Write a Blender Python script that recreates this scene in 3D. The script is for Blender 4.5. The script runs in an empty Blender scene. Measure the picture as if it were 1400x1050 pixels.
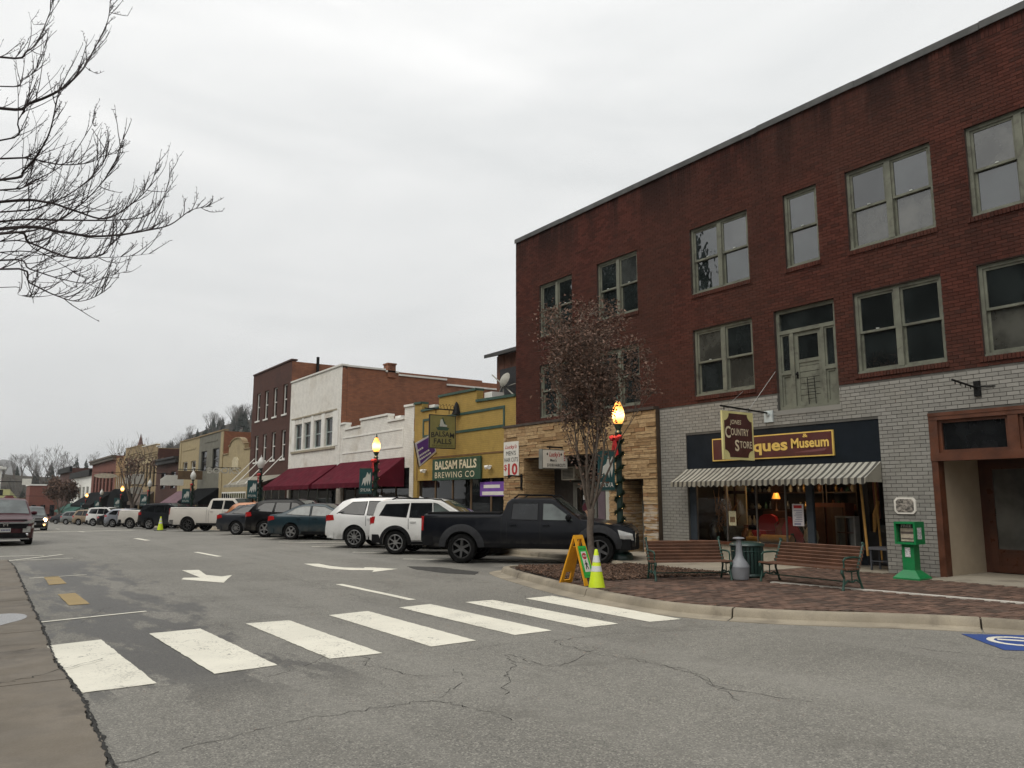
import bpy, bmesh, math, random
from mathutils import Vector, Matrix
random.seed(7)
rnd = random.Random(11)
sc = bpy.context.scene
C = sc.collection
R = math.radians

# ------------------------------------------------------------------ camera, sky, sun, exposure
PITCH, YAW, EYE = 8.425, 34.989, 1.65
cam_d = bpy.data.cameras.new('camera'); cam = bpy.data.objects.new('camera', cam_d); C.objects.link(cam)
cam.location = (0, 0, EYE); cam.rotation_euler = (R(90 + PITCH), 0, R(-YAW))
cam_d.sensor_width = 36; cam_d.lens = 1060.0 / 1400 * 36; cam_d.clip_start = 0.1; cam_d.clip_end = 8000
sc.camera = cam
SUN_EL, SUN_AZ = 54, 258            # degrees, azimuth clockwise from +Y
w = bpy.data.worlds.new('World'); sc.world = w; w.use_nodes = True
wn = w.node_tree; wn.nodes.clear()
def N(t, k, **kw):
    n = t.nodes.new(k)
    for a, b in kw.items(): setattr(n, a, b)
    return n
out = N(wn, 'ShaderNodeOutputWorld'); bg = N(wn, 'ShaderNodeBackground')
sky = N(wn, 'ShaderNodeTexSky', sky_type='NISHITA'); sky.sun_disc = False
sky.sun_elevation = R(SUN_EL); sky.sun_rotation = R(SUN_AZ); sky.air_density = 1.0; sky.dust_density = 3.0
tc = N(wn, 'ShaderNodeTexCoord'); sep = N(wn, 'ShaderNodeSeparateXYZ'); wn.links.new(tc.outputs['Generated'], sep.inputs[0])
mp = N(wn, 'ShaderNodeMapping'); mp.inputs['Scale'].default_value = (1.2, 1.2, 4.5); wn.links.new(tc.outputs['Generated'], mp.inputs[0])
nz = N(wn, 'ShaderNodeTexNoise'); nz.inputs['Scale'].default_value = 1.6; nz.inputs['Detail'].default_value = 6; nz.inputs['Distortion'].default_value = 0.5
wn.links.new(mp.outputs[0], nz.inputs['Vector'])
rp = N(wn, 'ShaderNodeValToRGB'); rp.color_ramp.elements[0].position = 0.3; rp.color_ramp.elements[1].position = 0.72
rp.color_ramp.elements[0].color = (6.0, 6.1, 6.08, 1); rp.color_ramp.elements[1].color = (7.7, 7.68, 7.58, 1)
wn.links.new(nz.outputs[0], rp.inputs[0])
# an overcast layer: a little brighter overhead than at the horizon
mr = N(wn, 'ShaderNodeMapRange'); mr.inputs[1].default_value = 0.0; mr.inputs[2].default_value = 1.0; mr.inputs[3].default_value = 1.0; mr.inputs[4].default_value = 1.58
wn.links.new(sep.outputs[2], mr.inputs[0])
ml = N(wn, 'ShaderNodeMix', data_type='RGBA', blend_type='MULTIPLY'); ml.inputs[0].default_value = 1
wn.links.new(rp.outputs[0], ml.inputs[6]); wn.links.new(mr.outputs[0], ml.inputs[7])
mx = N(wn, 'ShaderNodeMix', data_type='RGBA'); mx.inputs[0].default_value = 0.96
wn.links.new(sky.outputs[0], mx.inputs[6]); wn.links.new(ml.outputs[2], mx.inputs[7])
wn.links.new(mx.outputs[2], bg.inputs[0]); bg.inputs[1].default_value = 0.1
wn.links.new(bg.outputs[0], out.inputs[0])
sd = bpy.data.lights.new('sun', 'SUN'); sd.energy = 1.5; sd.angle = R(45); sd.color = (1.0, 0.95, 0.86)
so = bpy.data.objects.new('sun', sd); C.objects.link(so)
a_, e_ = R(SUN_AZ), R(SUN_EL)
sdir = Vector((math.sin(a_) * math.cos(e_), math.cos(a_) * math.cos(e_), math.sin(e_)))
so.rotation_euler = sdir.to_track_quat('Z', 'Y').to_euler(); so.location = (0, 0, 60)
vs = sc.view_settings; vs.view_transform = 'Standard'; vs.look = 'None'; vs.exposure = 0.12; vs.gamma = 1; vs.use_curve_mapping = False
sc.cycles.use_denoising = True
sc.cycles.max_bounces = 6; sc.cycles.transparent_max_bounces = 8

# ------------------------------------------------------------------ helpers
p_, y_ = R(PITCH), R(YAW)
_Fh = Vector((math.sin(y_), math.cos(y_), 0)); _Rt = Vector((math.cos(y_), -math.sin(y_), 0)); _Z = Vector((0, 0, 1))
_F = _Fh * math.cos(p_) + _Z * math.sin(p_); _U = -_Fh * math.sin(p_) + _Z * math.cos(p_)
def ray(x, y): return _F + _Rt * ((x - 700) / 1060) + _U * ((525 - y) / 1060)
def G(x, y, z=0.0):                     # a survey point of the photograph on the level z
    d = ray(x, y); return Vector((0, 0, EYE)) + d * ((z - EYE) / d.z)
def RNG(x, y, dist):                    # survey point at a horizontal distance
    d = ray(x, y); return Vector((0, 0, EYE)) + d * (dist / math.hypot(d.x, d.y))
def gz(y):                              # the street falls away beyond the second block
    return 0.0 if y < 36 else -0.02 * (min(y, 200) - 36)

class MB:
    def __init__(s): s.v = []; s.f = []; s.sm = []
    def add(s, vs, fs, smooth=False):
        b = len(s.v); s.v += [tuple(x) for x in vs]
        for f in fs: s.f.append(tuple(b + i for i in f)); s.sm.append(smooth)
        return s
    def box(s, x0, x1, y0, y1, z0, z1, M=None):
        if x0 > x1: x0, x1 = x1, x0
        if y0 > y1: y0, y1 = y1, y0
        if z0 > z1: z0, z1 = z1, z0
        vs = [Vector(p) for p in ((x0,y0,z0),(x1,y0,z0),(x1,y1,z0),(x0,y1,z0),(x0,y0,z1),(x1,y0,z1),(x1,y1,z1),(x0,y1,z1))]
        if M is not None: vs = [M @ p for p in vs]
        return s.add(vs, [(0,3,2,1),(4,5,6,7),(0,1,5,4),(1,2,6,5),(2,3,7,6),(3,0,4,7)])
    def bar(s, p, q, wd, th, up=(0,0,1)):     # box from p to q
        p, q = Vector(p), Vector(q); d = (q - p).normalized(); up = Vector(up)
        sx = d.cross(up)
        if sx.length < 1e-4: sx = d.cross(Vector((1,0,0)))
        sx.normalize(); sy = sx.cross(d).normalized()
        a, b = sx * wd / 2, sy * th / 2
        vs = [p-a-b, p+a-b, p+a+b, p-a+b, q-a-b, q+a-b, q+a+b, q-a+b]
        return s.add(vs, [(0,1,2,3),(7,6,5,4),(0,4,5,1),(1,5,6,2),(2,6,7,3),(3,7,4,0)])
    def tube(s, pts, rad, n=8, cap=True, smooth=True):
        pts = [Vector(p) for p in pts]
        if not hasattr(rad, '__len__'): rad = [rad] * len(pts)
        vs = []; fs = []; pa = None
        for i, p in enumerate(pts):
            d = (pts[min(i+1, len(pts)-1)] - pts[max(i-1, 0)])
            if d.length < 1e-9: d = Vector((0,0,1))
            d.normalize()
            if pa is None:
                a = d.cross(Vector((0,0,1)))
                if a.length < 0.05: a = d.cross(Vector((1,0,0)))
            else: a = pa - d * pa.dot(d)
            a.normalize(); b = d.cross(a); pa = a
            for k in range(n):
                t = 2 * math.pi * k / n
                vs.append(p + (a * math.cos(t) + b * math.sin(t)) * rad[i])
        for i in range(len(pts)-1):
            for k in range(n):
                k2 = (k+1) % n
                fs.append((i*n+k, i*n+k2, (i+1)*n+k2, (i+1)*n+k))
        s.add(vs, fs, smooth)
        if cap:
            b = len(s.v) - len(vs)
            s.f.append(tuple(b + k for k in reversed(range(n)))); s.sm.append(False)
            s.f.append(tuple(b + (len(pts)-1)*n + k for k in range(n))); s.sm.append(False)
        return s
    def lathe(s, prof, c=(0,0,0), n=16, M=None, smooth=True, cap=True):   # prof [(r, z)], axis z
        vs = []; fs = []; c = Vector(c)
        for r, z in prof:
            for k in range(n):
                t = 2*math.pi*k/n; p = Vector((r*math.cos(t), r*math.sin(t), z))
                vs.append((M @ p if M is not None else p) + c)
        m = len(prof)
        for i in range(m-1):
            for k in range(n):
                k2 = (k+1) % n; fs.append((i*n+k, i*n+k2, (i+1)*n+k2, (i+1)*n+k))
        s.add(vs, fs, smooth)
        b = len(s.v) - len(vs)
        if cap and prof[0][0] > 1e-4: s.f.append(tuple(b+k for k in reversed(range(n)))); s.sm.append(False)
        if cap and prof[-1][0] > 1e-4: s.f.append(tuple(b+(m-1)*n+k for k in range(n))); s.sm.append(False)
        return s
    def prism(s, poly, P, c0, c1):            # polygon (a,b) extruded between c0 and c1 by P(a,b,c)
        n = len(poly)
        vs = [P(a, b, c0) for a, b in poly] + [P(a, b, c1) for a, b in poly]
        fs = [tuple(reversed(range(n))), tuple(range(n, 2*n))] + [(i, (i+1) % n, n+(i+1) % n, n+i) for i in range(n)]
        return s.add(vs, fs)
    def build(s, name, mat, parent=None, kind=None, sharp=40, fix=True):
        me = bpy.data.meshes.new(name)
        W = world_of(parent) if parent is not None else None
        if W is not None:
            Wi = W.inverted(); vs = [tuple(Wi @ Vector(p)) for p in s.v]
        else: vs = s.v
        me.from_pydata(vs, [], s.f)
        me.polygons.foreach_set('use_smooth', s.sm)
        if fix:
            bm = bmesh.new(); bm.from_mesh(me); bmesh.ops.recalc_face_normals(bm, faces=bm.faces); bm.to_mesh(me); bm.free()
        if any(s.sm): me.set_sharp_from_angle(angle=R(sharp))
        me.materials.append(mat)
        o = bpy.data.objects.new(name, me); C.objects.link(o)
        if parent is not None: o.parent = parent
        if kind: o['kind'] = kind
        return o
def world_of(o):
    M = o.matrix_basis.copy()
    while o.parent is not None:
        o = o.parent; M = o.matrix_basis @ M
    return M
def tag(o, label, cat, group=None):
    o['label'] = label; o['category'] = cat
    if group: o['group'] = group
    return o
def thing(name, label, cat, loc=(0,0,0), rz=0.0, group=None):
    o = bpy.data.objects.new(name, None); C.objects.link(o); o.empty_display_size = 0.3
    o.location = loc; o.rotation_euler = (0, 0, rz)
    o.matrix_basis = Matrix.LocRotScale(Vector(loc), Matrix.Rotation(rz, 3, 'Z'), None)
    return tag(o, label, cat, group)
def place(o, loc, rz=0.0): o.location = loc; o.rotation_euler = (0, 0, rz)
def copy_tree(o, parent=None):
    c = o.copy(); C.objects.link(c); c.parent = parent
    for ch in list(o.children): copy_tree(ch, c)
    return c
def structure(o): o['kind'] = 'structure'; return o

# ------------------------------------------------------------------ materials
def new_mat(name):
    m = bpy.data.materials.new(name); m.use_nodes = True; t = m.node_tree
    return m, t, t.nodes['Principled BSDF']
def L(t, a, b): t.links.new(a, b)
def mixc(t, fac, a, b, blend='MIX'):
    n = N(t, 'ShaderNodeMix', data_type='RGBA', blend_type=blend)
    for i, v in ((0, fac), (6, a), (7, b)):
        if hasattr(v, 'links') or hasattr(v, 'is_linked'): L(t, v, n.inputs[i])
        elif i == 0: n.inputs[0].default_value = v
        else: n.inputs[i].default_value = (*v[:3], 1)
    return n.outputs[2]
def ramp(t, src, p0, p1, c0=0.0, c1=1.0):
    if p0 > p1: p0, p1, c0, c1 = p1, p0, c1, c0
    n = N(t, 'ShaderNodeMapRange'); n.interpolation_type = 'SMOOTHSTEP'; L(t, src, n.inputs[0])
    n.inputs[1].default_value = p0; n.inputs[2].default_value = p1; n.inputs[3].default_value = c0; n.inputs[4].default_value = c1
    return n.outputs[0]
def noise(t, vec, scale, detail=4, rough=0.55, dist=0.0):
    n = N(t, 'ShaderNodeTexNoise'); n.inputs['Scale'].default_value = scale; n.inputs['Detail'].default_value = detail
    n.inputs['Roughness'].default_value = rough; n.inputs['Distortion'].default_value = dist
    if vec is not None: L(t, vec, n.inputs['Vector'])
    return n.outputs[0]
def math_(t, op, a, b=None):
    n = N(t, 'ShaderNodeMath', operation=op)
    for i, v in ((0, a), (1, b)):
        if v is None: continue
        if hasattr(v, 'is_linked'): L(t, v, n.inputs[i])
        else: n.inputs[i].default_value = v
    return n.outputs[0]
def objco(t): return N(t, 'ShaderNodeTexCoord').outputs['Object']
def worldco(t): return N(t, 'ShaderNodeNewGeometry').outputs['Position']
def bump(t, bs, h, strength, dist=0.01):
    n = N(t, 'ShaderNodeBump'); n.inputs['Strength'].default_value = strength; n.inputs['Distance'].default_value = dist
    L(t, h, n.inputs['Height']); L(t, n.outputs[0], bs.inputs['Normal'])
_mats = {}
def mat(name, col, rough=0.6, var=0.2, scale=4.0, bmp=0.0, metal=0.0, spec=0.5, coat=0.0, fine=40.0, dirt=None, dirt_amt=0.5, dirt_scale=1.2, emit=0.0, isl=0.0):
    if name in _mats: return _mats[name]
    m, t, b = new_mat(name); v = worldco(t) if dirt is not None else objco(t)
    c = None
    if var > 0:
        n1 = noise(t, v, scale, 5); lo = tuple(x * (1 - var) for x in col); hi = tuple(min(1, x * (1 + var)) for x in col)
        c = mixc(t, ramp(t, n1, 0.25, 0.75), lo, hi)
        n2 = noise(t, v, fine, 3); c = mixc(t, ramp(t, n2, 0.3, 0.7, 0, 0.25), c, tuple(x * (1 - var) for x in lo))
    if isl > 0:
        gi = N(t, 'ShaderNodeNewGeometry').outputs['Random Per Island']; oi = N(t, 'ShaderNodeObjectInfo').outputs['Random']
        f = math_(t, 'FRACT', math_(t, 'ADD', gi, oi))
        c = mixc(t, 1.0, c if c is not None else col, mixc(t, f, (1 - isl,) * 3, (1 + isl * 0.6,) * 3), 'MULTIPLY')
    if dirt is not None:
        nd = noise(t, v, dirt_scale, 7, 0.65, 0.3)
        c = mixc(t, ramp(t, nd, 0.48, 0.72, 0, dirt_amt), c if c is not None else col, dirt)
    if c is not None: L(t, c, b.inputs['Base Color'])
    else: b.inputs['Base Color'].default_value = (*col, 1)
    b.inputs['Roughness'].default_value = rough; b.inputs['Metallic'].default_value = metal
    b.inputs['Specular IOR Level'].default_value = spec; b.inputs['Coat Weight'].default_value = coat; b.inputs['Coat Roughness'].default_value = 0.05
    if var > 0 and rough > 0.2:
        L(t, ramp(t, noise(t, v, scale * 2.3, 4), 0.3, 0.7, max(0.02, rough - 0.1), min(1, rough + 0.1)), b.inputs['Roughness'])
    if bmp > 0: bump(t, b, noise(t, v, fine * 0.7, 5), bmp)
    if emit > 0:
        b.inputs['Emission Color'].default_value = (*col, 1); b.inputs['Emission Strength'].default_value = emit
    _mats[name] = m; return m
def brick_mat(name, c1, c2, mortar, bw=0.215, bh=0.075, dark=0.5, stain=(0.03, 0.02, 0.02), stain_amt=0.5, stain_scale=0.5, bstr=0.5):
    if name in _mats: return _mats[name]
    m, t, b = new_mat(name); P = worldco(t); s = N(t, 'ShaderNodeSeparateXYZ'); L(t, P, s.inputs[0])
    u = math_(t, 'ADD', s.outputs[0], s.outputs[1]); cb = N(t, 'ShaderNodeCombineXYZ'); L(t, u, cb.inputs[0]); L(t, s.outputs[2], cb.inputs[1])
    br = N(t, 'ShaderNodeTexBrick'); L(t, cb.outputs[0], br.inputs['Vector'])
    br.inputs['Scale'].default_value = 1.0; br.inputs['Brick Width'].default_value = bw; br.inputs['Row Height'].default_value = bh
    br.inputs['Mortar Size'].default_value = 0.007; br.inputs['Mortar Smooth'].default_value = 0.2; br.inputs['Bias'].default_value = -0.1
    br.inputs['Color1'].default_value = (*c1, 1); br.inputs['Color2'].default_value = (*c2, 1); br.inputs['Mortar'].default_value = (*mortar, 1)
    c = mixc(t, ramp(t, noise(t, P, 3.0, 5), 0.3, 0.7, 0, dark * 0.5), br.outputs[0], tuple(x * 0.5 for x in c2))
    c = mixc(t, ramp(t, noise(t, P, stain_scale, 7, 0.65, 0.4), 0.5, 0.75, 0, stain_amt), c, stain)
    L(t, c, b.inputs['Base Color']); b.inputs['Roughness'].default_value = 0.85
    h = math_(t, 'ADD', math_(t, 'MULTIPLY', br.outputs['Fac'], -1.0), math_(t, 'MULTIPLY', noise(t, P, 60, 3), 0.4))
    bump(t, b, h, bstr, 0.01)
    _mats[name] = m; return m
def pane_mat(name, tint=(0.012, 0.014, 0.014), ior=2.2, rough=0.02, wav=0.02):
    if name in _mats: return _mats[name]
    m, t, b = new_mat(name); v = worldco(t)
    c = mixc(t, ramp(t, noise(t, v, 1.5, 4), 0.35, 0.7), tint, tuple(x * 2.6 for x in tint)); L(t, c, b.inputs['Base Color'])
    b.inputs['Roughness'].default_value = rough; b.inputs['IOR'].default_value = ior
    bump(t, b, noise(t, v, 2.2, 2), wav, 0.05)
    _mats[name] = m; return m
def clear_glass(name, ior=1.7, tint=(0.82, 0.85, 0.84)):
    if name in _mats: return _mats[name]
    m, t, b = new_mat(name); t.nodes.remove(b); o = t.nodes['Material Output']
    tr = N(t, 'ShaderNodeBsdfTransparent'); tr.inputs[0].default_value = (*tint, 1)
    gl = N(t, 'ShaderNodeBsdfGlossy'); gl.inputs['Roughness'].default_value = 0.02; gl.inputs[0].default_value = (1, 1, 1, 1)
    fr = N(t, 'ShaderNodeFresnel'); fr.inputs[0].default_value = ior
    ms = N(t, 'ShaderNodeMixShader'); L(t, fr.outputs[0], ms.inputs[0]); L(t, tr.outputs[0], ms.inputs[1]); L(t, gl.outputs[0], ms.inputs[2]); L(t, ms.outputs[0], o.inputs[0])
    _mats[name] = m; return m
def globe_mat(name, col, strength):          # frosted glass round a bulb: brightest at the height of the bulb
    m, t, b = new_mat(name); b.inputs['Base Color'].default_value = (*col, 1); s = N(t, 'ShaderNodeSeparateXYZ'); L(t, objco(t), s.inputs[0])
    d = math_(t, 'ABSOLUTE', math_(t, 'SUBTRACT', s.outputs[2], 3.7)); c = mixc(t, ramp(t, d, 0.02, 0.2), (1.0, 0.66, 0.28), col); L(t, c, b.inputs['Emission Color'])
    L(t, ramp(t, d, 0.0, 0.3, strength * 1.7, strength * 0.55), b.inputs['Emission Strength']); _mats[name] = m; return m
def glow(name, col, strength):
    if name in _mats: return _mats[name]
    m, t, b = new_mat(name); b.inputs['Base Color'].default_value = (*col, 1)
    b.inputs['Emission Color'].default_value = (*col, 1); b.inputs['Emission Strength'].default_value = strength
    _mats[name] = m; return m
# lettering: a text becomes a thin mesh. u = reading direction, v = up
_font_cache = {}
def lettering(s, org, u, v, size, mt, parent, width=None, bold=0.0, shear=0.0, depth=0.004, name='lettering', align='LEFT', space=1.0, arc=0.0):
    cu = bpy.data.curves.new('t', 'FONT'); cu.body = s; cu.size = 1.0; cu.offset = bold; cu.shear = shear; cu.extrude = 0.0; cu.space_character = space; cu.resolution_u = 3
    to = bpy.data.objects.new('t', cu); C.objects.link(to)
    dg = bpy.context.evaluated_depsgraph_get(); me0 = bpy.data.meshes.new_from_object(to.evaluated_get(dg))
    bpy.data.objects.remove(to); bpy.data.curves.remove(cu)
    vs = [p.co.copy() for p in me0.vertices]; fs = [tuple(p.vertices) for p in me0.polygons]; bpy.data.meshes.remove(me0)
    if not vs: return None
    x0 = min(p.x for p in vs); x1 = max(p.x for p in vs); y0 = min(p.y for p in vs); y1 = max(p.y for p in vs)
    k = size / 0.7                                     # size = cap height
    kx = k if width is None else width / (x1 - x0)
    u = Vector(u).normalized(); v = Vector(v).normalized(); n = u.cross(v); org = Vector(org)
    off = 0.0 if align == 'LEFT' else (-(x1 - x0) * kx / 2 if align == 'CENTER' else -(x1 - x0) * kx)
    mb = MB(); pts = []
    for p in vs:
        a = (p.x - x0) * kx + off; b = p.y * k
        if arc: b += arc * (1 - (2 * (a - off) / ((x1 - x0) * kx) - 1) ** 2)
        pts.append(org + u * a + v * b + n * depth)
    mb.add(pts, fs)
    return mb.build(name, mt, parent, fix=False)
def lin(P, x):
    if x <= P[0][0]: return P[0][1]
    for (a, za), (b, zb) in zip(P[:-1], P[1:]):
        if a <= x <= b: return za if b - a < 1e-9 else za + (zb-za)*(x-a)/(b-a)
    return P[-1][1]
def setting(name):
    o = bpy.data.objects.new(name, None); C.objects.link(o); return structure(o)
# ================================================================== ground, road, pavements
def asphalt_mat():
    m, t, b = new_mat('asphalt'); P = worldco(t)
    base = mixc(t, ramp(t, noise(t, P, 0.35, 6, 0.6, 0.4), 0.3, 0.7), (0.155, 0.148, 0.130), (0.212, 0.203, 0.178))
    vo = N(t, 'ShaderNodeTexVoronoi'); vo.inputs['Scale'].default_value = 95; L(t, P, vo.inputs['Vector'])
    agg = N(t, 'ShaderNodeSeparateColor'); L(t, vo.outputs['Color'], agg.inputs[0])
    base = mixc(t, ramp(t, agg.outputs[0], 0.55, 1.0, 0, 0.55), base, (0.42, 0.40, 0.35))
    base = mixc(t, ramp(t, agg.outputs[1], 0.6, 1.0, 0, 0.6), base, (0.045, 0.045, 0.045))
    base = mixc(t, ramp(t, noise(t, P, 9, 6, 0.7), 0.45, 0.75, 0, 0.4), base, (0.095, 0.092, 0.085))
    base = mixc(t, ramp(t, noise(t, P, 0.9, 7, 0.68, 0.8), 0.52, 0.7, 0, 0.5), base, (0.11, 0.104, 0.09))
    # lane wear along the street
    mp = N(t, 'ShaderNodeMapping'); mp.inputs['Scale'].default_value = (1.1, 0.05, 1); L(t, P, mp.inputs[0])
    base = mixc(t, ramp(t, noise(t, mp.outputs[0], 1.2, 4), 0.45, 0.7, 0, 0.35), base, (0.25, 0.24, 0.215))
    # damp, oily patches beside the left kerb
    s = N(t, 'ShaderNodeSeparateXYZ'); L(t, P, s.inputs[0])
    bx = math_(t, 'SUBTRACT', 1.0, math_(t, 'MULTIPLY', math_(t, 'ABSOLUTE', math_(t, 'SUBTRACT', s.outputs[0], 1.95)), 0.62))
    mp2 = N(t, 'ShaderNodeMapping'); mp2.inputs['Scale'].default_value = (1.0, 0.35, 1); mp2.inputs['Location'].default_value = (3.1, 0.9, 0); L(t, P, mp2.inputs[0])
    near = ramp(t, s.outputs[1], 28, 22); near = math_(t, 'MULTIPLY', near, ramp(t, s.outputs[1], 6.2, 8.4))
    st = math_(t, 'MULTIPLY', ramp(t, math_(t, 'ADD', noise(t, mp2.outputs[0], 1.9, 9, 0.72, 0.3), math_(t, 'MULTIPLY', bx, 0.2)), 0.59, 0.645), near)
    base = mixc(t, math_(t, 'MULTIPLY', st, 0.92), base, mixc(t, 1.0, base, (0.30, 0.29, 0.28), 'MULTIPLY'))
    # oil drips under the parking stalls
    pk = math_(t, 'MULTIPLY', ramp(t, s.outputs[0], 9.5, 11.0), ramp(t, s.outputs[1], 14, 16))
    base = mixc(t, math_(t, 'MULTIPLY', pk, ramp(t, noise(t, P, 0.9, 5), 0.4, 0.65, 0.0, 0.55)), base, (0.05, 0.05, 0.05))
    L(t, base, b.inputs['Base Color'])
    L(t, ramp(t, st, 0, 1, 0.82, 0.5), b.inputs['Roughness']); b.inputs['Specular IOR Level'].default_value = 0.35
    bump(t, b, math_(t, 'ADD', vo.outputs['Distance'], noise(t, P, 25, 4)), 0.35, 0.008)
    return m
ASPH = asphalt_mat()
CONC = mat('kerb concrete', (0.30, 0.26, 0.195), 0.85, 0.25, 1.4, 0.3, dirt=(0.12, 0.10, 0.075), dirt_amt=0.75, fine=60)
WALK = mat('sidewalk concrete', (0.32, 0.285, 0.225), 0.85, 0.15, 1.0, 0.3, dirt=(0.13, 0.11, 0.085), dirt_amt=0.7, fine=60)
APRON = mat('old brown concrete', (0.165, 0.140, 0.108), 0.8, 0.3, 0.8, 0.35, dirt=(0.07, 0.06, 0.05), dirt_amt=0.85, dirt_scale=0.8, fine=70)
EARTH = mat('dry winter grass', (0.09, 0.085, 0.04), 0.95, 0.3, 0.05, 0.2)
DARKJ = mat('dark joint', (0.02, 0.019, 0.017), 0.95, 0.1)
def sheet(xs, ys, zf, name, m, parent=None):
    mb = MB(); nx = len(xs)
    vs = [(x, y, zf(x, y)) for y in ys for x in xs]
    fs = [(j*nx+i, j*nx+i+1, (j+1)*nx+i+1, (j+1)*nx+i) for j in range(len(ys)-1) for i in range(nx-1)]
    mb.add(vs, fs); return mb.build(name, m, parent, fix=False)
YS = [-60, -10, 0, 8, 16, 24, 30, 36, 42, 50, 60, 70, 80, 100, 120, 140, 160, 180, 200, 240, 320]
ground = structure(sheet([-2400, -400, -60, 30, 400, 2400], [-600, -60, 36, 100, 200, 800, 3900], lambda x, y: gz(y) - 0.25 if y < 300 else -3.6, 'ground', EARTH))
road = structure(sheet([-30, 0, 5, 10, 14, 34], YS, lambda x, y: gz(y), 'road', ASPH))

def paint_mat(name, col, wear):
    m, t, b = new_mat(name); P = worldco(t)
    c = mixc(t, ramp(t, noise(t, P, 1.2, 5), 0.3, 0.7), tuple(x * 0.88 for x in col), col)
    c = mixc(t, ramp(t, noise(t, P, 14, 6, 0.7), 0.55, 0.8, 0, wear), c, tuple(x * 0.45 for x in col))
    vo = N(t, 'ShaderNodeTexVoronoi', feature='DISTANCE_TO_EDGE'); vo.inputs['Scale'].default_value = 2.3
    mp = N(t, 'ShaderNodeMapping'); L(t, P, mp.inputs[0]); L(t, P, vo.inputs['Vector'])
    wob = N(t, 'ShaderNodeVectorMath', operation='ADD'); nn = N(t, 'ShaderNodeTexNoise'); nn.inputs['Scale'].default_value = 3; L(t, P, nn.inputs['Vector'])
    L(t, P, wob.inputs[0]); L(t, nn.outputs['Color'], wob.inputs[1]); L(t, wob.outputs[0], vo.inputs['Vector'])
    c = mixc(t, ramp(t, math_(t, 'ADD', noise(t, P, 38, 5, 0.75), math_(t, 'MULTIPLY', noise(t, P, 1.7, 3), 0.5)), 0.83, 0.93, 0, 0.8 * wear), c, (0.16, 0.15, 0.135))
    crk = ramp(t, vo.outputs['Distance'], 0.004, 0.012, 1, 0)
    crk = math_(t, 'MULTIPLY', crk, ramp(t, noise(t, P, 0.9, 3), 0.5, 0.6))
    c = mixc(t, math_(t, 'MULTIPLY', crk, 0.85), c, (0.09, 0.085, 0.08))
    L(t, c, b.inputs['Base Color']); b.inputs['Roughness'].default_value = 0.75
    bump(t, b, noise(t, P, 120, 3), 0.25, 0.004)
    return m
WHITE_P = paint_mat('white road paint', (0.76, 0.73, 0.62), 0.75)
YEL_P = paint_mat('yellow road paint', (0.33, 0.235, 0.095), 1.3)
BLUE_P = paint_mat('blue road paint', (0.02, 0.06, 0.24), 0.4)
def ragged(pts, step, amp, r=rnd):
    o = []
    n = len(pts)
    for i in range(n):
        a, b = Vector(pts[i]), Vector(pts[(i+1) % n]); d = b - a; ln = d.length; k = max(1, int(ln / step)); nn = Vector((-d.y, d.x)).normalized()
        for j in range(k):
            q = a + d * (j / k)
            o.append(q + nn * r.uniform(-amp, amp) if j else q)
    return o
def marking(name, px, m, z=0.004, raw=False, amp=0.006, step=0.07, th=0.003):
    pts = [Vector(p[:2]) if raw else G(*p).to_2d() for p in px]
    pts = ragged(pts, step, amp)
    mb = MB(); n = len(pts)
    mb.prism([(p.x, p.y) for p in pts], lambda a, b, c: (a, b, gz(b) + c), z, z + th)
    return mb.build(name, m, road)
STR = [[(61,884),(138,875),(214,935),(113,948)], [(204,866.7),(274,860),(379,910),(293,922)], [(336,853),(395,848.6),(522.7,893.6),(450.7,901.3)],
       [(450,841.5),(503,836),(650.9,876.4),(590,884.5)], [(546,831),(588,826.3),(754,862.7),(704,868.7)], [(636.3,823.7),(673.6,820.7),(845,853.3),(800,858.4)], [(718.6,818.6),(755,815),(931,847),(888,850.7)]]
for s in STR: marking('crosswalk_stripe', s, WHITE_P)
marking('straight_arrow', [(249,780),(272,779.5),(282,786.5),(303,788.5),(317,786.5),(306,797),(248,792.5),(251,790.3),(274,790)], WHITE_P, step=0.4)
marking('turn_arrow', [(416,771),(436,771),(450,773.8),(470,776.2),(497,777),(499,776),(511,776.2),(544,778.2),(509,782.4),(511,779.8),(478,779.6),(450,777.6),(430,774.5)], WHITE_P, step=0.4)
def line(px0, px1, wd=0.1, m=WHITE_P, name='lane_line', raw=False):
    a, b = (Vector(px0), Vector(px1)) if raw else (G(*px0).to_2d(), G(*px1).to_2d())
    n = Vector((-(b-a).y, (b-a).x)).normalized() * wd / 2
    return marking(name, [a-n, b-n, b+n, a+n], m, raw=True, amp=0.008, step=0.3)
line((463.5,799),(564,820.5), 0.13); line((268,755),(300,761), 0.14); line((185,736),(202,739), 0.2)
line((2.9, 62), (2.9, 66), 0.14, raw=True); line((6.3, 55), (6.3, 58), 0.14, raw=True); line((6.3, 70), (6.3, 73), 0.14, raw=True)
line((49,851.7),(200,836), 0.07, name='bay_line'); line((3,768),(85,758.3), 0.1, name='bay_line'); line((22,766.5),(100,763.3), 0.08, name='bay_line'); line((0,761),(60,759.5), 0.1, name='bay_line')
line((40,791),(118,786), 0.05, name='bay_line')
marking('yellow_patch', [(60,789.3),(80,788),(91,798),(67,800)], YEL_P); marking('yellow_patch', [(79,813),(103,811),(123,826),(94,828)], YEL_P)
hb = marking('disabled_bay_marking', [(10.2,4.93),(9.52,4.16),(10.25,3.43),(11.0,4.2)], BLUE_P, raw=True)
def ring(c, r0, r1, a0, a1, n=18): return [(c[0]+r1*math.cos(a0+(a1-a0)*i/n), c[1]+r1*math.sin(a0+(a1-a0)*i/n)) for i in range(n+1)] + [(c[0]+r0*math.cos(a1-(a1-a0)*i/n), c[1]+r0*math.sin(a1-(a1-a0)*i/n)) for i in range(n+1)]
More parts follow.
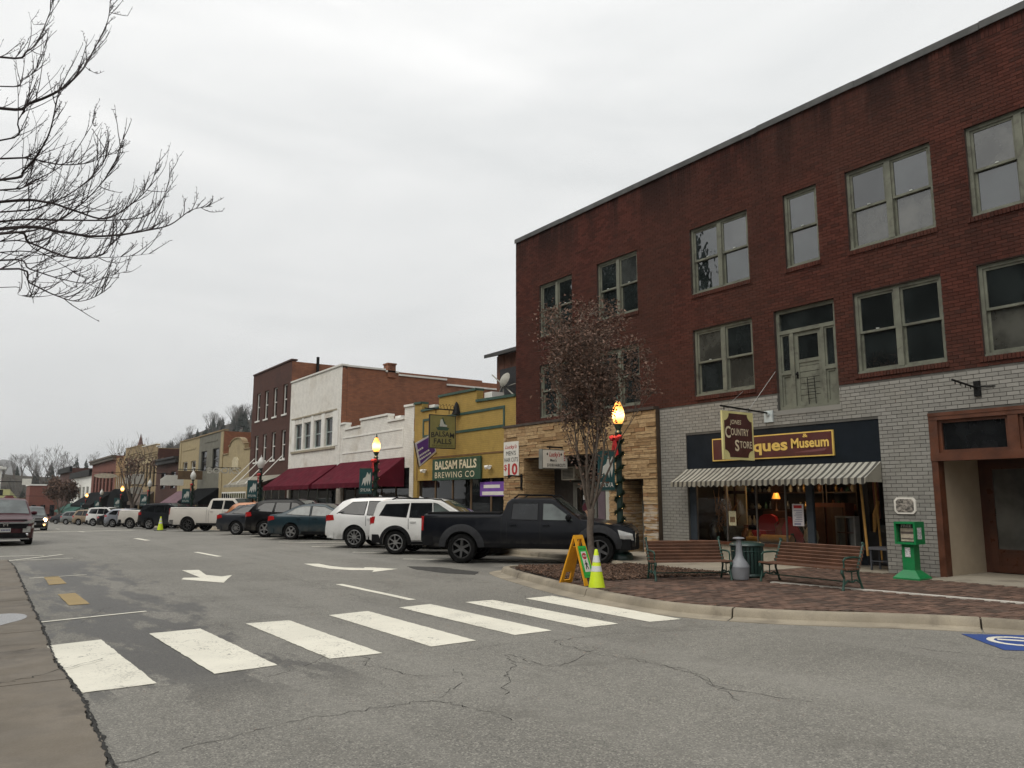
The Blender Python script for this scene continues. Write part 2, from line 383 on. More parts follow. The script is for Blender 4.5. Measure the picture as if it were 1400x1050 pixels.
marking('wheelchair_symbol', ring((10.2, 4.3), 0.24, 0.315, R(-60), R(215)), WHITE_P, z=0.008, raw=True, amp=0.0, step=5)
line((10.45,4.0),(10.15,4.5), 0.08, name='wheelchair_symbol', raw=True).location.z = 0.004
line((9.2, 3.6), (9.75, 3.95), 0.08, name='bay_line', raw=True)
STALL = Vector((0.68, -0.733))            # the angle of the parking stalls
for i, yy in enumerate((19.7, 23.1, 26.6, 30.1, 33.6, 37.1, 40.6, 44.1, 47.6)):
    a = Vector((10.1, yy)); b = a + STALL * 4.9; line(a, b, 0.1, raw=True, name='stall_line')
# far crossing lines
for k, yy in enumerate((57.0, 58.2)): line((3.4, yy), (9.5, yy + 0.5), 0.3, raw=True, name='crossing_line')

def in_kerb(p): return p.x > 8.2 + 0.35*abs(p.y-9) and p.y < 15.5
def crack(px, wd=0.022, raw=False, sub=9, z=0.0035, amp=0.05, parent=None):
    P = [Vector(p) if raw else G(*p).to_2d() for p in px]; pts = []
    for i in range(len(P)-1):
        for j in range(sub):
            q = P[i].lerp(P[i+1], j / sub); pts.append(q + Vector((rnd.uniform(-amp, amp), rnd.uniform(-amp, amp))) if (i or j) else q)
    pts.append(P[-1])
    mb = MB(); vs = []
    for i, p in enumerate(pts):
        d = pts[min(i+1, len(pts)-1)] - pts[max(i-1, 0)]; n = Vector((-d.y, d.x)).normalized() * wd * rnd.uniform(0.15, 0.85) * 0.5
        vs += [(p.x-n.x, p.y-n.y, gz(p.y)+z), (p.x+n.x, p.y+n.y, gz(p.y)+z)]
    mb.add(vs, [(2*i, 2*i+1, 2*i+3, 2*i+2) for i in range(len(pts)-1)])
    return mb.build('crack', DARKJ, parent or road, fix=False)
for c in ([(148,1045),(260,1022),(400,985),(500,970),(592,958)], [(592,958),(640,965),(700,985)], [(492,893),(505,910),(560,922),(620,925)],
          [(690,950),(697,925),(704,905),(690,895),(740,908)], [(758,878),(800,870),(850,866),(960,862),(1060,850)], [(758,878),(790,888),(808,893),(812,884)],
          [(808,893),(870,902),(940,917),(980,940),(1110,960)], [(870,902),(960,925),(1015,960)], [(700,905),(760,912),(808,893)], [(365,782),(410,792),(447,803)],
          [(1230,882),(1300,892),(1400,902)], [(300,790),(350,797)], [(430,820),(480,812),(505,822)], [(440,840),(330,848)], [(600,955),(640,930),(620,915)], [(250,860),(430,838)]):
    crack(c, 0.011)
for k_ in range(14):                       # faint hairline cracks
    a_c = Vector((rnd.uniform(2, 11), rnd.uniform(5.5, 16))); pts_c = [a_c]; dr_ = rnd.uniform(0, 6.28)
    for j_ in range(rnd.randint(2, 4)): dr_ += rnd.uniform(-0.6, 0.6); pts_c.append(pts_c[-1] + Vector((math.cos(dr_), math.sin(dr_))) * rnd.uniform(0.4, 1.0))
    if not any(in_kerb(p) for p in pts_c): crack(pts_c, 0.008, raw=True, amp=0.03)
marking('asphalt_patch', [(556,774.5),(600,775.5),(655,782),(650,786),(610,784),(570,779)], mat('dark asphalt patch', (0.06, 0.058, 0.054), 0.9, 0.25, 6, 0.3, spec=0.2), z=0.0042, amp=0.03, step=0.15, th=0.002)
def water_mat():
    m, t, b = new_mat('puddle water'); P = worldco(t); b.inputs['Base Color'].default_value = (0.09, 0.08, 0.07, 1); b.inputs['Roughness'].default_value = 0.12; b.inputs['IOR'].default_value = 1.6
    return m
# left apron of old concrete, its ragged edge against the asphalt, joints and a puddle
edge = [(0.80,-4),(0.86,3),(0.88,5.6),(0.93,7.5),(0.90,9.5),(0.96,12.0),(1.0,15),(1.08,19),(1.15,23),(1.1,25.4)]
mb = MB(); er = []
for i in range(len(edge)-1):
    a, b = Vector(edge[i]), Vector(edge[i+1])
    nj = max(14, int((b-a).length/0.035))
    for j in range(nj): q = a.lerp(b, j/nj); er.append((q.x + 0.014*math.sin(q.y*5.3)+0.009*math.sin(q.y*13.1+1)+0.006*math.sin(q.y*31)+rnd.uniform(-0.006, 0.006), q.y))
er.append(edge[-1])
apron = setting('sidewalk_left')
slabY = [-4, 1.2, 4.9, 8.4, 11.6, 15.2, 18.6, 22.0, 25.4]
for a, b in zip(slabY[:-1], slabY[1:]):
    seg = [(x, y) for x, y in er if a + 0.012 <= y <= b - 0.012]
    poly = [(-7.0, a+0.012)] + [(seg[0][0], a+0.012)] + seg + [(seg[-1][0], b-0.012), (-7.0, b-0.012)]
    mb = MB(); mb.prism(poly, lambda p, q, c: (p, q, c), -0.02, 0.022); mb.build('slab', APRON, apron)
mb = MB(); mb.prism([(-7, -4), (0.78, -4)] + [(x + 0.016 + 0.012*math.sin(y*3.7+2)+0.009*math.sin(y*11)+0.008*math.sin(y*24+1)+rnd.uniform(0, 0.006), y) for x, y in er] + [(-7, 25.4)], lambda p, q, c: (p, q, c), -0.02, 0.005); mb.build('joint', DARKJ, apron)
crack([(x + 0.012, y) for x, y in edge], 0.034, raw=True, sub=46, z=0.0236, amp=0.011, parent=apron); crack([(x + 0.03, y) for x, y in edge[1:-1]], 0.03, raw=True, sub=40, z=0.0058, amp=0.014)
crack([(0,938),(60,925),(140,903)][:3], 0.02, z=0.0235, parent=apron); crack([(-60,905),(20,893),(66,888)], 0.012, z=0.0235, parent=apron)
pd = []
for k in range(30):
    t_ = 2*math.pi*k/30; r_ = 1 + 0.18*math.sin(2*t_+1) + 0.12*math.sin(3*t_)
    pd.append((0.36 + 0.42*r_*math.cos(t_), 12.9 + 0.75*r_*math.sin(t_)))
mb = MB(); mb.prism(pd, lambda p, q, c: (p, q, c), 0.021, 0.0255)
puddle = structure(mb.build('water', water_mat())); puddle['label'] = 'pale shallow puddle on the brown concrete at the left edge'

# ------------------------------------------------------------------ right side: kerb round the brick corner, sidewalks, planting bed
SW = 0.12
KP = [(13.55,15.35),(13.15,14.35),(12.5,13.95),(11.6,14.45),(10.75,14.95),(10.3,14.95),(9.98,14.6),(9.62,13.6),(9.30,12.5),(9.02,11.4),(8.72,9.9),(8.60,8.9),(8.66,8.1),(9.0,7.25),(9.55,6.5),(10.12,5.88),(10.66,5.2),(11.02,4.4),(11.3,3.0),(11.5,0.5),(11.55,-10)]
def smooth_path(P, k=6):
    P = [Vector(p) for p in P]; o = []
    for i in range(len(P)-1):
        p0, p1, p2, p3 = P[max(i-1,0)], P[i], P[i+1], P[min(i+2,len(P)-1)]
        for j in range(k):
            t = j/k; o.append(0.5*((2*p1)+(p2-p0)*t+(2*p0-5*p1+4*p2-p3)*t*t+(3*p1-p0-3*p2+p3)*t**3))
    o.append(P[-1]); return o
kpath = smooth_path(KP)
def offs(path, d):                         # positive = towards the road (left of travel is plaza side?)
    o = []
    for i, p in enumerate(path):
        t = path[min(i+1, len(path)-1)] - path[max(i-1, 0)]; n = Vector((t.y, -t.x)).normalized(); o.append(p + n * d)
    return o
# travel: from the sidewalk out to the nose and on to the right; right-hand normal (t.y,-t.x) points to the road when positive below
test = offs(kpath, 0.3)[40]; sgn = 1 if test.x < kpath[40].x else -1
kerb = setting('kerb')
def sweep(path, prof, name, parent, m, seglen=3.0, gap=0.012):
    offp = [offs(path, sgn * d) for d, z in prof]
    run = 0.0; seg = [0]; parts = []
    for i in range(1, len(path)):
        run += (path[i]-path[i-1]).length; seg.append(i)
        if run > seglen or i == len(path)-1:
            parts.append(seg); seg = [i]; run = 0
    for sg in parts:
        if len(sg) < 2: continue
        mb = MB(); vs = []; np_ = len(prof)
        for q, i in enumerate(sg):
            sh = Vector((0, 0))
            if q == 0: sh = (path[sg[1]]-path[i]).normalized()*gap
            if q == len(sg)-1: sh = (path[sg[-2]]-path[i]).normalized()*gap
            for k in range(np_): p = offp[k][i] + sh; vs.append((p.x, p.y, prof[k][1] + gz(p.y)))
        fs = [(a*np_+k, a*np_+k+1, (a+1)*np_+k+1, (a+1)*np_+k) for a in range(len(sg)-1) for k in range(np_-1)]
        fs += [tuple(range(np_)), tuple((len(sg)-1)*np_+k for k in range(np_))]
        mb.add(vs, fs, True); mb.build(name, m, parent, sharp=30)
KPROF = [(0.30, -0.02), (0.30, 0.006), (0.06, 0.012), (0.03, 0.03), (0.012, 0.10), (-0.01, 0.128), (-0.05, 0.136), (-0.15, 0.136), (-0.15, -0.02)]
sweep(kpath, KPROF, 'kerb_stone', kerb, CONC)
skp = [Vector((13.55, y)) for y in (200, 160, 130, 110, 95, 85, 76, 68, 60, 54, 48, 42, 36, 33, 30, 27, 24, 21, 18, 15.4)]
sweep(skp, KPROF, 'kerb_stone', kerb, CONC, seglen=2.5)
mb = MB()
plaza_poly = [(p.x, p.y) for p in offs(kpath, -sgn*0.149)] + [(11.7, -10), (16.3, -10), (16.3, 15.4)]
mb.prism(plaza_poly, lambda a, b, c: (a, b, c), 0.0, SW - 0.012)
plaza = structure(mb.build('plaza', mat('paver joint sand', (0.09, 0.07, 0.055), 0.95, 0.3, 3)))
# sidewalk slabs beyond
sidewalk = setting('sidewalk_right'); y = 15.4
while y < 200:
    dy = 1.55 if y < 60 else 10.0
    for x0, x1 in ((13.7, 14.86), (14.88, 16.4)):
        mb = MB(); mb.prism([(x0, y+0.01), (x1, y+0.01), (x1, y+dy-0.01), (x0, y+dy-0.01)], lambda a, b, c: (a, b, gz(b)+c), -0.1, SW + rnd.uniform(-0.004, 0.004)); mb.build('slab', WALK, sidewalk)
    y += dy
# concrete sidewalk strip on the corner behind the bed
for x0, x1, a, b in ((13.05,14.5,13.0,15.38),(14.52,16.02,13.0,15.38),(13.05,14.5,10.9,12.98),(14.52,16.02,10.9,12.98)):
    mb = MB(); x0b = x0
    mb.prism([(x0, a), (x1, a), (x1, b), (x0+(0.68 if b > 15 and x0 < 14 else 0), b)], lambda p, q, c: (p, q, c), 0.02, SW + 0.003); mb.build('slab', WALK, sidewalk)
mb = MB(); mb.prism([(15.3,5.0),(16.0,5.0),(16.0,7.95),(15.3,8.1)], lambda p, q, c: (p, q, c), 0.05, SW + 0.006); mb.build('slab', WALK, sidewalk)
mb = MB(); mb.prism([(15.75,9.1),(16.0,9.1),(16.0,14.6),(15.75,14.6)], lambda p, q, c: (p, q, c), 0.05, SW + 0.006); mb.build('slab', WALK, sidewalk)
# planting bed with bark mulch
bed = [(10.55,14.72),(11.5,14.2),(12.45,13.7),(12.95,13.6),(12.95,10.75),(12.3,10.75),(11.2,11.1),(10.4,11.15),(9.75,11.4),(9.45,11.9),(9.7,13.0),(10.1,14.3)]
mb = MB(); mb.prism(bed, lambda a, b, c: (a, b, c), 0.02, SW + 0.005)
structure(mb.build('planting_bed', mat('bed soil', (0.03, 0.02, 0.014), 0.95, 0.3, 8, 0.3)))
def in_poly(x, y, P):
    c = False; j = len(P)-1
    for i in range(len(P)):
        if (P[i][1] > y) != (P[j][1] > y) and x < (P[j][0]-P[i][0])*(y-P[i][1])/(P[j][1]-P[i][1])+P[i][0]: c = not c
        j = i
    return c
mb = MB(); k = 0
while k < 7000:
    x, y = rnd.uniform(9.4, 13), rnd.uniform(10.7, 14.8)
    if not in_poly(x, y, bed): continue
    k += 1; a, l_, w_ = rnd.uniform(0, 6.28), rnd.uniform(0.03, 0.09), rnd.uniform(0.012, 0.03); tx, ty = rnd.uniform(-0.35, 0.35), rnd.uniform(-0.5, 0.5)
    M = Matrix.Translation((x, y, SW + 0.012 + rnd.uniform(0, 0.04))) @ Matrix.Rotation(a, 4, 'Z') @ Matrix.Rotation(tx, 4, 'X') @ Matrix.Rotation(ty, 4, 'Y')
    mb.box(-l_/2, l_/2, -w_/2, w_/2, -0.005, 0.005, M)
mu = mb.build('mulch', mat('bark mulch', (0.13, 0.075, 0.048), 0.9, 0.3, 10, isl=0.6), kind='stuff', fix=False); mu['label'] = 'dark brown bark mulch round the young tree'; mu['category'] = 'mulch'
# fallen leaves on the bed
# pavers: running bond laid diagonally to the street, nearest 300 single, the rest joined
PAV = mat('clay paver', (0.128, 0.075, 0.053), 0.85, 0.25, 2.0, 0.3, isl=0.55, dirt=(0.06, 0.045, 0.035), dirt_amt=0.7, dirt_scale=1.5)
inner = [(p.x, p.y) for p in offs(kpath, -sgn*0.165)] + [(11.75, -10), (15.98, -10), (15.98, 15.3)]
ang = R(0); cu, su = math.cos(ang), math.sin(ang); pav = []
strip = [((12.62, 9.62), (13.02, 3.0))]
WL0, WL1 = Vector((12.45, 9.35)), Vector((13.02, 5.35)); wld = (WL1-WL0).normalized()
def clear_of_strip(x, y):
    r_ = Vector((x, y)) - WL0; s_ = r_.dot(wld); d_ = abs(r_.x*wld.y - r_.y*wld.x)
    return not (d_ < 0.13 and -0.1 < s_ < 9)
j = 0; yy = 1.5
while yy < 12.0:
    xx = 8.4 + (0.105 if j % 2 else 0)
    while xx < 16.0:
        cx, cy = xx + 0.1, yy + 0.05
        ok = all(in_poly(cx+dx, cy+dy, inner) for dx in (-0.1, 0.1) for dy in (-0.05, 0.05)) and not in_poly(cx, cy, bed) and clear_of_strip(cx, cy)
        if ok and not (cx > 12.98 and cy > 10.86) and not (cx > 15.25 and 4.95 < cy < 8.12) and not (cx > 15.7 and 9.05 < cy < 14.7): pav.append((cx, cy))
        xx += 0.21
    yy += 0.106; j += 1
def pxsize(x, y): d2 = x*x + y*y; return -d2
vis = [q for q in pav if math.degrees(math.atan2(q[0], q[1])) < 68]
vis.sort(key=lambda q: q[0]**2 + q[1]**2); near = set(vis[:300])
pb = MB(); pb.box(-0.1, 0.1, -0.0485, 0.0485, -0.03, 0.0); pm = None
rest = MB()
for q in pav:
    dz = SW + 0.002 + rnd.uniform(-0.004, 0.004)
    if q in near:
        if pm is None: o = pb.build('paver', PAV, plaza); pm = o.data
        else: o = bpy.data.objects.new('paver', pm); C.objects.link(o); o.parent = plaza
        o.location = (q[0], q[1], dz); o.rotation_euler = (rnd.uniform(-.008,.008), rnd.uniform(-.008,.008), rnd.uniform(-.01,.01))
    else: rest.box(q[0]-0.1, q[0]+0.1, q[1]-0.0485, q[1]+0.0485, 0.085, dz)
rest.build('paver', PAV, plaza, kind='stuff', fix=False)
# pale stone strip set in the paving
mb = MB(); nn = Vector((-wld.y, wld.x))*0.07; e = WL0 + wld*8.6
mb.prism([(WL0-nn)[:], (e-nn)[:], (e+nn)[:], (WL0+nn)[:]], lambda a, b, c: (a, b, c), 0.05, SW + 0.008); mb.build('border_strip', mat('pale stone', (0.50, 0.47, 0.42), 0.8, 0.15, 3), plaza)
# ================================================================== the big brick corner building
FX = 16.0
def wall_holes(mb, x, y0, y1, z0, z1, holes, th=0.3, zbase=None):   # wall facing -X with real openings
    ys = sorted({y0, y1, *[min(max(h[k], y0), y1) for h in holes for k in (0, 1)]}); zs = sorted({z0, z1, *[min(max(h[k], z0), z1) for h in holes for k in (2, 3)]})
    for i in range(len(ys)-1):
        for j in range(len(zs)-1):
            cy, cz = (ys[i]+ys[i+1])/2, (zs[j]+zs[j+1])/2
            if any(h[0] < cy < h[1] and h[2] < cz < h[3] for h in holes): continue
            a, b, c, d = ys[i], ys[i+1], zs[j], zs[j+1]
            mb.add([(x, a, c), (x, b, c), (x, b, d), (x, a, d)], [(0, 3, 2, 1)])
    for h in holes:
        a, b, c, d = h[:4]; skip = h[4] if len(h) > 4 else ''
        fs = [(0, 1, 2, 3), (4, 7, 6, 5)] + ([] if 't' in skip else [(1, 5, 6, 2)]) + ([] if 'b' in skip else [(0, 3, 7, 4)])
        mb.add([(x, a, c), (x, a, d), (x+th, a, d), (x+th, a, c), (x, b, c), (x, b, d), (x+th, b, d), (x+th, b, c)], fs)
    return mb
def lay_bricks(x, y0, y1, z0, z1, holes, bl, bh, joint, proud, r, sl=None):    # list of (yc, zc, ly, hz, proud)
    out = []; z = z0; row = 0
    while z + bh * 0.6 < z1:
        hz = min(bh, z1 - z) - joint
        segs = [(y0, y1)]
        for h in holes:
            if h[2] < z + bh - 0.012 and h[3] > z + 0.012:
                ns = []
                for a, b in segs:
                    if h[1] <= a or h[0] >= b: ns.append((a, b)); continue
                    if h[0] > a: ns.append((a, h[0]))
                    if h[1] < b: ns.append((h[1], b))
                segs = ns
        for a, b in segs:
            g0 = math.floor((a - y0) / bl) * bl + y0 - (bl / 2 if row % 2 else 0)
            y = g0
            while y < b:
                lo, hi = max(y, a), min(y + bl, b)
                if hi - lo > 0.03: out.append(((lo+hi)/2, z + hz/2, hi-lo-joint, hz, proud + r.uniform(-0.0025, 0.0025)))
                y += bl
        z += bh; row += 1
    return out
def brick_thing(bricks, x, m, parent, single, name='brick', tint=None):
    mb = MB(); me = None
    for i, (y, z, ly, hz, pr) in enumerate(bricks):
        if i in single:
            if me is None:
                q = MB(); q.box(-0.5, 0.0, -0.5, 0.5, -0.5, 0.5); o = q.build(name, m, None); me = o.data; o.parent = parent
            else: o = bpy.data.objects.new(name, me); C.objects.link(o); o.parent = parent
            Wp = world_of(parent).inverted() @ Vector((x, y, z)); o.location = Wp; o.scale = (pr*2, ly, hz)
            if o.data is me and i == min(single): pass
        else: mb.box(x - pr, x + 0.001, y-ly/2, y+ly/2, z-hz/2, z+hz/2)
    if mb.v: mb.build(name, m, parent, kind='stuff', fix=False)

# materials of the building
def red_brick_mat(name, c0, c1, dk):
    m, t, b = new_mat(name); P = worldco(t)
    gi = N(t, 'ShaderNodeNewGeometry').outputs['Random Per Island']; oi = N(t, 'ShaderNodeObjectInfo').outputs['Random']
    f = math_(t, 'FRACT', math_(t, 'ADD', gi, oi))
    c = mixc(t, ramp(t, f, 0.0, 0.75), c0, c1); c = mixc(t, ramp(t, f, 0.86, 0.98, 0, 0.65), c, dk)
    c = mixc(t, ramp(t, noise(t, P, 45, 4), 0.35, 0.7, 0, 0.45), c, tuple(x*0.55 for x in c0))
    mp = N(t, 'ShaderNodeMapping'); mp.inputs['Scale'].default_value = (1, 1, 0.45); L(t, P, mp.inputs[0])
    c = mixc(t, ramp(t, noise(t, mp.outputs[0], 0.55, 7, 0.62, 0.5), 0.46, 0.75, 0, 0.5), c, dk)
    mp4 = N(t, 'ShaderNodeMapping'); mp4.inputs['Scale'].default_value = (1, 1, 0.3); L(t, P, mp4.inputs[0])
    c = mixc(t, ramp(t, noise(t, P, 0.22, 5, 0.6), 0.4, 0.65, 0, 0.55), c, (0.060, 0.030, 0.022))
    c = mixc(t, ramp(t, noise(t, mp4.outputs[0], 1.8, 6, 0.7), 0.6, 0.72, 0, 0.3), c, (0.13, 0.085, 0.07))
    # soot washed down from the coping
    s = N(t, 'ShaderNodeSeparateXYZ'); L(t, P, s.inputs[0]); mp3 = N(t, 'ShaderNodeMapping'); mp3.inputs['Scale'].default_value = (1, 1.6, 0.25); L(t, P, mp3.inputs[0])
    c = mixc(t, math_(t, 'MULTIPLY', ramp(t, s.outputs[2], 9.2, 11.0), ramp(t, noise(t, mp3.outputs[0], 1.3, 6), 0.42, 0.62, 0, 0.85)), c, dk)
    L(t, c, b.inputs['Base Color']); b.inputs['Roughness'].default_value = 0.9; b.inputs['Specular IOR Level'].default_value = 0.12
    bump(t, b, noise(t, P, 70, 4), 0.35, 0.006); return m
RED = red_brick_mat('old red brick', (0.068, 0.0225, 0.0165), (0.108, 0.036, 0.026), (0.024, 0.013, 0.011))
MORT = mat('dark mortar', (0.05, 0.032, 0.026), 0.95, 0.3, 3, 0.2)
def grey_paint_mat():
    m, t, b = new_mat('grey painted brick'); P = worldco(t)
    gi = N(t, 'ShaderNodeNewGeometry').outputs['Random Per Island']; oi = N(t, 'ShaderNodeObjectInfo').outputs['Random']
    f = math_(t, 'FRACT', math_(t, 'ADD', gi, oi))
    c = mixc(t, f, (0.215, 0.208, 0.187), (0.275, 0.266, 0.240))
    c = mixc(t, ramp(t, noise(t, P, 1.2, 6, 0.6), 0.45, 0.75, 0, 0.5), c, (0.24, 0.23, 0.195))
    c = mixc(t, ramp(t, noise(t, P, 9, 6, 0.7), 0.62, 0.78, 0, 0.6), c, (0.12, 0.10, 0.08))
    L(t, c, b.inputs['Base Color']); b.inputs['Roughness'].default_value = 0.7
    bump(t, b, noise(t, P, 60, 4), 0.3, 0.006); return m
GREYP = grey_paint_mat()
GMORT = mat('grey mortar', (0.10, 0.096, 0.086), 0.95, 0.25, 3)
FRAME = mat('weathered green-grey paint', (0.15, 0.155, 0.118), 0.75, 0.25, 2.5, 0.25, dirt=(0.05, 0.045, 0.035), dirt_amt=0.7, dirt_scale=4)
PANE = pane_mat('old window glass', (0.008, 0.010, 0.010), 2.15, 0.02, 0.06)
PANES = [PANE, pane_mat('dusty window glass', (0.022, 0.024, 0.023), 2.25, 0.05, 0.08), pane_mat('wavy window glass', (0.010, 0.013, 0.013), 2.3, 0.03, 0.14), pane_mat('curtained window glass', (0.035, 0.035, 0.03), 2.1, 0.04, 0.05)]
PANE_S = pane_mat('shop glass dark', (0.006, 0.0065, 0.007), 1.48)
STEELG = mat('coping metal', (0.10, 0.10, 0.098), 0.6, 0.25, 2, 0.1, metal=0.2, spec=0.2, dirt=(0.06, 0.06, 0.055), dirt_amt=0.6)
WOOD = mat('varnished red-brown wood', (0.098, 0.033, 0.015), 0.5, 0.35, 3, 0.1)
BLACK = mat('black painted board', (0.009, 0.013, 0.018), 0.6, 0.2, 2, spec=0.15)
PLAST = mat('cream plaster', (0.40, 0.33, 0.24), 0.85, 0.1, 2)
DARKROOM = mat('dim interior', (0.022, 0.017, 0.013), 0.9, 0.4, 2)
IRON = mat('black iron', (0.010, 0.010, 0.010), 0.6, 0.2, 10, spec=0.15)

main = thing('brick_building', 'large three-storey dark red brick corner building with grey and stone ground floor', 'building', (FX, 12, SW))
Y0, Y1, ZG, ZT = 1.0, 22.6, 4.19, 11.13
ROWS = ((7.2, 9.08), (4.38, 6.2))
COLS = [(19.38, 21.17), (16.3, 18.12), (12.25, 14.2), (7.57, 9.5), (4.98, 6.87), (2.2, 4.1)]
wins = [(a, b, z0, z1) for z0, z1 in ROWS for a, b in COLS] + [(10.25, 11.17, 7.2, 9.08)]
UDOOR = (9.97, 11.6, 3.76, 6.22)
SHOP = (9.1, 14.58, SW, 3.36); PORT = (4.9, 8.03, SW, 3.36)
holes_g = [SHOP, PORT, (9.97, 11.6, 3.76, 4.3)]
holes_u = wins + [UDOOR]
mb = MB(); wall_holes(mb, FX, Y0, Y1, ZG, ZT, [h if h is not UDOOR else (9.97, 11.6, ZG, 6.22, 'b') for h in holes_u], 0.32); mb.build('upper_wall', MORT, main)
mb = MB(); wall_holes(mb, FX, Y0, 15.55, -0.1, ZG, [(9.1, 14.58, -0.1, 3.36), (4.9, 8.03, -0.1, 3.36), (9.97, 11.6, 3.76, ZG, 't')], 0.32); mb.build('lower_wall', GMORT, main)
# body behind: far side wall, roof
mb = MB(); mb.box(FX, 34, Y1-0.3, Y1, -0.1, ZT); mb.build('side_wall', brick_mat('side brick', (0.15, 0.036, 0.024), (0.11, 0.028, 0.02), (0.05, 0.033, 0.027)), main)
mb = MB(); mb.box(FX+0.33, 34, Y0, Y1-0.31, 10.2, 10.4); mb.build('roof', DARKROOM, main)
mb = MB(); mb.box(33.7, 34, Y0, Y1-0.31, -0.1, ZT); mb.box(FX+0.33, 33.7, Y0, Y0+0.3, -0.1, ZT); mb.build('rear_wall', DARKROOM, main)
mb = MB()                                             # interior floors keep the sky out of the rooms
mb.box(FX+0.45, 33.6, Y0+0.3, Y1-0.35, 4.15, 4.25); mb.box(FX+0.45, 33.6, Y0+0.3, Y1-0.35, 7.05, 7.15); mb.build('floor_slab', DARKROOM, main)
# bricks
r2 = random.Random(5)
solz = 10.78
rb = lay_bricks(FX, Y0, Y1, ZG, solz, holes_u, 0.215, 0.0752, 0.009, 0.012, r2)
sold = [(y, (solz+ZT-0.1)/2 + 0.0, 0.066, ZT-0.1-solz-0.012, 0.012 + r2.uniform(-.002, .002)) for y in [Y0 + 0.0375 + k*0.075 for k in range(int((Y1-Y0)/0.075))]]
gb = lay_bricks(FX, Y0, 15.53, SW, ZG-0.005, [(9.1, 14.58, SW, 3.36), (4.9, 8.03, SW, 3.36), UDOOR], 0.226, 0.0805, 0.012, 0.012, r2)
inview = [(i, g_) for i, g_ in enumerate(gb) if g_[0] > 5.9 and g_[2] > 0.15]
inview.sort(key=lambda q: (q[1][0]**2 + 256 + (q[1][1]-1.6)**2)); sing_g = {i for i, _ in inview[:300]}
brick_thing(gb, FX, GREYP, main, sing_g)
brick_thing(rb + sold, FX, RED, main, set(), name='red_brick')
mb = MB(); 
for k in range(8):
    a = Y0 + (Y1-Y0)*k/8; b = Y0 + (Y1-Y0)*(k+1)/8; dz = r2.uniform(-0.012, 0.012)
    mb.box(FX-0.07, FX+0.36, a, b-0.008, ZT-0.09+dz, ZT+0.02+dz); mb.box(FX-0.078, FX-0.06, a, b-0.008, ZT-0.14+dz, ZT+0.0+dz)
mb.build('coping', STEELG, main)
# windows
def bar_frame(mb, x0, x1, a, b, c, d, w):              # rectangular ring in the YZ plane
    mb.box(x0, x1, a, a+w, c, d); mb.box(x0, x1, b-w, b, c, d); mb.box(x0, x1, a+w, b-w, c, c+w); mb.box(x0, x1, a+w, b-w, d-w, d)
LOCKM = mat('pale latch metal', (0.45, 0.48, 0.44), 0.5)
def sash_window(a, b, c, d, parent, n=2, fx=FX, fm=FRAME, pm=PANE, brick_sill=True, th=0.07, sm=None, rec=0.06):
    mb = MB(); x = fx + rec; bar_frame(mb, x, x+0.16, a, b, c, d, th); cw = 0.13
    units = []
    if n == 2:
        m_ = (a+b)/2; mb.box(x-0.01, x+0.16, m_-cw/2, m_+cw/2, c+th, d-th); units = [(a+th, m_-cw/2), (m_+cw/2, b-th)]
    else: units = [(a+th, b-th)]
    mb.box(x-0.035, x+0.02, a, b, c, c+0.045)
    wo = mb.build('window', fm, parent)
    zm = (c+d)/2 + 0.02
    for u0, u1 in units:
        for k, (z0, z1) in enumerate(((zm-0.025, d-th), (c+th, zm+0.025))):
            xs = x + (0.03 if k == 0 else 0.075); q = MB(); bar_frame(q, xs, xs+0.04, u0, u1, z0, z1, 0.05); q.build('sash', sm or fm, wo)
            q = MB(); tx = rnd.uniform(-0.004, 0.004); ty = rnd.uniform(-0.004, 0.004)
            q.add([(xs+0.02-tx-ty, u0+0.045, z0+0.045), (xs+0.02+tx-ty, u1-0.045, z0+0.045), (xs+0.02+tx+ty, u1-0.045, z1-0.045), (xs+0.02-tx+ty, u0+0.045, z1-0.045)], [(0, 3, 2, 1)]); q.build('pane', PANES[rnd.choice((0, 1, 2, 2, 3) if c > 6 else (0, 0, 2, 3))] if pm is PANE else pm, wo, fix=False)
    for u0, u1 in units:
        if fx == FX and pm is PANE and rnd.random() < 0.75:
            q = MB(); yc = (u0+u1)/2+rnd.uniform(-0.06, 0.06); q.box(x+0.02, x+0.07, yc-0.03, yc+0.03, zm+0.026, zm+0.05); q.build('sash_lock', LOCKM, wo)
    if brick_sill:
        q = MB(); y = a - 0.04
        while y < b + 0.02:
            q.box(fx-0.045, fx+0.05, y, y+0.062, c-0.105, c-0.004); y += 0.072
        q.build('sill', RED, wo)
    return wo
for a, b, c, d in wins: sash_window(a, b, c, d, main, 1 if b - a < 1.2 else 2)
# steel lintels are hidden; the old upper door with its side lights
a, b, c, d = UDOOR; x = FX + 0.08; zt = 5.62
mb = MB(); bar_frame(mb, x, x+0.16, a, b, c, d, 0.085); mb.box(x, x+0.15, a+0.085, b-0.085, zt, zt+0.09); mb.box(x+0.005, x+0.15, a+0.36, a+0.45, c+0.085, zt); mb.box(x+0.005, x+0.15, b-0.45, b-0.36, c+0.085, zt)
ud = mb.build('upper_door', FRAME, main); ud['label'] = 'peeling green-grey balcony door with side lights and transom'
for u0, u1 in ((a+0.085, a+0.36), (b-0.36, b-0.085)):
    q = MB(); bar_frame(q, x+0.03, x+0.08, u0, u1, c+0.085, 4.62, 0.05); q.box(x+0.055, x+0.08, u0+0.05, u1-0.05, c+0.1, 4.6); q.box(x-0.0, x+0.09, u0, u1, 4.62, 4.68); bar_frame(q, x+0.03, x+0.08, u0, u1, 4.68, zt, 0.045); q.build('side_light', FRAME, ud)
    q = MB(); q.box(x+0.05, x+0.06, u0+0.04, u1-0.04, 4.71, zt-0.03); q.build('pane', PANE, ud)
q = MB(); q.box(x+0.05, x+0.06, a+0.08, b-0.08, zt+0.085, d-0.08); q.build('pane', PANE, ud)
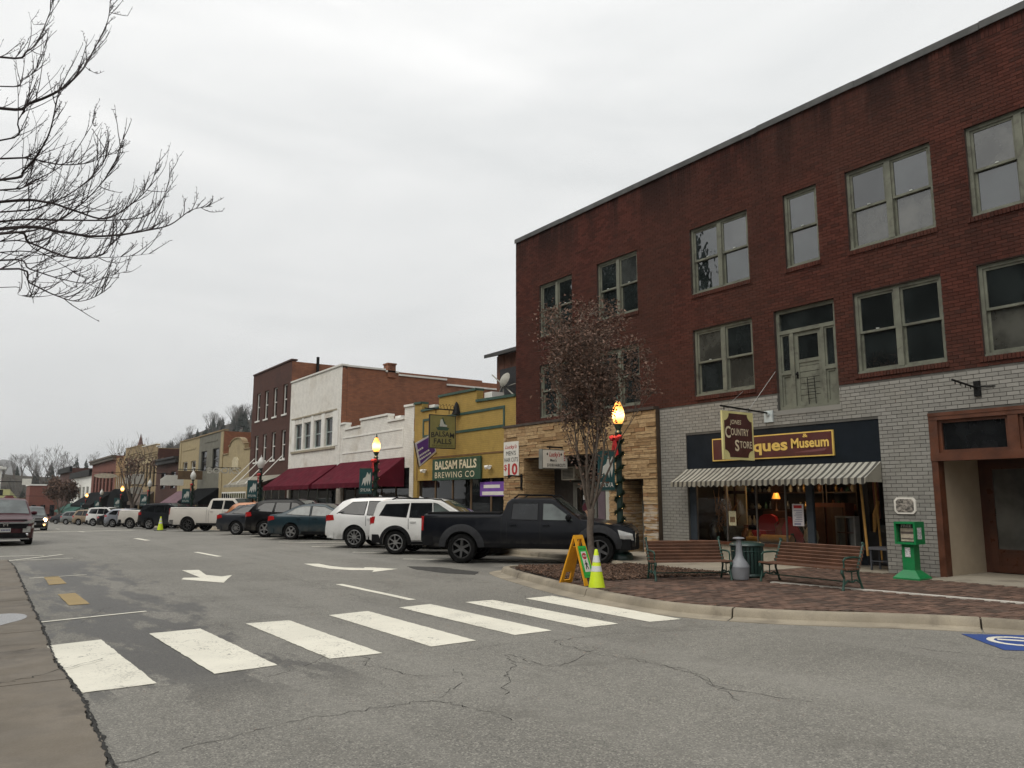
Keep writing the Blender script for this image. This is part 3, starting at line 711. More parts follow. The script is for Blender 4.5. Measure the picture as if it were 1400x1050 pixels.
u0, u1 = a+0.45, b-0.45; q = MB(); bar_frame(q, x+0.05, x+0.1, u0, u1, c+0.09, zt, 0.1)
for k in range(7): q.box(x+0.07-0.004*(k % 2), x+0.1, u0+0.1, u1-0.1, c+0.19+k*0.14, c+0.19+k*0.14+0.128)
q.box(x+0.05, x+0.1, u0+0.1, u1-0.1, 4.87, 4.95); q.build('door_leaf', FRAME, ud)
q = MB(); q.box(x+0.075, x+0.085, u0+0.095, u1-0.095, 4.95, zt-0.1); q.build('pane', PANE, ud)
q = MB(); q.box(x+0.03, x+0.055, u1-0.07, u1-0.03, 4.5, 4.66); q.tube([(x+0.04, u1-0.05, 4.6), (x-0.02, u1-0.05, 4.6)], 0.025); q.build('door_handle', IRON, ud)
q = MB()
for yy in (10.62, 10.8): q.tube([(x-0.0, yy, c+0.09), (x-0.03, yy, c+0.72)], 0.009, 6)
for k in range(4): q.tube([(x-0.005-0.006*k, 10.6, c+0.22+k*0.15), (x-0.005-0.006*k, 10.82, c+0.22+k*0.15)], 0.008, 6)
q.build('iron_rack', IRON, ud)
mb = MB(); mb.box(FX-0.03, FX+0.09, a-0.05, b+0.05, c-0.12, c-0.002); mb.build('door_sill', GREYP, main)

# ------------------------------------------------------------------ shop front with black fascia and striped awning
mb = MB(); mb.box(FX+0.02, FX+0.12, 9.1, 14.58, 2.36, 3.36); fas = mb.build('fascia', BLACK, main)
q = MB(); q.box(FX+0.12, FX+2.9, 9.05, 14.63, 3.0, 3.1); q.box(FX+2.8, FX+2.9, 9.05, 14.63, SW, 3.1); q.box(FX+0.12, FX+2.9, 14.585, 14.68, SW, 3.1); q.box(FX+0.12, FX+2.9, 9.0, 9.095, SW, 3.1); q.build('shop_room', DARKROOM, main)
q = MB(); q.box(FX+0.02, FX+2.85, 9.1, 14.58, 0.0, SW+0.004); q.build('shop_floor', WALK, main)
# plinth under the display window
PLN = mat('cream plinth', (0.42, 0.38, 0.30), 0.8, 0.25, 2, 0.2, dirt=(0.14, 0.12, 0.09), dirt_amt=0.6)
q = MB(); q.box(FX+0.06, FX+0.3, 10.95, 14.58, SW, 0.50); q.build('plinth', PLN, main)
q = MB(); q.box(FX+0.0, FX+0.34, 10.95, 14.58, 0.502, 0.57); q.build('window_ledge', WOOD, main)
BLUEG = mat('slate blue frame', (0.03, 0.04, 0.052), 0.5, 0.2, 3)
ALU = mat('dull metal frame', (0.16, 0.15, 0.14), 0.45, 0.2, 5, metal=0.6)
q = MB(); q.box(FX+0.06, FX+0.16, 14.36, 14.585, 0.57, 2.4); q.box(FX+0.06, FX+0.15, 10.85, 11.02, SW, 2.4); q.build('window_post', BLUEG, main)
yb = [14.36, 13.36, 12.44, 11.6, 11.02]
for k in range(5):
    q = MB(); q.box(FX+0.08, FX+0.12, yb[k]-0.018, yb[k]+0.018, 0.57, 2.4); q.build('glazing_bar', ALU, main)
CLEAR = clear_glass('shop window glass', 1.55, (0.82, 0.84, 0.82))
for k in range(4):
    q = MB(); q.add([(FX+0.1, yb[k]-0.018, 0.57), (FX+0.1, yb[k+1]+0.018, 0.57), (FX+0.1, yb[k+1]+0.018, 2.4), (FX+0.1, yb[k]-0.018, 2.4)], [(0, 1, 2, 3)]); q.build('display_pane', CLEAR, main, fix=False)
# recessed doorway glass on the right of the shop
q = MB(); q.add([(FX+0.12, 10.85, 0.45), (FX+1.4, 10.4, 0.45), (FX+1.4, 10.4, 2.4), (FX+0.12, 10.85, 2.4)], [(0, 1, 2, 3)]); q.build('display_pane', CLEAR, main, fix=False)
q = MB(); q.box(FX+1.36, FX+1.44, 10.36, 10.44, SW, 2.4); q.box(FX+1.36, FX+1.44, 9.36, 9.44, SW, 2.4); q.bar((FX+0.14, 10.84, 0.3), (FX+1.38, 10.41, 0.3), 0.06, 0.34); q.build('door_frame', BLUEG, main)
q = MB(); q.box(FX+1.37, FX+1.41, 9.44, 10.36, SW+0.02, 0.9); q.box(FX+1.37, FX+1.41, 9.44, 9.54, 0.9, 2.3); q.box(FX+1.37, FX+1.41, 10.26, 10.36, 0.9, 2.3); q.box(FX+1.37, FX+1.41, 9.44, 10.36, 2.2, 2.38); sd_ = q.build('shop_door', mat('dark door paint', (0.02, 0.02, 0.022), 0.5), main)
q = MB(); q.add([(FX+1.39, 9.54, 0.9), (FX+1.39, 10.26, 0.9), (FX+1.39, 10.26, 2.2), (FX+1.39, 9.54, 2.2)], [(0, 1, 2, 3)]); q.build('pane', CLEAR, sd_, fix=False)
# awning
def stripe_mat(name, c0, c1, freq, axis='Y', wear=True):
    m, t, b = new_mat(name); P = worldco(t); s = N(t, 'ShaderNodeSeparateXYZ'); L(t, P, s.inputs[0])
    v = math_(t, 'ADD', math_(t, 'MULTIPLY', s.outputs[1], freq), math_(t, 'MULTIPLY', noise(t, P, 2, 2), 0.12)); v = math_(t, 'FRACT', v)
    c = mixc(t, math_(t, 'MULTIPLY', ramp(t, v, 0.52, 0.56), ramp(t, v, 0.99, 0.95)), c0, c1)
    c = mixc(t, ramp(t, noise(t, P, 3, 7, 0.7), 0.45, 0.8, 0, 0.75), c, (0.10, 0.09, 0.07)); c = mixc(t, ramp(t, noise(t, P, 15, 5), 0.55, 0.8, 0, 0.5), c, (0.05, 0.045, 0.035))
    L(t, c, b.inputs['Base Color']); b.inputs['Roughness'].default_value = 0.9; return m
STRIPE = stripe_mat('dirty striped canvas', (0.36, 0.35, 0.30), (0.06, 0.057, 0.05), 6.4)
def awning(parent, ya, yb_, zt, zb, proj, m, valm=None, val=0.2, scallop=0.0, sides=True, fx=FX, inset=0.0, name='awning', sag=0.03, fm=None, seg=24):
    o = MB(); n = seg; m_ = 5; vs = []
    for i in range(n+1):
        y = ya + (yb_-ya)*i/n; yt = y
        for k in range(m_+1):
            t = k/m_; s = math.sin(math.pi*t)*sag*(0.6+0.4*math.sin(i*2.4))
            vs.append((fx - 0.02 - proj*t, y, zt + (zb-zt)*t - s))
    fs = [(i*(m_+1)+k, i*(m_+1)+k+1, (i+1)*(m_+1)+k+1, (i+1)*(m_+1)+k) for i in range(n) for k in range(m_)]
    o.add(vs, fs, True); aw = o.build(name, m, parent, fix=False)
    if sides:
        for y in (ya, yb_): q = MB(); q.add([(fx-0.02, y, zt), (fx-0.02-proj, y, zb), (fx-0.02-proj, y, zb-val*0.9), (fx-0.02, y, zb-val*0.9)], [(0, 1, 2, 3)]); q.build('side_panel', valm or m, aw, fix=False)
    q = MB(); vs = []; nn = n*4
    for i in range(nn+1):
        y = ya + (yb_-ya)*i/nn; drop = val + (scallop*abs(math.sin(math.pi*i*0.25*1.0)) if scallop else 0) + 0.006*math.sin(i*1.7); wv = 0.012*math.sin(i*0.9)
        vs += [(fx-0.02-proj, y, zb), (fx-0.02-proj-0.01+wv, y, zb-drop)]
    q.add(vs, [(2*i, 2*i+1, 2*i+3, 2*i+2) for i in range(nn)]); q.build('valance', valm or m, aw, fix=False)
    q = MB(); q.tube([(fx-0.0-proj, ya+0.02, zb-0.03), (fx-proj, yb_-0.02, zb-0.03)], 0.016, 6)
    for y in (ya+0.05, yb_-0.05): q.tube([(fx+0.02, y, zb-0.03), (fx-proj, y, zb-0.03)], 0.014, 6)
    q.build('awning_frame', fm or IRON, aw)
    return aw
VALM = stripe_mat('worn valance', (0.25, 0.235, 0.19), (0.05, 0.047, 0.04), 6.4)
awning(main, 9.1, 14.6, 2.44, 2.09, 0.62, STRIPE, VALM, 0.1, 0.045, seg=30)
# the sign board on the fascia
MAR = mat('maroon sign paint', (0.085, 0.022, 0.02), 0.45, 0.2, 2); GOLD = mat('gold sign paint', (0.72, 0.49, 0.12), 0.5, 0.1, 4); PALEG = mat('pale yellow sign paint', (0.66, 0.60, 0.27), 0.5, 0.12, 3); CREAM = mat('cream letter paint', (0.68, 0.60, 0.42), 0.6, 0.1, 4)
U_, V_ = (0, -1, 0), (0, 0, 1)
sb = thing('sign_board', 'long maroon shop board reading Antiques and Museum with gold border on black fascia', 'sign', (FX, 12, 2.7))
q = MB(); q.box(FX-0.03, FX+0.018, 10.18, 13.66, 2.62, 3.2); q.build('border', GOLD, sb)
q = MB(); q.box(FX-0.036, FX-0.0305, 10.21, 13.63, 2.65, 3.17); q.build('panel', MAR, sb)
lettering('Antiques', (FX-0.038, 13.3, 2.81), U_, V_, 0.27, GOLD, sb, width=1.93, bold=0.03)
lettering('Museum', (FX-0.038, 11.27, 2.84), U_, V_, 0.22, GOLD, sb, width=0.99, bold=0.028, arc=0.0)
lettering('&', (FX-0.038, 10.95, 3.075), U_, V_, 0.085, GOLD, sb, width=0.14, bold=0.02)
q = MB(); q.add([(FX-0.0375, 11.2, 2.73), (FX-0.0375, 10.8, 2.77), (FX-0.0375, 10.35, 2.8), (FX-0.0375, 10.4, 2.74), (FX-0.0375, 10.8, 2.72)], [(0, 4, 3, 2, 1)]); q.build('swoosh', mat('faded pink', (0.17, 0.06, 0.06), 0.6), sb)
# hanging sign of the country store (perpendicular to the wall)
sy = 11.86
hs = thing('hanging_sign', 'maroon and pale yellow hanging sign reading Jones Country Store on iron bracket', 'sign', (FX, sy, 2.6))
hx0, hx1, hz0, hz1 = 14.22, 15.32, 2.55, 3.68
q = MB(); q.box(hx0, hx1, sy-0.025, sy+0.025, hz0, hz1); q.build('border', PALEG, hs)
w_, h_ = hx1-hx0, hz1-hz0; poly = []; rr = 0.17; ins = 0.055
for cx, cz, a0 in ((hx0+ins, hz0+ins, 90), (hx1-ins, hz0+ins, 180), (hx1-ins, hz1-ins, 270), (hx0+ins, hz1-ins, 0)):
    for k in range(9):
        a = R(a0 - k*90/8); poly.append((cx + rr*math.cos(a), cz + rr*math.sin(a)))
q = MB(); q.prism(poly, lambda a, b, c: (a, c, b), sy-0.029, sy+0.029); q.build('panel', mat('dark maroon sign paint', (0.07, 0.02, 0.018), 0.5, 0.25, 3), hs)
HU = (1, 0, 0)
lettering('JONES', (hx0+0.25, sy-0.03, 3.38), HU, V_, 0.1, CREAM, hs, width=0.4, bold=0.01, shear=0.15)
lettering('C', (hx0+0.07, sy-0.03, 3.06), HU, V_, 0.26, CREAM, hs, width=0.19, bold=0.02); lettering('OUNTRY', (hx0+0.27, sy-0.03, 3.12), HU, V_, 0.16, CREAM, hs, width=0.64, bold=0.01)
lettering('S', (hx0+0.40, sy-0.03, 2.76), HU, V_, 0.25, CREAM, hs, width=0.15, bold=0.02); lettering('TORE', (hx0+0.57, sy-0.03, 2.83), HU, V_, 0.16, CREAM, hs, width=0.44, bold=0.01)
q = MB(); q.tube([(hx0-0.02, sy, 3.79), (FX+0.02, sy, 3.72)], 0.022, 8)
for xx in (hx0+0.1, hx1-0.1): q.tube([(xx, sy, 3.78), (xx, sy, 3.7)], 0.012, 6)
q.build('bracket_arm', IRON, hs)
q = MB(); q.box(FX-0.06, FX-0.013, sy-0.12, sy+0.12, 3.5, 3.78); q.tube([(FX-0.1, sy, 3.7), (FX+0.0, sy, 3.72)], 0.05, 8); q.build('wall_plate', mat('pale painted iron', (0.5, 0.55, 0.55), 0.6), hs)
q = MB(); q.tube([(hx1-0.1, sy, 3.76), (FX-0.02, 11.62, 4.72)], 0.006, 5); q.tube([(hx0+0.2, sy, 3.79), (FX-0.02, 12.6, 4.35)], 0.005, 5); q.build('guy_wire', mat('galvanised wire', (0.4, 0.4, 0.38), 0.5, metal=0.5), hs)

# empty sign bracket over the portal, plaque, portal joinery
eb = thing('sign_bracket', 'empty black iron sign bracket jutting from grey wall above wooden doorway', 'bracket', (FX, 7.0, 3.9))
q = MB(); q.box(FX-0.05, FX-0.013, 6.98, 7.1, 3.62, 3.92); q.build('wall_plate', IRON, eb)
q = MB(); q.tube([(FX-0.03, 7.04, 3.78), (FX-1.0, 7.04, 3.86)], 0.02, 8)
for k in range(4): q.tube([(FX-0.3-k*0.2, 7.04, 3.80+k*0.016), (FX-0.3-k*0.2, 7.04, 3.74+k*0.016)], 0.01, 6)
q.tube([(FX-0.05, 7.04, 3.8), (FX-0.02, 6.72, 3.79)], 0.012, 6); q.build('bracket_arm', IRON, eb)
pl = thing('wall_plaque', 'small white framed street picture plaque on the grey brick wall', 'plaque', (FX, 8.63, 1.5))
oct_ = lambda a, b, c, d, k: [(a+k, c), (b-k, c), (b, c+k), (b, d-k), (b-k, d), (a+k, d), (a, d-k), (a, c+k)]
q = MB(); q.prism(oct_(8.41, 8.86, 1.34, 1.68, 0.06), lambda a, b, c: (c, a, b), FX-0.045, FX-0.01); q.build('frame', mat('white frame', (0.72, 0.69, 0.62), 0.6, 0.1), pl)
def photo_mat():
    m, t, b = new_mat('faded street print'); P = worldco(t); mp = N(t, 'ShaderNodeMapping'); mp.inputs['Scale'].default_value = (1, 9, 16); L(t, P, mp.inputs[0])
    c = mixc(t, ramp(t, noise(t, mp.outputs[0], 1.2, 5, 0.7), 0.35, 0.65), (0.03, 0.028, 0.025), (0.42, 0.38, 0.33)); L(t, c, b.inputs['Base Color']); return m
q = MB(); q.prism(oct_(8.45, 8.82, 1.375, 1.645, 0.045), lambda a, b, c: (c, a, b), FX-0.049, FX-0.04); q.build('print', photo_mat(), pl)
pa, pb_ = PORT[0], PORT[1]
mb = MB(); mb.box(FX-0.03, FX+0.2, pb_-0.13, pb_-0.002, SW, 2.40); mb.build('door_jamb', WOOD, main); mb = MB(); mb.box(FX-0.03, FX+0.2, pa, pa+0.13, SW, 2.40); mb.build('door_jamb', WOOD, main)
mb = MB(); mb.box(FX-0.05, FX+0.2, pa, pb_, 2.40, 2.56); mb.box(FX-0.04, FX+0.2, pa, pb_, 3.22, 3.36); mb.box(FX-0.035, FX+0.2, pb_-0.17, pb_, 2.56, 3.22); mb.box(FX-0.03, FX+0.19, 6.38, 6.56, 2.56, 3.22); mb.box(FX-0.05, FX-0.0, pa, pb_, 3.30, 3.37); tr_ = mb.build('transom', WOOD, main)
for u0, u1 in ((pa+0.1, 6.38), (6.56, pb_-0.17)):
    q = MB(); bar_frame(q, FX+0.02, FX+0.12, u0, u1, 2.56, 3.22, 0.06); q.build('transom_frame', WOOD, tr_)
    q = MB(); q.box(FX+0.07, FX+0.08, u0+0.05, u1-0.05, 2.61, 3.17); q.build('pane', PANE_S, tr_)
vd = 1.7
q = MB(); q.box(FX+0.2, FX+vd, pb_-0.1, pb_+0.02, SW, 2.55); q.build('vestibule_wall', PLAST, main)
q = MB(); q.box(FX+0.2, FX+vd+0.3, pa-0.1, pb_+0.02, 2.56, 2.66); q.box(FX+0.2, FX+vd, pa-0.12, pa, SW, 2.55); q.build('vestibule_ceiling', PLAST, main)
q = MB(); q.box(FX, FX+vd+0.2, pa, pb_, 0.0, SW+0.01); q.build('vestibule_floor', WALK, main)
DW = mat('dark varnished door', (0.06, 0.02, 0.01), 0.35, 0.3, 3)
q = MB(); q.box(FX+vd, FX+vd+0.1, pa, pb_, SW, 2.56); q.build('vestibule_back', mat('dark panelling', (0.06, 0.02, 0.011), 0.4, 0.3, 3), main)
for k in range(3):
    d1 = pb_-0.25-k*0.98; d0 = d1-0.92
    q = MB(); bar_frame(q, FX+vd-0.06, FX+vd-0.002, d0, d1, SW+0.03, 2.4, 0.14); q.box(FX+vd-0.055, FX+vd-0.002, d0+0.14, d1-0.14, SW+0.1, 0.62); q.box(FX+vd-0.07, FX+vd-0.05, d0+0.2, d1-0.2, SW+0.2, 0.55); dr = q.build('door', DW, main)
    q = MB(); q.box(FX+vd-0.03, FX+vd-0.02, d0+0.135, d1-0.135, 0.62, 2.27); q.build('pane', pane_mat('door glass', (0.05, 0.05, 0.045), 1.6, 0.1), dr)
    q = MB(); q.tube([(FX+vd-0.1, d0+0.08, 1.0), (FX+vd-0.06, d0+0.08, 1.0)], 0.03); q.build('door_handle', mat('brass', (0.4, 0.28, 0.1), 0.35, metal=0.9), dr)

# ------------------------------------------------------------------ stone-faced barber shop front
SX = FX - 0.14
def stone_mat():
    m, t, b = new_mat('tan ledge stone'); P = worldco(t)
    gi = N(t, 'ShaderNodeNewGeometry').outputs['Random Per Island']; oi = N(t, 'ShaderNodeObjectInfo').outputs['Random']; f = math_(t, 'FRACT', math_(t, 'ADD', gi, oi))
    c = mixc(t, ramp(t, f, 0.0, 0.6), (0.28, 0.17, 0.075), (0.48, 0.33, 0.17)); c = mixc(t, ramp(t, f, 0.72, 1.0), c, (0.31, 0.165, 0.07))
    mp = N(t, 'ShaderNodeMapping'); mp.inputs['Scale'].default_value = (1, 1, 5); L(t, P, mp.inputs[0])
    c = mixc(t, ramp(t, noise(t, mp.outputs[0], 6, 6, 0.65), 0.35, 0.7, 0, 0.6), c, (0.12, 0.07, 0.035))
    s = N(t, 'ShaderNodeSeparateXYZ'); L(t, P, s.inputs[0])      # efflorescence low on the right pier
    e = math_(t, 'MULTIPLY', ramp(t, s.outputs[2], 1.9, 1.0), math_(t, 'MULTIPLY', ramp(t, s.outputs[1], 17.4, 16.6), ramp(t, noise(t, mp.outputs[0], 3, 4), 0.45, 0.6, 0, 0.85)))
    c = mixc(t, e, c, (0.55, 0.49, 0.41))
    L(t, c, b.inputs['Base Color']); b.inputs['Roughness'].default_value = 0.9; bump(t, b, noise(t, P, 35, 6, 0.65), 0.6, 0.015); return m
STONE = stone_mat(); SMORT = mat('stone joint', (0.06, 0.04, 0.025), 0.95, 0.3, 3)
LREC = (17.54, 21.88, -0.1, 3.02); SDOOR = (16.1, 16.98, -0.1, 2.2)
mb = MB(); wall_holes(mb, SX, 15.56, 23.12, -0.1, 4.16, [LREC, SDOOR], 0.14); mb.box(SX, FX-0.002, 15.555, 15.558, -0.1, 4.16); mb.box(SX, FX, 23.12, 23.125, -0.1, 4.16); mb.box(SX, FX-0.002, 15.56, 23.12, 4.16, 4.165); sf = mb.build('stone_front', SMORT, main)
stones = []; z = SW; r3 = random.Random(21)
while z < 4.12:
    hz = min(r3.choice((0.055, 0.07, 0.085, 0.1, 0.12)), 4.16 - z)
    if hz < 0.03: break
    segs = [(15.56, 23.12)]
    for h in (LREC, SDOOR):
        if h[2] < z + hz*0.7 and h[3] > z + hz*0.3:
            ns = []
            for a, b in segs:
                if h[1] <= a or h[0] >= b: ns.append((a, b)); continue
                if h[0] > a: ns.append((a, h[0]))
                if h[1] < b: ns.append((h[1], b))
            segs = ns
    for a, b in segs:
        y = a
        while y < b - 0.02:
            ln = min(r3.uniform(0.18, 0.75), b - y)
            if b - y - ln < 0.08: ln = b - y
            stones.append((y+ln/2, z+hz/2, ln-0.01, hz-0.009, r3.uniform(0.02, 0.06))); y += ln
    z += hz
order = sorted(range(len(stones)), key=lambda i: -stones[i][2]*stones[i][3]); sing = set(order[:300])
brick_thing(stones, SX, STONE, main, sing, name='stone')
q = MB(); q.box(SX-0.08, FX+0.0, 15.56, 23.15, 4.168, 4.25); q.build('ledge', mat('dark stone cap', (0.06, 0.045, 0.035), 0.9, 0.3, 3), main)
# recess walls (stone), back wall joinery
RX = FX + 1.15
q = MB(); q.box(FX+0.0, RX, 21.881, 21.98, -0.1, 3.02); q.box(FX, RX, 17.44, 17.539, -0.1, 3.02); q.build('recess_wall', SMORT, main)
stn = []; z = SW
q = MB()
while z < 3.0:
    hz = min(r3.choice((0.06, 0.075, 0.09, 0.11)), 3.02-z); x = SX
    while x < RX - 0.02:
        ln = min(r3.uniform(0.2, 0.6), RX-x); q.box(x+0.004, x+ln-0.004, 21.885-r3.uniform(0.012, 0.04), 21.89, z+0.004, z+hz-0.005); x += ln
    z += hz
q.build('stone_return', STONE, main, kind='stuff', fix=False)
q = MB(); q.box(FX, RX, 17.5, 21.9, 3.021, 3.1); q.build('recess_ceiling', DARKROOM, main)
GFR = mat('grey metal frame', (0.20, 0.20, 0.18), 0.5, 0.2, 3, metal=0.2)
q = MB(); q.box(RX, RX+0.1, 17.5, 21.9, -0.1, 3.05); bk = q.build('recess_back', mat('dark timber lining', (0.03, 0.024, 0.02), 0.7, 0.3, 3), main)
da, db = 19.55, 20.75
q = MB(); bar_frame(q, RX-0.07, RX-0.002, da, db, SW, 2.2, 0.09); q.build('door_frame', GFR, main)
q = MB(); bar_frame(q, RX-0.06, RX-0.003, da+0.1, db-0.1, SW+0.02, 2.1, 0.08); ld = q.build('door', GFR, main); ld['label'] = 'glass barber shop door in a grey metal frame'
q = MB(); q.box(RX-0.03, RX-0.02, da+0.18, db-0.18, SW+0.1, 2.03); q.build('pane', PANE_S, ld)
q = MB(); q.box(RX-0.036, RX-0.031, 20.15, 20.27, 1.62, 1.78); q.box(RX-0.036, RX-0.031, 19.78, 19.95, 1.12, 1.24); q.build('notice', mat('white paper', (0.7, 0.7, 0.68), 0.8, 0.05), ld)
q = MB(); q.prism([(20.0, 1.3), (20.28, 1.24), (20.32, 1.4), (20.2, 1.52), (20.05, 1.48)], lambda a, b, c: (c, a, b), RX-0.036, RX-0.031); q.build('poster', mat('maroon print', (0.10, 0.015, 0.03), 0.7), ld)
q = MB(); q.prism([(20.0, 0.9), (20.06, 0.9), (20.1, 1.15), (20.2, 1.24), (20.1, 1.28), (20.02, 1.2)], lambda a, b, c: (c, a, b), RX-0.037, RX-0.032); q.build('poster', mat('skin-toned print', (0.5, 0.3, 0.2), 0.7), ld)
q = MB(); bar_frame(q, RX-0.06, RX-0.002, 18.1, 19.5, 0.6, 2.2, 0.07); wl = q.build('window', GFR, main); q = MB(); q.box(RX-0.03, RX-0.02, 18.16, 19.44, 0.66, 2.14); q.build('pane', PANE_S, wl)
lettering('2', (RX-0.035, 18.62, 1.62), U_, V_, 0.4, mat('white vinyl', (0.75, 0.75, 0.72), 0.5), wl, bold=0.02)
q = MB(); bar_frame(q, RX-0.05, RX-0.002, 18.1, 20.0, 2.25, 2.95, 0.06); wl = q.build('window', GFR, main); q = MB(); q.box(RX-0.03, RX-0.02, 18.16, 19.94, 2.3, 2.9); q.build('pane', PANE_S, wl)
q = MB(); q.box(RX-0.5, RX-0.05, 20.15, 20.85, 2.28, 2.72); ac = tag(q.build('air_conditioner', mat('beige appliance', (0.36, 0.33, 0.27), 0.6)), 'beige boxed air conditioner above the barber shop door', 'air conditioner')
q = MB()
for k in range(8): q.box(RX-0.512, RX-0.5, 20.22, 20.78, 2.33+k*0.045, 2.33+k*0.045+0.022)
q.build('grille', mat('dark grille', (0.03, 0.03, 0.03), 0.7), ac)
q = MB(); q.box(FX+0.05, FX+0.12, 17.56, 17.95, 0.5, 2.55); q.build('white_panel', mat('off-white board', (0.42, 0.42, 0.36), 0.7, 0.12, 2), main)
q = MB(); q.box(FX+0.05, FX+0.12, 17.98, 18.3, 0.3, 2.6); q.build('panel', mat('purple-grey board', (0.10, 0.07, 0.085), 0.7, 0.2, 2), main)
# small door on the right of the stone front
q = MB(); q.box(FX+0.75, FX+0.85, 16.0, 17.0, -0.1, 2.3); q.box(FX, FX+0.75, 16.981, 17.05, -0.1, 2.3); q.box(FX, FX+0.75, 16.03, 16.099, -0.1, 2.3); q.box(FX, FX+0.8, 16.0, 17.05, 2.201, 2.3); q.build('recess_wall', SMORT, main)
q = MB(); z = SW
while z < 2.2:
    hz = min(r3.choice((0.06, 0.075, 0.09, 0.11)), 2.2-z); x = SX
    while x < FX + 0.62:
        ln = min(r3.uniform(0.2, 0.5), FX+0.62-x); q.box(x+0.004, x+ln-0.004, 16.984-r3.uniform(0.012, 0.035), 16.99, z+0.004, z+hz-0.005); x += ln
    z += hz
q.build('stone_return', STONE, main, kind='stuff', fix=False)
q = MB(); bar_frame(q, FX+0.62, FX+0.7, 16.1, 16.98, SW, 2.2, 0.07); q.box(FX+0.63, FX+0.69, 16.17, 16.91, SW, 0.36); q.box(FX+0.63, FX+0.69, 16.17, 16.91, 1.2, 1.25); d2 = q.build('door', GFR, main)
q = MB(); q.box(FX+0.655, FX+0.665, 16.17, 16.91, 0.36, 2.13); q.build('pane', PANE_S, d2)
q = MB(); q.prism([(16.3, 0.38), (16.62, 0.38), (16.56, 0.75), (16.46, 1.0), (16.36, 0.75)], lambda a, b, c: (c, a, b), FX+0.64, FX+0.654); q.build('sticker', mat('green print', (0.05, 0.35, 0.06), 0.6), d2)
q = MB(); q.prism([(16.2, 0.7), (16.36, 0.7), (16.38, 0.9), (16.28, 1.02), (16.19, 0.9)], lambda a, b, c: (c, a, b), FX+0.635, FX+0.639); q.build('sticker', mat('red print', (0.5, 0.02, 0.02), 0.6), d2)
# barber signs
WHT = mat('sign white', (0.66, 0.64, 0.58), 0.6, 0.08, 2); REDL = mat('sign red', (0.42, 0.02, 0.02), 0.6, 0.1); BLKL = mat('sign black', (0.02, 0.02, 0.022), 0.6, 0.1)
ps = thing('price_sign', 'white banner on the stone wall offering haircuts for ten dollars in red', 'sign', (SX, 22.6, 2.5)); sxx = SX - 0.07
q = MB(); q.box(sxx, sxx+0.02, 22.16, 23.08, 2.46, 3.66); q.build('panel', WHT, ps)
lettering("Lucky's", (sxx-0.002, 22.98, 3.42), U_, V_, 0.13, REDL, ps, width=0.72, shear=0.3, bold=0.01)
lettering("MEN'S", (sxx-0.002, 22.92, 3.18), U_, V_, 0.15, BLKL, ps, width=0.6); lettering('HAIR CUTS', (sxx-0.002, 23.03, 2.95), U_, V_, 0.15, BLKL, ps, width=0.84)
lettering('10', (sxx-0.002, 22.8, 2.5), U_, V_, 0.38, REDL, ps, width=0.58, bold=0.03); lettering('$', (sxx-0.002, 23.05, 2.66), U_, V_, 0.2, REDL, ps, width=0.18, bold=0.02)
bx_ = thing('box_sign', "white projecting light box lettered for Lucky's men's haircuts over recessed door", 'sign', (FX, 19.9, 2.6)); by = 19.75
q = MB(); q.box(14.93, 15.97, by-0.09, by+0.09, 2.6, 3.22); q.build('housing', GFR, bx_)
q = MB(); q.box(14.96, 15.94, by-0.096, by-0.0901, 2.63, 3.19); q.build('face', WHT, bx_)
lettering("Lucky's", (15.2, by-0.098, 2.99), HU, V_, 0.15, REDL, bx_, width=0.45, shear=0.3, bold=0.015); lettering("Men's", (15.24, by-0.098, 2.83), HU, V_, 0.09, BLKL, bx_, width=0.26, bold=0.01)
lettering('$10.00 HAIRCUTS', (15.12, by-0.098, 2.67), HU, V_, 0.1, BLKL, bx_, width=0.74, bold=0.015)
q = MB()
for k in range(5): q.box(15.8, 15.86, by-0.099, by-0.097, 2.86+k*0.06, 2.89+k*0.06)
q.build('pole_motif', REDL, bx_)
for xx in (15.13, 15.7):
    q = MB(); q.prism([(xx, 3.02), (xx+0.035, 3.06), (xx, 3.12), (xx-0.035, 3.06)], lambda a, b, c: (a, c, b), by-0.099, by-0.097); q.build('spade_motif', BLKL, bx_)
q = MB(); q.tube([(15.3, by, 3.22), (15.3, by, 3.3)], 0.02); q.bar((15.2, by, 3.3), (FX+0.3, by, 3.3), 0.05, 0.05); q.build('bracket_arm', IRON, bx_)
wlp = thing('wall_lamp', 'small black bracket lamp fixed on the stone wall left of the recess', 'lamp', (SX, 21.98, 2.1))
q = MB(); q.box(SX-0.1, SX-0.05, 21.95, 22.02, 1.95, 2.5); q.build('wall_plate', IRON, wlp)
q = MB(); q.tube([(SX-0.08, 21.98, 2.42), (SX-0.55, 21.98, 2.44)], 0.025, 8); q.tube([(SX-0.5, 21.98, 2.44), (SX-0.62, 21.98, 2.4)], [0.03, 0.06], 8); q.tube([(SX-0.08, 21.98, 2.03), (SX-0.35, 21.98, 2.02)], 0.02, 8); q.build('bracket_arm', IRON, wlp)
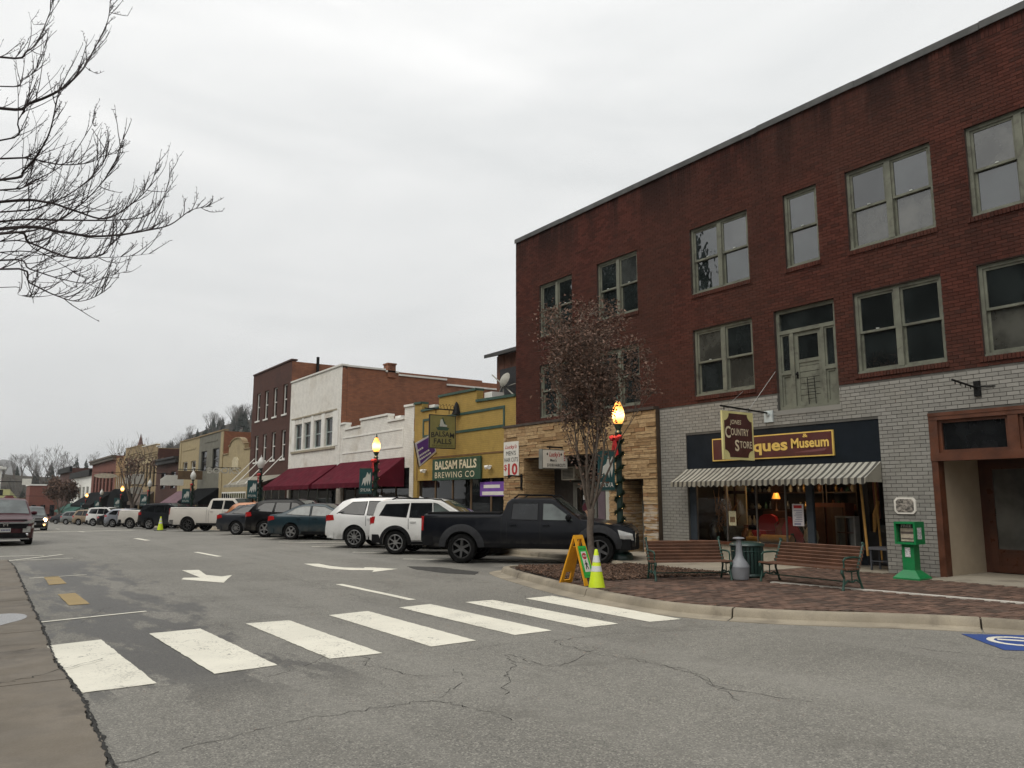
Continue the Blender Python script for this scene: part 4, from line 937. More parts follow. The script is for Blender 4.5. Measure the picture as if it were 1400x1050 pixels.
# ================================================================== the row of shops beyond
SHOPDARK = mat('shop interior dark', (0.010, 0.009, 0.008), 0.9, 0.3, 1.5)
def simple_window(a, b, c, d, parent, fm, pm=PANE_S, fx=FX, rec=0.1, fw=0.07, rail=True, sill=None):
    q = MB(); bar_frame(q, fx+rec, fx+rec+0.08, a, b, c, d, fw)
    if rail: q.box(fx+rec+0.005, fx+rec+0.07, a+fw, b-fw, (c+d)/2-0.03, (c+d)/2+0.03)
    wo = q.build('window', fm, parent)
    halves = ((c+fw, (c+d)/2-0.03), ((c+d)/2+0.03, d-fw)) if rail else ((c+fw, d-fw),)
    for z0, z1 in halves:
        q = MB(); q.box(fx+rec+0.04, fx+rec+0.05, a+fw, b-fw, z0, z1); q.build('pane', pm, wo)
    if sill is not None:
        q = MB(); q.box(fx-0.06, fx+0.06, a-0.06, b+0.06, c-0.1, c-0.003); q.build('sill', sill, wo)
    return wo
def shop(y0, y1, prof, mfront, mside, label, name='shop_building', depth=14, windows=(), wfm=None, sill=None, shopz=2.5, coping=None, open_=True, rail=True, xback=None, side_top=None, posts=3, bays=None):
    """prof: [(y, z), ...] stepped parapet from y0 to y1 (far = y1)."""
    base = gz((y0+y1)/2); t = thing(name, label, 'building', (FX, (y0+y1)/2, base+SW))
    zt = max(z for _, z in prof); zl = min(z for _, z in prof)
    holes = [(w_[0], w_[1], w_[2], w_[3]) for w_ in windows]
    if open_: holes.append((y0+0.35, y1-0.35, base-0.3, base+SW+shopz))
    mb = MB(); wall_holes(mb, FX, y0, y1, base-0.4, zl, holes, 0.25)
    # the stepped part of the parapet
    for (a, za), (b, zb) in zip(prof[:-1], prof[1:]):
        if abs(a-b) > 1e-6 and max(za, zb) > zl + 1e-4:
            mb.prism([(a, zl), (b, zl), (b, zb), (a, za)], lambda p, q_, c: (c, p, q_), FX, FX+0.3)
    mb.build('front_wall', mfront, t)
    mb = MB(); xb = xback or FX+depth; sz = side_top or zl - 0.4
    mb.box(FX+0.003, xb, y0, y0+0.3, base-0.4, sz); mb.box(FX+0.003, xb, y1-0.3, y1, base-0.4, sz); mb.box(xb-0.3, xb, y0+0.3, y1-0.3, base-0.4, sz); mb.build('side_wall', mside, t)
    mb = MB(); mb.box(FX+0.26, xb, y0+0.3, y1-0.3, sz-0.6, sz-0.5); mb.build('roof', DARKROOM, t)
    if coping is not None:
        mb = MB()
        for (a, za), (b, zb) in zip(prof[:-1], prof[1:]):
            if abs(a-b) > 1e-6: mb.prism([(a, za+0.004), (b, zb+0.004), (b, zb+0.1), (a, za+0.1)], lambda p, q_, c: (c, p, q_), FX-0.06, FX+0.34)
        mb.build('coping', coping, t)
    for w_ in windows: simple_window(*w_[:4], t, wfm or FRAME, rail=rail, sill=sill)
    if open_:
        a, b, z1 = y0+0.35, y1-0.35, base+SW+shopz
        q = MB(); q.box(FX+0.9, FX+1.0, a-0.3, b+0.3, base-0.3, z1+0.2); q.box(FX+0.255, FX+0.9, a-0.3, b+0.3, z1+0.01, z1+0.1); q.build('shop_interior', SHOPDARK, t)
        n = bays or max(2, int((b-a)/1.4)); q = MB()
        for k in range(n+1): yy = a + (b-a)*k/n; q.box(FX+0.1, FX+0.17, max(a, yy-0.04), min(b, yy+0.04), base+SW, z1)
        q.box(FX+0.1, FX+0.18, a, b, base+SW, base+SW+0.4); sf_ = q.build('shop_window', wfm or FRAME, t)
        for k in range(n):
            yy = a + (b-a)*k/n; q = MB(); q.box(FX+0.13, FX+0.14, yy+0.04, yy+(b-a)/n-0.04, base+SW+0.4, z1); q.build('pane', PANE_S, sf_)
    return t
MUST = brick_mat('mustard painted brick', (0.40, 0.265, 0.065), (0.37, 0.245, 0.058), (0.30, 0.195, 0.045), stain=(0.13, 0.085, 0.03), stain_amt=0.5, stain_scale=0.8)
WHTB = brick_mat('flaking white painted brick', (0.80, 0.78, 0.72), (0.76, 0.74, 0.68), (0.60, 0.575, 0.52), stain=(0.38, 0.31, 0.21), stain_amt=0.6, stain_scale=0.5)
ORB = brick_mat('orange side brick', (0.30, 0.115, 0.055), (0.22, 0.08, 0.04), (0.17, 0.10, 0.07), stain=(0.06, 0.028, 0.02), stain_amt=0.65, stain_scale=0.7)
DRB = brick_mat('dark red-brown brick', (0.085, 0.029, 0.018), (0.065, 0.022, 0.014), (0.05, 0.027, 0.02), stain=(0.03, 0.012, 0.01), stain_amt=0.4)
TANB = brick_mat('tan brick', (0.34, 0.25, 0.13), (0.29, 0.21, 0.11), (0.22, 0.17, 0.10), stain=(0.10, 0.07, 0.04), stain_amt=0.45)
CREB = brick_mat('cream brick', (0.42, 0.34, 0.19), (0.38, 0.30, 0.17), (0.30, 0.25, 0.15), stain=(0.14, 0.10, 0.06), stain_amt=0.4)
GRYB = mat('grey-green render', (0.16, 0.155, 0.125), 0.85, 0.15, 1, 0.2)
OCHB = brick_mat('ochre brick', (0.34, 0.20, 0.07), (0.3, 0.18, 0.065), (0.22, 0.15, 0.08))
RDB = brick_mat('mid red brick', (0.20, 0.062, 0.04), (0.165, 0.05, 0.033), (0.12, 0.06, 0.045))
GRN = mat('dark green trim', (0.035, 0.075, 0.055), 0.6, 0.2, 3); DGRN = mat('sign green', (0.012, 0.055, 0.03), 0.5, 0.15, 2)
WTRIM = mat('white trim', (0.76, 0.75, 0.70), 0.7, 0.12, 2); WST = mat('white stone coping', (0.66, 0.65, 0.60), 0.8, 0.12, 2)
MAROON = mat('maroon canvas', (0.095, 0.010, 0.02), 0.9, 0.2, 1.5, spec=0.1, dirt=(0.05, 0.01, 0.015), dirt_amt=0.6); BRN = mat('brown timber', (0.13, 0.08, 0.04), 0.7, 0.25, 3)
BLKA = mat('black canvas', (0.009, 0.010, 0.011), 0.95, 0.2, 2, spec=0.05); LILAC = mat('faded lilac canvas', (0.15, 0.085, 0.105), 0.85, 0.2, 2); TARP = mat('grey metal canopy', (0.27, 0.25, 0.20), 0.7, 0.3, 2, dirt=(0.1, 0.08, 0.06), dirt_amt=0.5)

# --- brewery: mustard, stepped parapet
bal = shop(22.62, 30.35, [(22.62,5.3),(25.25,5.36),(25.25,5.82),(28.2,5.85),(28.2,5.38),(29.7,5.38),(29.7,5.74),(30.35,5.76)], MUST, WHTB,
    'single-storey mustard painted brick brewery with dark green trim and stepped parapet', 'brewery_building', shopz=2.3, coping=GRN, depth=14, wfm=BRN, side_top=4.6, bays=5)
q = MB(); x0, x1 = FX-0.03, FX-0.002
for a, b, c, d in ((23.3, 29.55, 4.95, 5.05), (23.3, 29.55, 4.25, 4.35), (23.3, 23.4, 4.35, 4.95), (29.45, 29.55, 4.35, 4.95)): q.box(x0, x1, a, b, c, d)
q.build('trim_frame', GRN, bal)
q = MB(); q.box(x0+0.01, x1, 22.9, 30.05, 3.33, 3.39); q.box(x0+0.01, x1, 30.0, 30.05, 2.44, 3.33); q.build('trim_moulding', mat('brown moulding', (0.17, 0.09, 0.03), 0.7), bal)
sg = thing('brewery_sign', 'wide green board reading Balsam Falls Brewing Co above brewery windows', 'sign', (FX, 26.7, 2.4))
q = MB(); q.box(FX-0.1, FX-0.04, 24.8, 28.5, 2.4, 3.27); q.build('panel', DGRN, sg)
lettering('BALSAM FALLS', (FX-0.102, 28.27, 2.85), U_, V_, 0.32, CREAM, sg, width=3.2, bold=0.03); lettering('BREWING CO', (FX-0.102, 28.27, 2.49), U_, V_, 0.24, CREAM, sg, width=3.05, bold=0.0, space=1.15)
hs2 = thing('brewery_hanging_sign', 'olive hanging sign with fir tree emblem reading Balsam Falls', 'sign', (FX, 26.6, 3.5)); sy2 = 26.6
bx0, bx1, bz0, bz1 = 14.66, 15.86, 3.60, 4.93
OLV = mat('olive sign paint', (0.22, 0.20, 0.07), 0.6, 0.12, 2)
q = MB(); q.box(bx0, bx1, sy2-0.03, sy2+0.03, bz0, bz1); q.build('border', BLKL, hs2); q = MB(); q.box(bx0+0.035, bx1-0.035, sy2-0.034, sy2+0.034, bz0+0.035, bz1-0.035); q.build('panel', OLV, hs2)
lettering('BALSAM', (bx0+0.08, sy2-0.036, 4.02), HU, V_, 0.2, BLKL, hs2, width=1.04, bold=0.02, arc=0.06); lettering('FALLS', (bx0+0.2, sy2-0.036, 3.79), HU, V_, 0.2, BLKL, hs2, width=0.8, bold=0.02)
lettering('BREWING CO', (bx0+0.12, sy2-0.036, 3.67), HU, V_, 0.08, mat('olive letter', (0.08, 0.08, 0.03), 0.6), hs2, width=0.96)
cx = (bx0+bx1)/2; q = MB()
for k in range(4):
    z0 = 4.86-k*0.1; hw = 0.07+0.075*k; q.prism([(cx, z0), (cx+hw, z0-0.16), (cx-hw, z0-0.16)], lambda a, b, c: (a, c, b), sy2-0.037, sy2-0.0345)
q.prism([(cx-0.3, 4.43), (cx+0.3, 4.43), (cx+0.22, 4.32), (cx-0.22, 4.32)], lambda a, b, c: (a, c, b), sy2-0.0365, sy2-0.0345); q.build('tree_emblem', GRN, hs2)
q = MB(); q.prism([(cx-0.1, 4.75), (cx-0.02, 4.76), (cx+0.05, 4.58), (cx+0.2, 4.52), (cx+0.18, 4.47), (cx-0.15, 4.47)], lambda a, b, c: (a, c, b), sy2-0.039, sy2-0.0375); q.build('waterfall_emblem', mat('pale grey print', (0.5, 0.52, 0.48), 0.6), hs2)
q = MB(); q.tube([(bx0-0.2, sy2, 5.16), (FX+0.02, sy2, 5.16)], 0.025, 8); q.tube([(bx0+0.3, sy2, 5.16), (bx0+0.3, sy2, 4.98)], 0.015, 6); q.tube([(bx1-0.3, sy2, 5.16), (bx1-0.3, sy2, 4.98)], 0.015, 6)
for k in range(6): q.tube([(FX-0.05-0.15*k, sy2, 5.16), (FX-0.12-0.15*k, sy2, 5.38), (FX-0.2-0.15*k, sy2, 5.30)], 0.01, 5)
q.lathe([(0.02, 0.5), (0.07, 0.42), (0.16, 0.08), (0.2, 0.0)], (FX-0.1, sy2, 5.0), 12); q.build('bracket_arm', IRON, hs2)
pb2 = thing('purple_banner', 'purple banner tilted on a pole beside the brewery hanging sign', 'banner', (FX, 28.3, 3.2))
PUR = mat('purple cloth', (0.10, 0.03, 0.20), 0.7, 0.2, 2); yb2 = 28.35
q = MB(); pp = [(14.98, 3.9), (15.8, 4.35), (15.98, 3.6), (15.22, 2.95)]
q.prism(pp, lambda a, b, c: (a, c, b), yb2-0.012, yb2+0.012); q.build('border', mat('white hem', (0.55, 0.52, 0.55), 0.7), pb2)
q = MB(); q.prism([(15.06, 3.87), (15.77, 4.26), (15.92, 3.62), (15.26, 3.06)], lambda a, b, c: (a, c, b), yb2-0.016, yb2+0.016); q.build('cloth', PUR, pb2)
q = MB(); dd = Vector((0.857, 0, 0.515)); ee = Vector((-0.515, 0, 0.857))
for k, (s0, ln_, h0) in enumerate(((0.12, 0.55, 0.06), (0.1, 0.6, 0.2), (0.16, 0.3, 0.42))):
    p0 = Vector((15.2, yb2-0.018, 3.12)) + dd*s0*0.7 + ee*h0; j = 0.0
    while j < ln_: w0 = rnd.uniform(0.04, 0.09); q.add([p0+dd*j, p0+dd*(j+w0), p0+dd*(j+w0)+ee*0.07, p0+dd*j+ee*0.07], [(0, 1, 2, 3)]); j += w0+0.02
q.build('white_print', WHT, pb2, fix=False)
q = MB(); q.tube([(14.93, yb2, 3.98), (15.2, yb2, 2.85)], 0.02, 6); q.tube([(15.2, yb2, 2.95), (FX+0.02, yb2, 3.55)], 0.015, 6); q.build('pole', IRON, pb2)
wb = thing('window_banner', 'small purple and white banner in the brewery right-hand window', 'banner', (FX, 23.9, 1.9))
q = MB(); q.box(FX+0.085, FX+0.095, 23.35, 25.1, 1.75, 2.28); q.build('cloth', mat('bright purple print', (0.16, 0.06, 0.32), 0.7, 0.1), wb); q = MB(); q.box(FX+0.081, FX+0.084, 23.75, 24.85, 2.05, 2.17); q.build('white_print', WHT, wb)
q = MB(); q.box(FX+0.081, FX+0.084, 23.42, 24.95, 1.79, 1.92); q.build('white_strip', WHT, wb)
op = thing('neon_sign', 'glowing red and blue oval open sign in the brewery window', 'sign', (FX, 22.95, 2.0))
q = MB(); pts = [(FX+0.075, 23.0+0.19*math.cos(k*math.pi/12), 1.97+0.24*math.sin(k*math.pi/12)) for k in range(25)]; q.tube(pts, 0.025, 6); q.build('blue_tube', glow('blue neon', (0.1, 0.1, 0.9), 1.2), op)
lettering('OPEN', (FX+0.07, 23.14, 1.92), U_, V_, 0.12, glow('red neon', (1.0, 0.08, 0.05), 2.0), op, width=0.28, bold=0.02)
for yy in (29.2, 24.2):
    fl = thing('flood_light', 'small white floodlight left of the green brewery board' if yy > 26 else 'small white floodlight right of the green brewery board', 'lamp', (FX, yy, 2.8))
    q = MB(); q.tube([(FX, yy, 2.85), (FX-0.12, yy, 2.85)], 0.03, 8); q.tube([(FX-0.1, yy+0.05, 2.85), (FX-0.2, yy+0.14, 2.8)], [0.05, 0.08], 8); q.tube([(FX-0.1, yy-0.05, 2.85), (FX-0.2, yy-0.14, 2.8)], [0.05, 0.08], 8); q.build('lamp_head', WTRIM, fl)
# back parapet blocks of white seen through the steps
q = MB(); q.box(FX+0.35, FX+0.9, 24.7, 25.24, 5.0, 5.75); q.box(FX+0.35, FX+0.9, 29.2, 29.69, 5.0, 5.7); q.build('parapet_return', WTRIM, bal)

# --- white single-storey shop with maroon awning
wh1 = shop(30.4, 38.62, [(30.4,5.72),(31.3,5.74),(31.3,5.2),(33.0,5.2),(33.0,5.52),(36.1,5.52),(36.1,5.2),(38.0,5.18),(38.0,5.5),(38.62,5.5)], WHTB, WHTB, 'single-storey white painted brick shop with stepped parapet and maroon awning', wfm=BRN, coping=WTRIM, side_top=4.6, shopz=2.9)
q = MB()
for a, b, c, d in ((31.4, 38.3, 4.75, 4.82), (31.4, 38.3, 3.95, 4.02), (31.4, 31.47, 4.02, 4.75), (38.23, 38.3, 4.02, 4.75)): q.box(FX-0.025, FX-0.002, a, b, c, d)
q.build('trim_frame', WTRIM, wh1)
q = MB(); q.box(FX+0.35, FX+0.9, 32.4, 32.99, 4.9, 5.5); q.build('parapet_return', WTRIM, wh1)
awning(wh1, 31.2, 38.5, 3.5, 2.38, 1.5, MAROON, MAROON, 0.22, seg=16)
# --- white two-storey building
wz = [(44.45, 45.6), (43.0, 44.1), (41.4, 42.5), (39.75, 40.85)]
wh2 = shop(38.64, 46.6, [(38.64, 8.7), (46.6, 8.7)], WHTB, ORB, 'two-storey flaking white brick building with four upper windows and maroon awning', windows=[(a, b, 4.5, 6.05) for a, b in wz], wfm=mat('pale teal window paint', (0.30, 0.36, 0.34), 0.6, 0.15), coping=WST, side_top=8.55, xback=36, shopz=2.9)
q = MB(); q.box(FX-0.05, FX-0.002, 39.2, 46.2, 6.36, 6.44); q.box(FX-0.07, FX-0.002, 39.3, 46.1, 4.32, 4.44); q.build('trim_moulding', mat('stained trim', (0.34, 0.30, 0.22), 0.8, 0.2), wh2)
for i, (a, b) in enumerate(((38.95, 39.7), (40.9, 41.35), (42.55, 42.95), (44.15, 44.4), (45.65, 46.1))):
    q = MB(); q.box(FX-0.03, FX-0.002, a, b, 4.45, 6.35); q.build('white_panel', WTRIM, wh2)
awning(wh2, 38.95, 46.4, 3.45, 2.36, 1.5, MAROON, MAROON, 0.22, seg=16)
# stepped side parapet of the orange wall with white coping, chimney
stp = [(16.3, 18.5, 8.66), (18.5, 19.3, 8.58), (19.3, 22.4, 8.44), (22.4, 26.0, 8.15), (26.0, 29.5, 7.9), (29.5, 36, 7.6)]
q = MB()
for a, b, z in stp: q.box(a, b, 38.625, 38.95, 3.5, z)
q.build('side_parapet', ORB, wh2)
q = MB()
for a, b, z in stp: q.box(a, b, 38.56, 39.0, z+0.003, z+0.1)
q.build('coping', WST, wh2)
q = MB(); q.box(18.62, 19.1, 38.56, 39.1, 8.3, 9.02); q.box(18.58, 19.14, 38.52, 39.14, 9.02, 9.1); q.build('chimney', ORB, wh2)
# --- orange brick mass further back (rear block with its own parapet)
rear = thing('rear_building', 'orange brick rear block with white stepped coping behind the brewery', 'building', (30, 37, 0))
q = MB(); q.box(24.5, 40, 30.5, 30.8, 0, 7.35); q.box(24.5, 24.8, 30.8, 37, 0, 7.35); q.build('wall', ORB, rear)
q = MB(); q.box(24.4, 40, 30.44, 30.86, 7.353, 7.45); q.build('coping', WST, rear); q = MB(); q.box(24.8, 40, 30.8, 38, 6.6, 6.8); q.build('roof', DARKROOM, rear)
# --- weathered timber shed on the roofs
shed = thing('timber_shed', 'weathered timber roof shed with dark opening beside the brick building', 'shed', (18.5, 24.0, 5))
OLDW = mat('weathered reddish boards', (0.15, 0.06, 0.035), 0.85, 0.4, 3, dirt=(0.05, 0.03, 0.02), dirt_amt=0.7, dirt_scale=3)
for k in range(20):
    q = MB(); q.box(19.2+0.014*(k % 2), 19.26, 22.66+k*0.3, 22.94+k*0.3, 4.2, 8.0); q.build('board', OLDW, shed)
q = MB(); q.box(19.28, 23, 28.56, 28.66, 4.2, 8.2); q.build('side_wall', OLDW, shed)
q = MB(); q.prism([(18.75, 7.92), (24, 9.4), (24, 9.56), (18.75, 8.08)], lambda a, b, c: (a, c, b), 22.65, 29.0); q.build('roof', mat('tar roof edge', (0.05, 0.05, 0.048), 0.8, 0.3, 3), shed)
q = MB(); q.box(19.15, 19.19, 24.0, 28.3, 5.6, 7.35); q.build('opening', BLKL, shed)  # black sheet stands in for the shade inside the shed
dsh = thing('satellite_dish', 'pale grey antenna dish on a pole in front of the timber shed', 'antenna', (18.9, 27.6, 5.2))
DG = mat('pale dish grey', (0.36, 0.35, 0.3), 0.6)
q = MB(); q.lathe([(0.0, 0.1), (0.15, 0.08), (0.28, 0.03), (0.34, -0.03)], (18.7, 27.3, 6.75), 14, Matrix.Rotation(R(-70), 3, 'Y')); q.build('dish', DG, dsh)
q = MB(); q.tube([(18.8, 27.5, 4.9), (18.8, 27.5, 6.7)], 0.03, 6); q.tube([(18.8, 28.4, 7.1), (18.8, 26.7, 6.0)], 0.03, 6); q.tube([(18.8, 28.2, 5.9), (18.8, 27.5, 6.6)], 0.025, 6); q.tube([(18.8, 27.2, 6.45), (18.8, 26.6, 6.5)], 0.02, 6); q.build('mast', DG, dsh)

# --- dark red three-storey building
ww = [(52.75, 53.55), (51.0, 51.8), (49.2, 50.0), (47.3, 48.1)]
dr3 = shop(46.62, 54.5, [(46.62, 10.16), (54.5, 10.16)], DRB, ORB, 'narrow three-storey dark brown-red brick building with tall white-framed windows', windows=[(a, b, 6.9, 8.8) for a, b in ww] + [(a, b, 4.1, 5.9) for a, b in ww], wfm=WTRIM, sill=WTRIM, coping=mat('brown coping', (0.07, 0.035, 0.028), 0.8), side_top=10.1, xback=30, shopz=2.6)
q = MB(); q.tube([(17.6, 46.5, 8.5), (17.6, 46.5, 10.5)], 0.1, 8); q.build('vent_pipe', IRON, dr3)
awning(dr3, 46.9, 54.3, 3.15, 2.55, 1.7, TARP, TARP, 0.15, seg=12, sides=False)
q = MB()
for yy in (47.6, 49.6, 51.6, 53.4): q.tube([(FX, yy, 4.35), (FX-1.65, yy, 2.6)], 0.03, 6)
q.build('tie_rod', WTRIM, dr3)
# --- cream mission-style shop
arch = [(54.52, 5.1), (55.9, 5.1), (55.9, 5.5), (56.3, 5.56)] + [(57.9-1.6*math.cos(math.pi*k/12), 5.56+0.45*math.sin(math.pi*k/12)) for k in range(1, 12)] + [(59.5, 5.56), (59.9, 5.5), (59.9, 4.95), (61.38, 4.95)]
crm = shop(54.52, 61.38, arch, CREB, CREB, 'single-storey cream brick shop with curved mission-style gable', wfm=BRN, coping=mat('tan coping', (0.27, 0.2, 0.11), 0.8), side_top=4.3, shopz=1.6)
q = MB(); q.prism([(57.1, 3.75), (58.7, 3.75), (58.7, 4.4), (58.3, 4.65), (57.5, 4.65), (57.1, 4.4)], lambda a, b, c: (c, a, b), FX-0.05, FX-0.002); q.build('blank_panel', mat('pale plaster', (0.55, 0.48, 0.32), 0.8), crm)
q = MB(); q.box(FX-0.06, FX-0.01, 54.9, 61.0, 1.45, 2.15); q.build('transom_frame', WTRIM, crm)
for k in range(11):
    q = MB(); q.box(FX-0.066, FX-0.06, 55.0+k*0.55, 55.44+k*0.55, 1.55, 2.05); q.build('transom_pane', PANE_S, crm)
# --- grey two-storey and yellow two-storey
gb2 = shop(61.4, 69.0, [(61.4, 6.85), (69.0, 6.82)], GRYB, ORB, 'two-storey grey rendered shop with dark windows and black awning', windows=[(62.7, 64.6, 3.9, 5.6), (66.4, 68.2, 3.9, 5.55)], wfm=BLKL, coping=mat('tan coping', (0.27, 0.2, 0.11), 0.8), side_top=6.8, xback=26, shopz=2.3)
q = MB(); q.box(FX-0.06, FX-0.002, 61.4, 62.1, 0.0, 6.8); q.build('pilaster', CREB, gb2); q = MB(); q.box(FX-0.03, FX-0.002, 63.2, 67.2, 6.2, 6.32); q.build('trim_moulding', GRYB, gb2)
awning(gb2, 61.9, 68.8, 2.5, 1.45, 1.5, BLKA, BLKA, 0.25, seg=10)
yb1 = shop(69.02, 76.3, [(69.02, 6.8), (76.3, 6.8)], CREB, ORB, 'two-storey yellow brick shop with lilac awning next to grey shop', windows=[(70.0, 71.7, 3.7, 4.9), (73.0, 74.8, 3.7, 4.9)], wfm=WTRIM, coping=mat('tan coping', (0.27, 0.2, 0.11), 0.8), side_top=6.6, shopz=2.2)
q = MB(); q.box(FX-0.03, FX-0.002, 70.3, 75.2, 5.9, 6.02); q.box(FX-0.05, FX-0.002, 75.6, 76.3, 0, 6.7); q.build('trim_moulding', CREB, yb1)
awning(yb1, 69.4, 76.0, 2.35, 1.2, 1.6, LILAC, LILAC, 0.2, seg=10)
# --- brown brick with dark cornice
br1 = shop(76.32, 86.4, [(76.32, 5.4), (86.4, 5.4)], DRB, DRB, 'brown brick shop with heavy dark cornice behind a street tree', windows=[(77.5, 79.5, 2.6, 4.2), (82, 84, 2.6, 4.2)], wfm=BLKL, side_top=5.2, shopz=2.0)
q = MB(); q.box(FX-0.35, FX+0.0, 76.32, 86.4, 5.0, 5.35); q.box(FX-0.5, FX, 76.32, 86.4, 5.36, 5.55); q.build('cornice', mat('black cornice', (0.03, 0.03, 0.03), 0.7), br1)
q = MB(); q.box(18.2, 19.0, 76.4, 84, 5.0, 7.0); q.box(18.1, 19.1, 76.3, 84.1, 7.0, 7.2); q.build('rear_storey', RDB, br1)
# --- sandstone pair
s2 = shop(86.42, 95.3, [(86.42, 7.0), (87.2, 7.0), (87.2, 7.3), (95.3, 7.4)], TANB, DRB, 'two-storey sandstone building with slit windows nearest the brown shop', windows=[(87.3+k*1.95, 88.4+k*1.95, 2.9, 5.4) for k in range(4)], wfm=BLKL, coping=WTRIM, side_top=6.8, shopz=2.4)
s1 = shop(95.32, 106.3, [(95.32, 7.6), (106.3, 7.75)], TANB, TANB, 'two-storey sandstone building with slit windows and arched black canopy', windows=[(96.6+k*2.4, 97.9+k*2.4, 3.2, 5.9) for k in range(4)], wfm=BLKL, coping=TANB, side_top=7.4, shopz=2.4)
for b_, y0_, y1_, zz in ((s2, 86.5, 95.2, 6.0), (s1, 95.6, 106, 6.4)):
    q = MB()
    for k in range(3): q.box(FX-0.08, FX-0.002, y0_, y1_, zz+k*0.25, zz+k*0.25+0.08)
    q.box(FX-0.04, FX-0.002, y0_+1, y1_-1, zz-0.55, zz-0.1); q.build('trim_moulding', CREB, b_)
awning(s2, 86.9, 95.0, 2.4, 1.3, 1.2, mat('dull brown canvas', (0.08, 0.06, 0.045), 0.9), None, 0.3, seg=6)
q = MB(); pr = [(96, 0.4)] + [(101-5.0*math.cos(math.pi*k/10), 0.6+2.2*math.sin(math.pi*k/10)) for k in range(11)] + [(106, 0.4)]
q.prism(pr, lambda a, b, c: (c, a, b), FX-1.7, FX-0.03); q.build('arched_canopy', BLKA, s1)
och = shop(106.32, 113.2, [(106.32, 6.9), (113.2, 6.9)], OCHB, OCHB, 'narrow ochre brick building with a white bay window', windows=[(107+k*1.5, 108.2+k*1.5, 2.8, 4.6) for k in range(4)], wfm=WTRIM, side_top=6.8, shopz=2.2)
rdb = shop(113.22, 136.4, [(113.22, 7.4), (136.4, 7.4)], RDB, RDB, 'red brick block with dark cornice at the far end of the row', windows=[(115+k*3.4, 117+k*3.4, 2.6, 5.3) for k in range(6)], wfm=DRB, side_top=7.3, shopz=2.2)
q = MB(); q.box(FX-0.45, FX, 113.3, 136.3, 6.75, 7.1); q.box(FX-0.6, FX, 113.3, 136.3, 7.11, 7.35); q.build('cornice', mat('brown cornice', (0.09, 0.07, 0.05), 0.7), rdb)
q = MB(); q.lathe([(1.4, 0), (0.9, 1.2), (0.0, 5.2)], (22.5, 136, 6.8), 6); q.build('spire', mat('brown shingle', (0.12, 0.06, 0.05), 0.8), rdb)
awning(rdb, 114, 136, 2.6, 0.8, 2.6, BLKA, BLKA, 0.3, seg=8)
wt = shop(136.42, 164.0, [(136.42, 5.7), (164.0, 5.7)], WTRIM, WTRIM, 'plain white far building with black cornice', windows=[(139+k*5, 142+k*5, 1.6, 3.6) for k in range(5)], wfm=WST, side_top=5.5, shopz=2.0)
q = MB(); q.box(FX-0.4, FX, 136.5, 163.9, 5.2, 6.2); q.build('cornice', IRON, wt); awning(wt, 137, 163, 0.9, -0.4, 2.4, mat('green canvas', (0.012, 0.075, 0.055), 0.9), None, 0.3, seg=6)
dr4 = shop(164.02, 186, [(164.02, 7.4), (186, 7.4)], DRB, DRB, 'dark red brick building closing the far end of the row', windows=[(166+k*4.5, 168.2+k*4.5, 2.2, 4.8) for k in range(4)], wfm=WTRIM, side_top=7.3, shopz=2.0)
q = MB(); q.box(FX-0.5, FX, 164.1, 185.9, 6.6, 7.6); q.build('cornice', IRON, dr4)
# --- buildings across the end of the street
def end_block(name, label, x0, x1, y, z, m, depth=12, wins_=0, base=-3.3, wm=None):
    t = thing(name, label, 'building', ((x0+x1)/2, y, base)); q = MB(); q.box(x0, x1, y, y+depth, base-0.5, z); q.build('wall', m, t)
    q = MB(); q.box(x0-0.2, x1+0.2, y-0.2, y+depth+0.2, z, z+0.3); q.build('roof_edge', wm or WTRIM, t)
    for k in range(wins_):
        a = x0 + (x1-x0)*(k+0.25)/wins_; q = MB(); q.box(a, a+(x1-x0)/wins_*0.5, y-0.06, y-0.01, base+1.2, base+3.6); wv = q.build('window', PANE_S, t)
    return t
end_block('end_building', 'small red brick building facing down the street at its far end', 12.0, 17.5, 205, 4.6, RDB, wins_=3)
end_block('low_building', 'long low brown brick building beyond the traffic signals', -2, 11.8, 216, 1.6, brick_mat('dull brown brick', (0.14, 0.07, 0.05), (0.11, 0.055, 0.04), (0.1, 0.06, 0.045)), wins_=6, wm=BRN)
rr_ = thing('red_roof_kiosk', 'small building with steep dark red roof at the street end', 'building', (8.0, 200, -3.3))
q = MB(); q.box(5.6, 10.2, 200, 205, -3.5, -0.9); q.build('wall', RDB, rr_); q = MB(); q.prism([(5.0, -0.9), (10.8, -0.9), (8.6, 2.4), (7.6, 2.4)], lambda a, b, c: (a, c, b), 199.5, 205.5); q.build('roof', mat('dark red roof', (0.14, 0.02, 0.02), 0.7), rr_)
ct = thing('courthouse', 'corner of a white courthouse on the wooded hill at far left', 'building', (-3, 330, 2))
q = MB(); q.box(-16, 10.4, 330, 345, 2, 13.2); q.build('wall', WTRIM, ct); q = MB(); q.box(-17, 11.6, 329, 346, 12.0, 12.9); q.box(-17, 9.4, 329, 346, 13.2, 15.0); q.build('cornice', WST, ct)
for k in range(4): q = MB(); q.box(8.4-k*3.4, 9.4-k*3.4, 329.8, 329.95, 6.5, 10.2); q.build('window', PANE_S, ct)
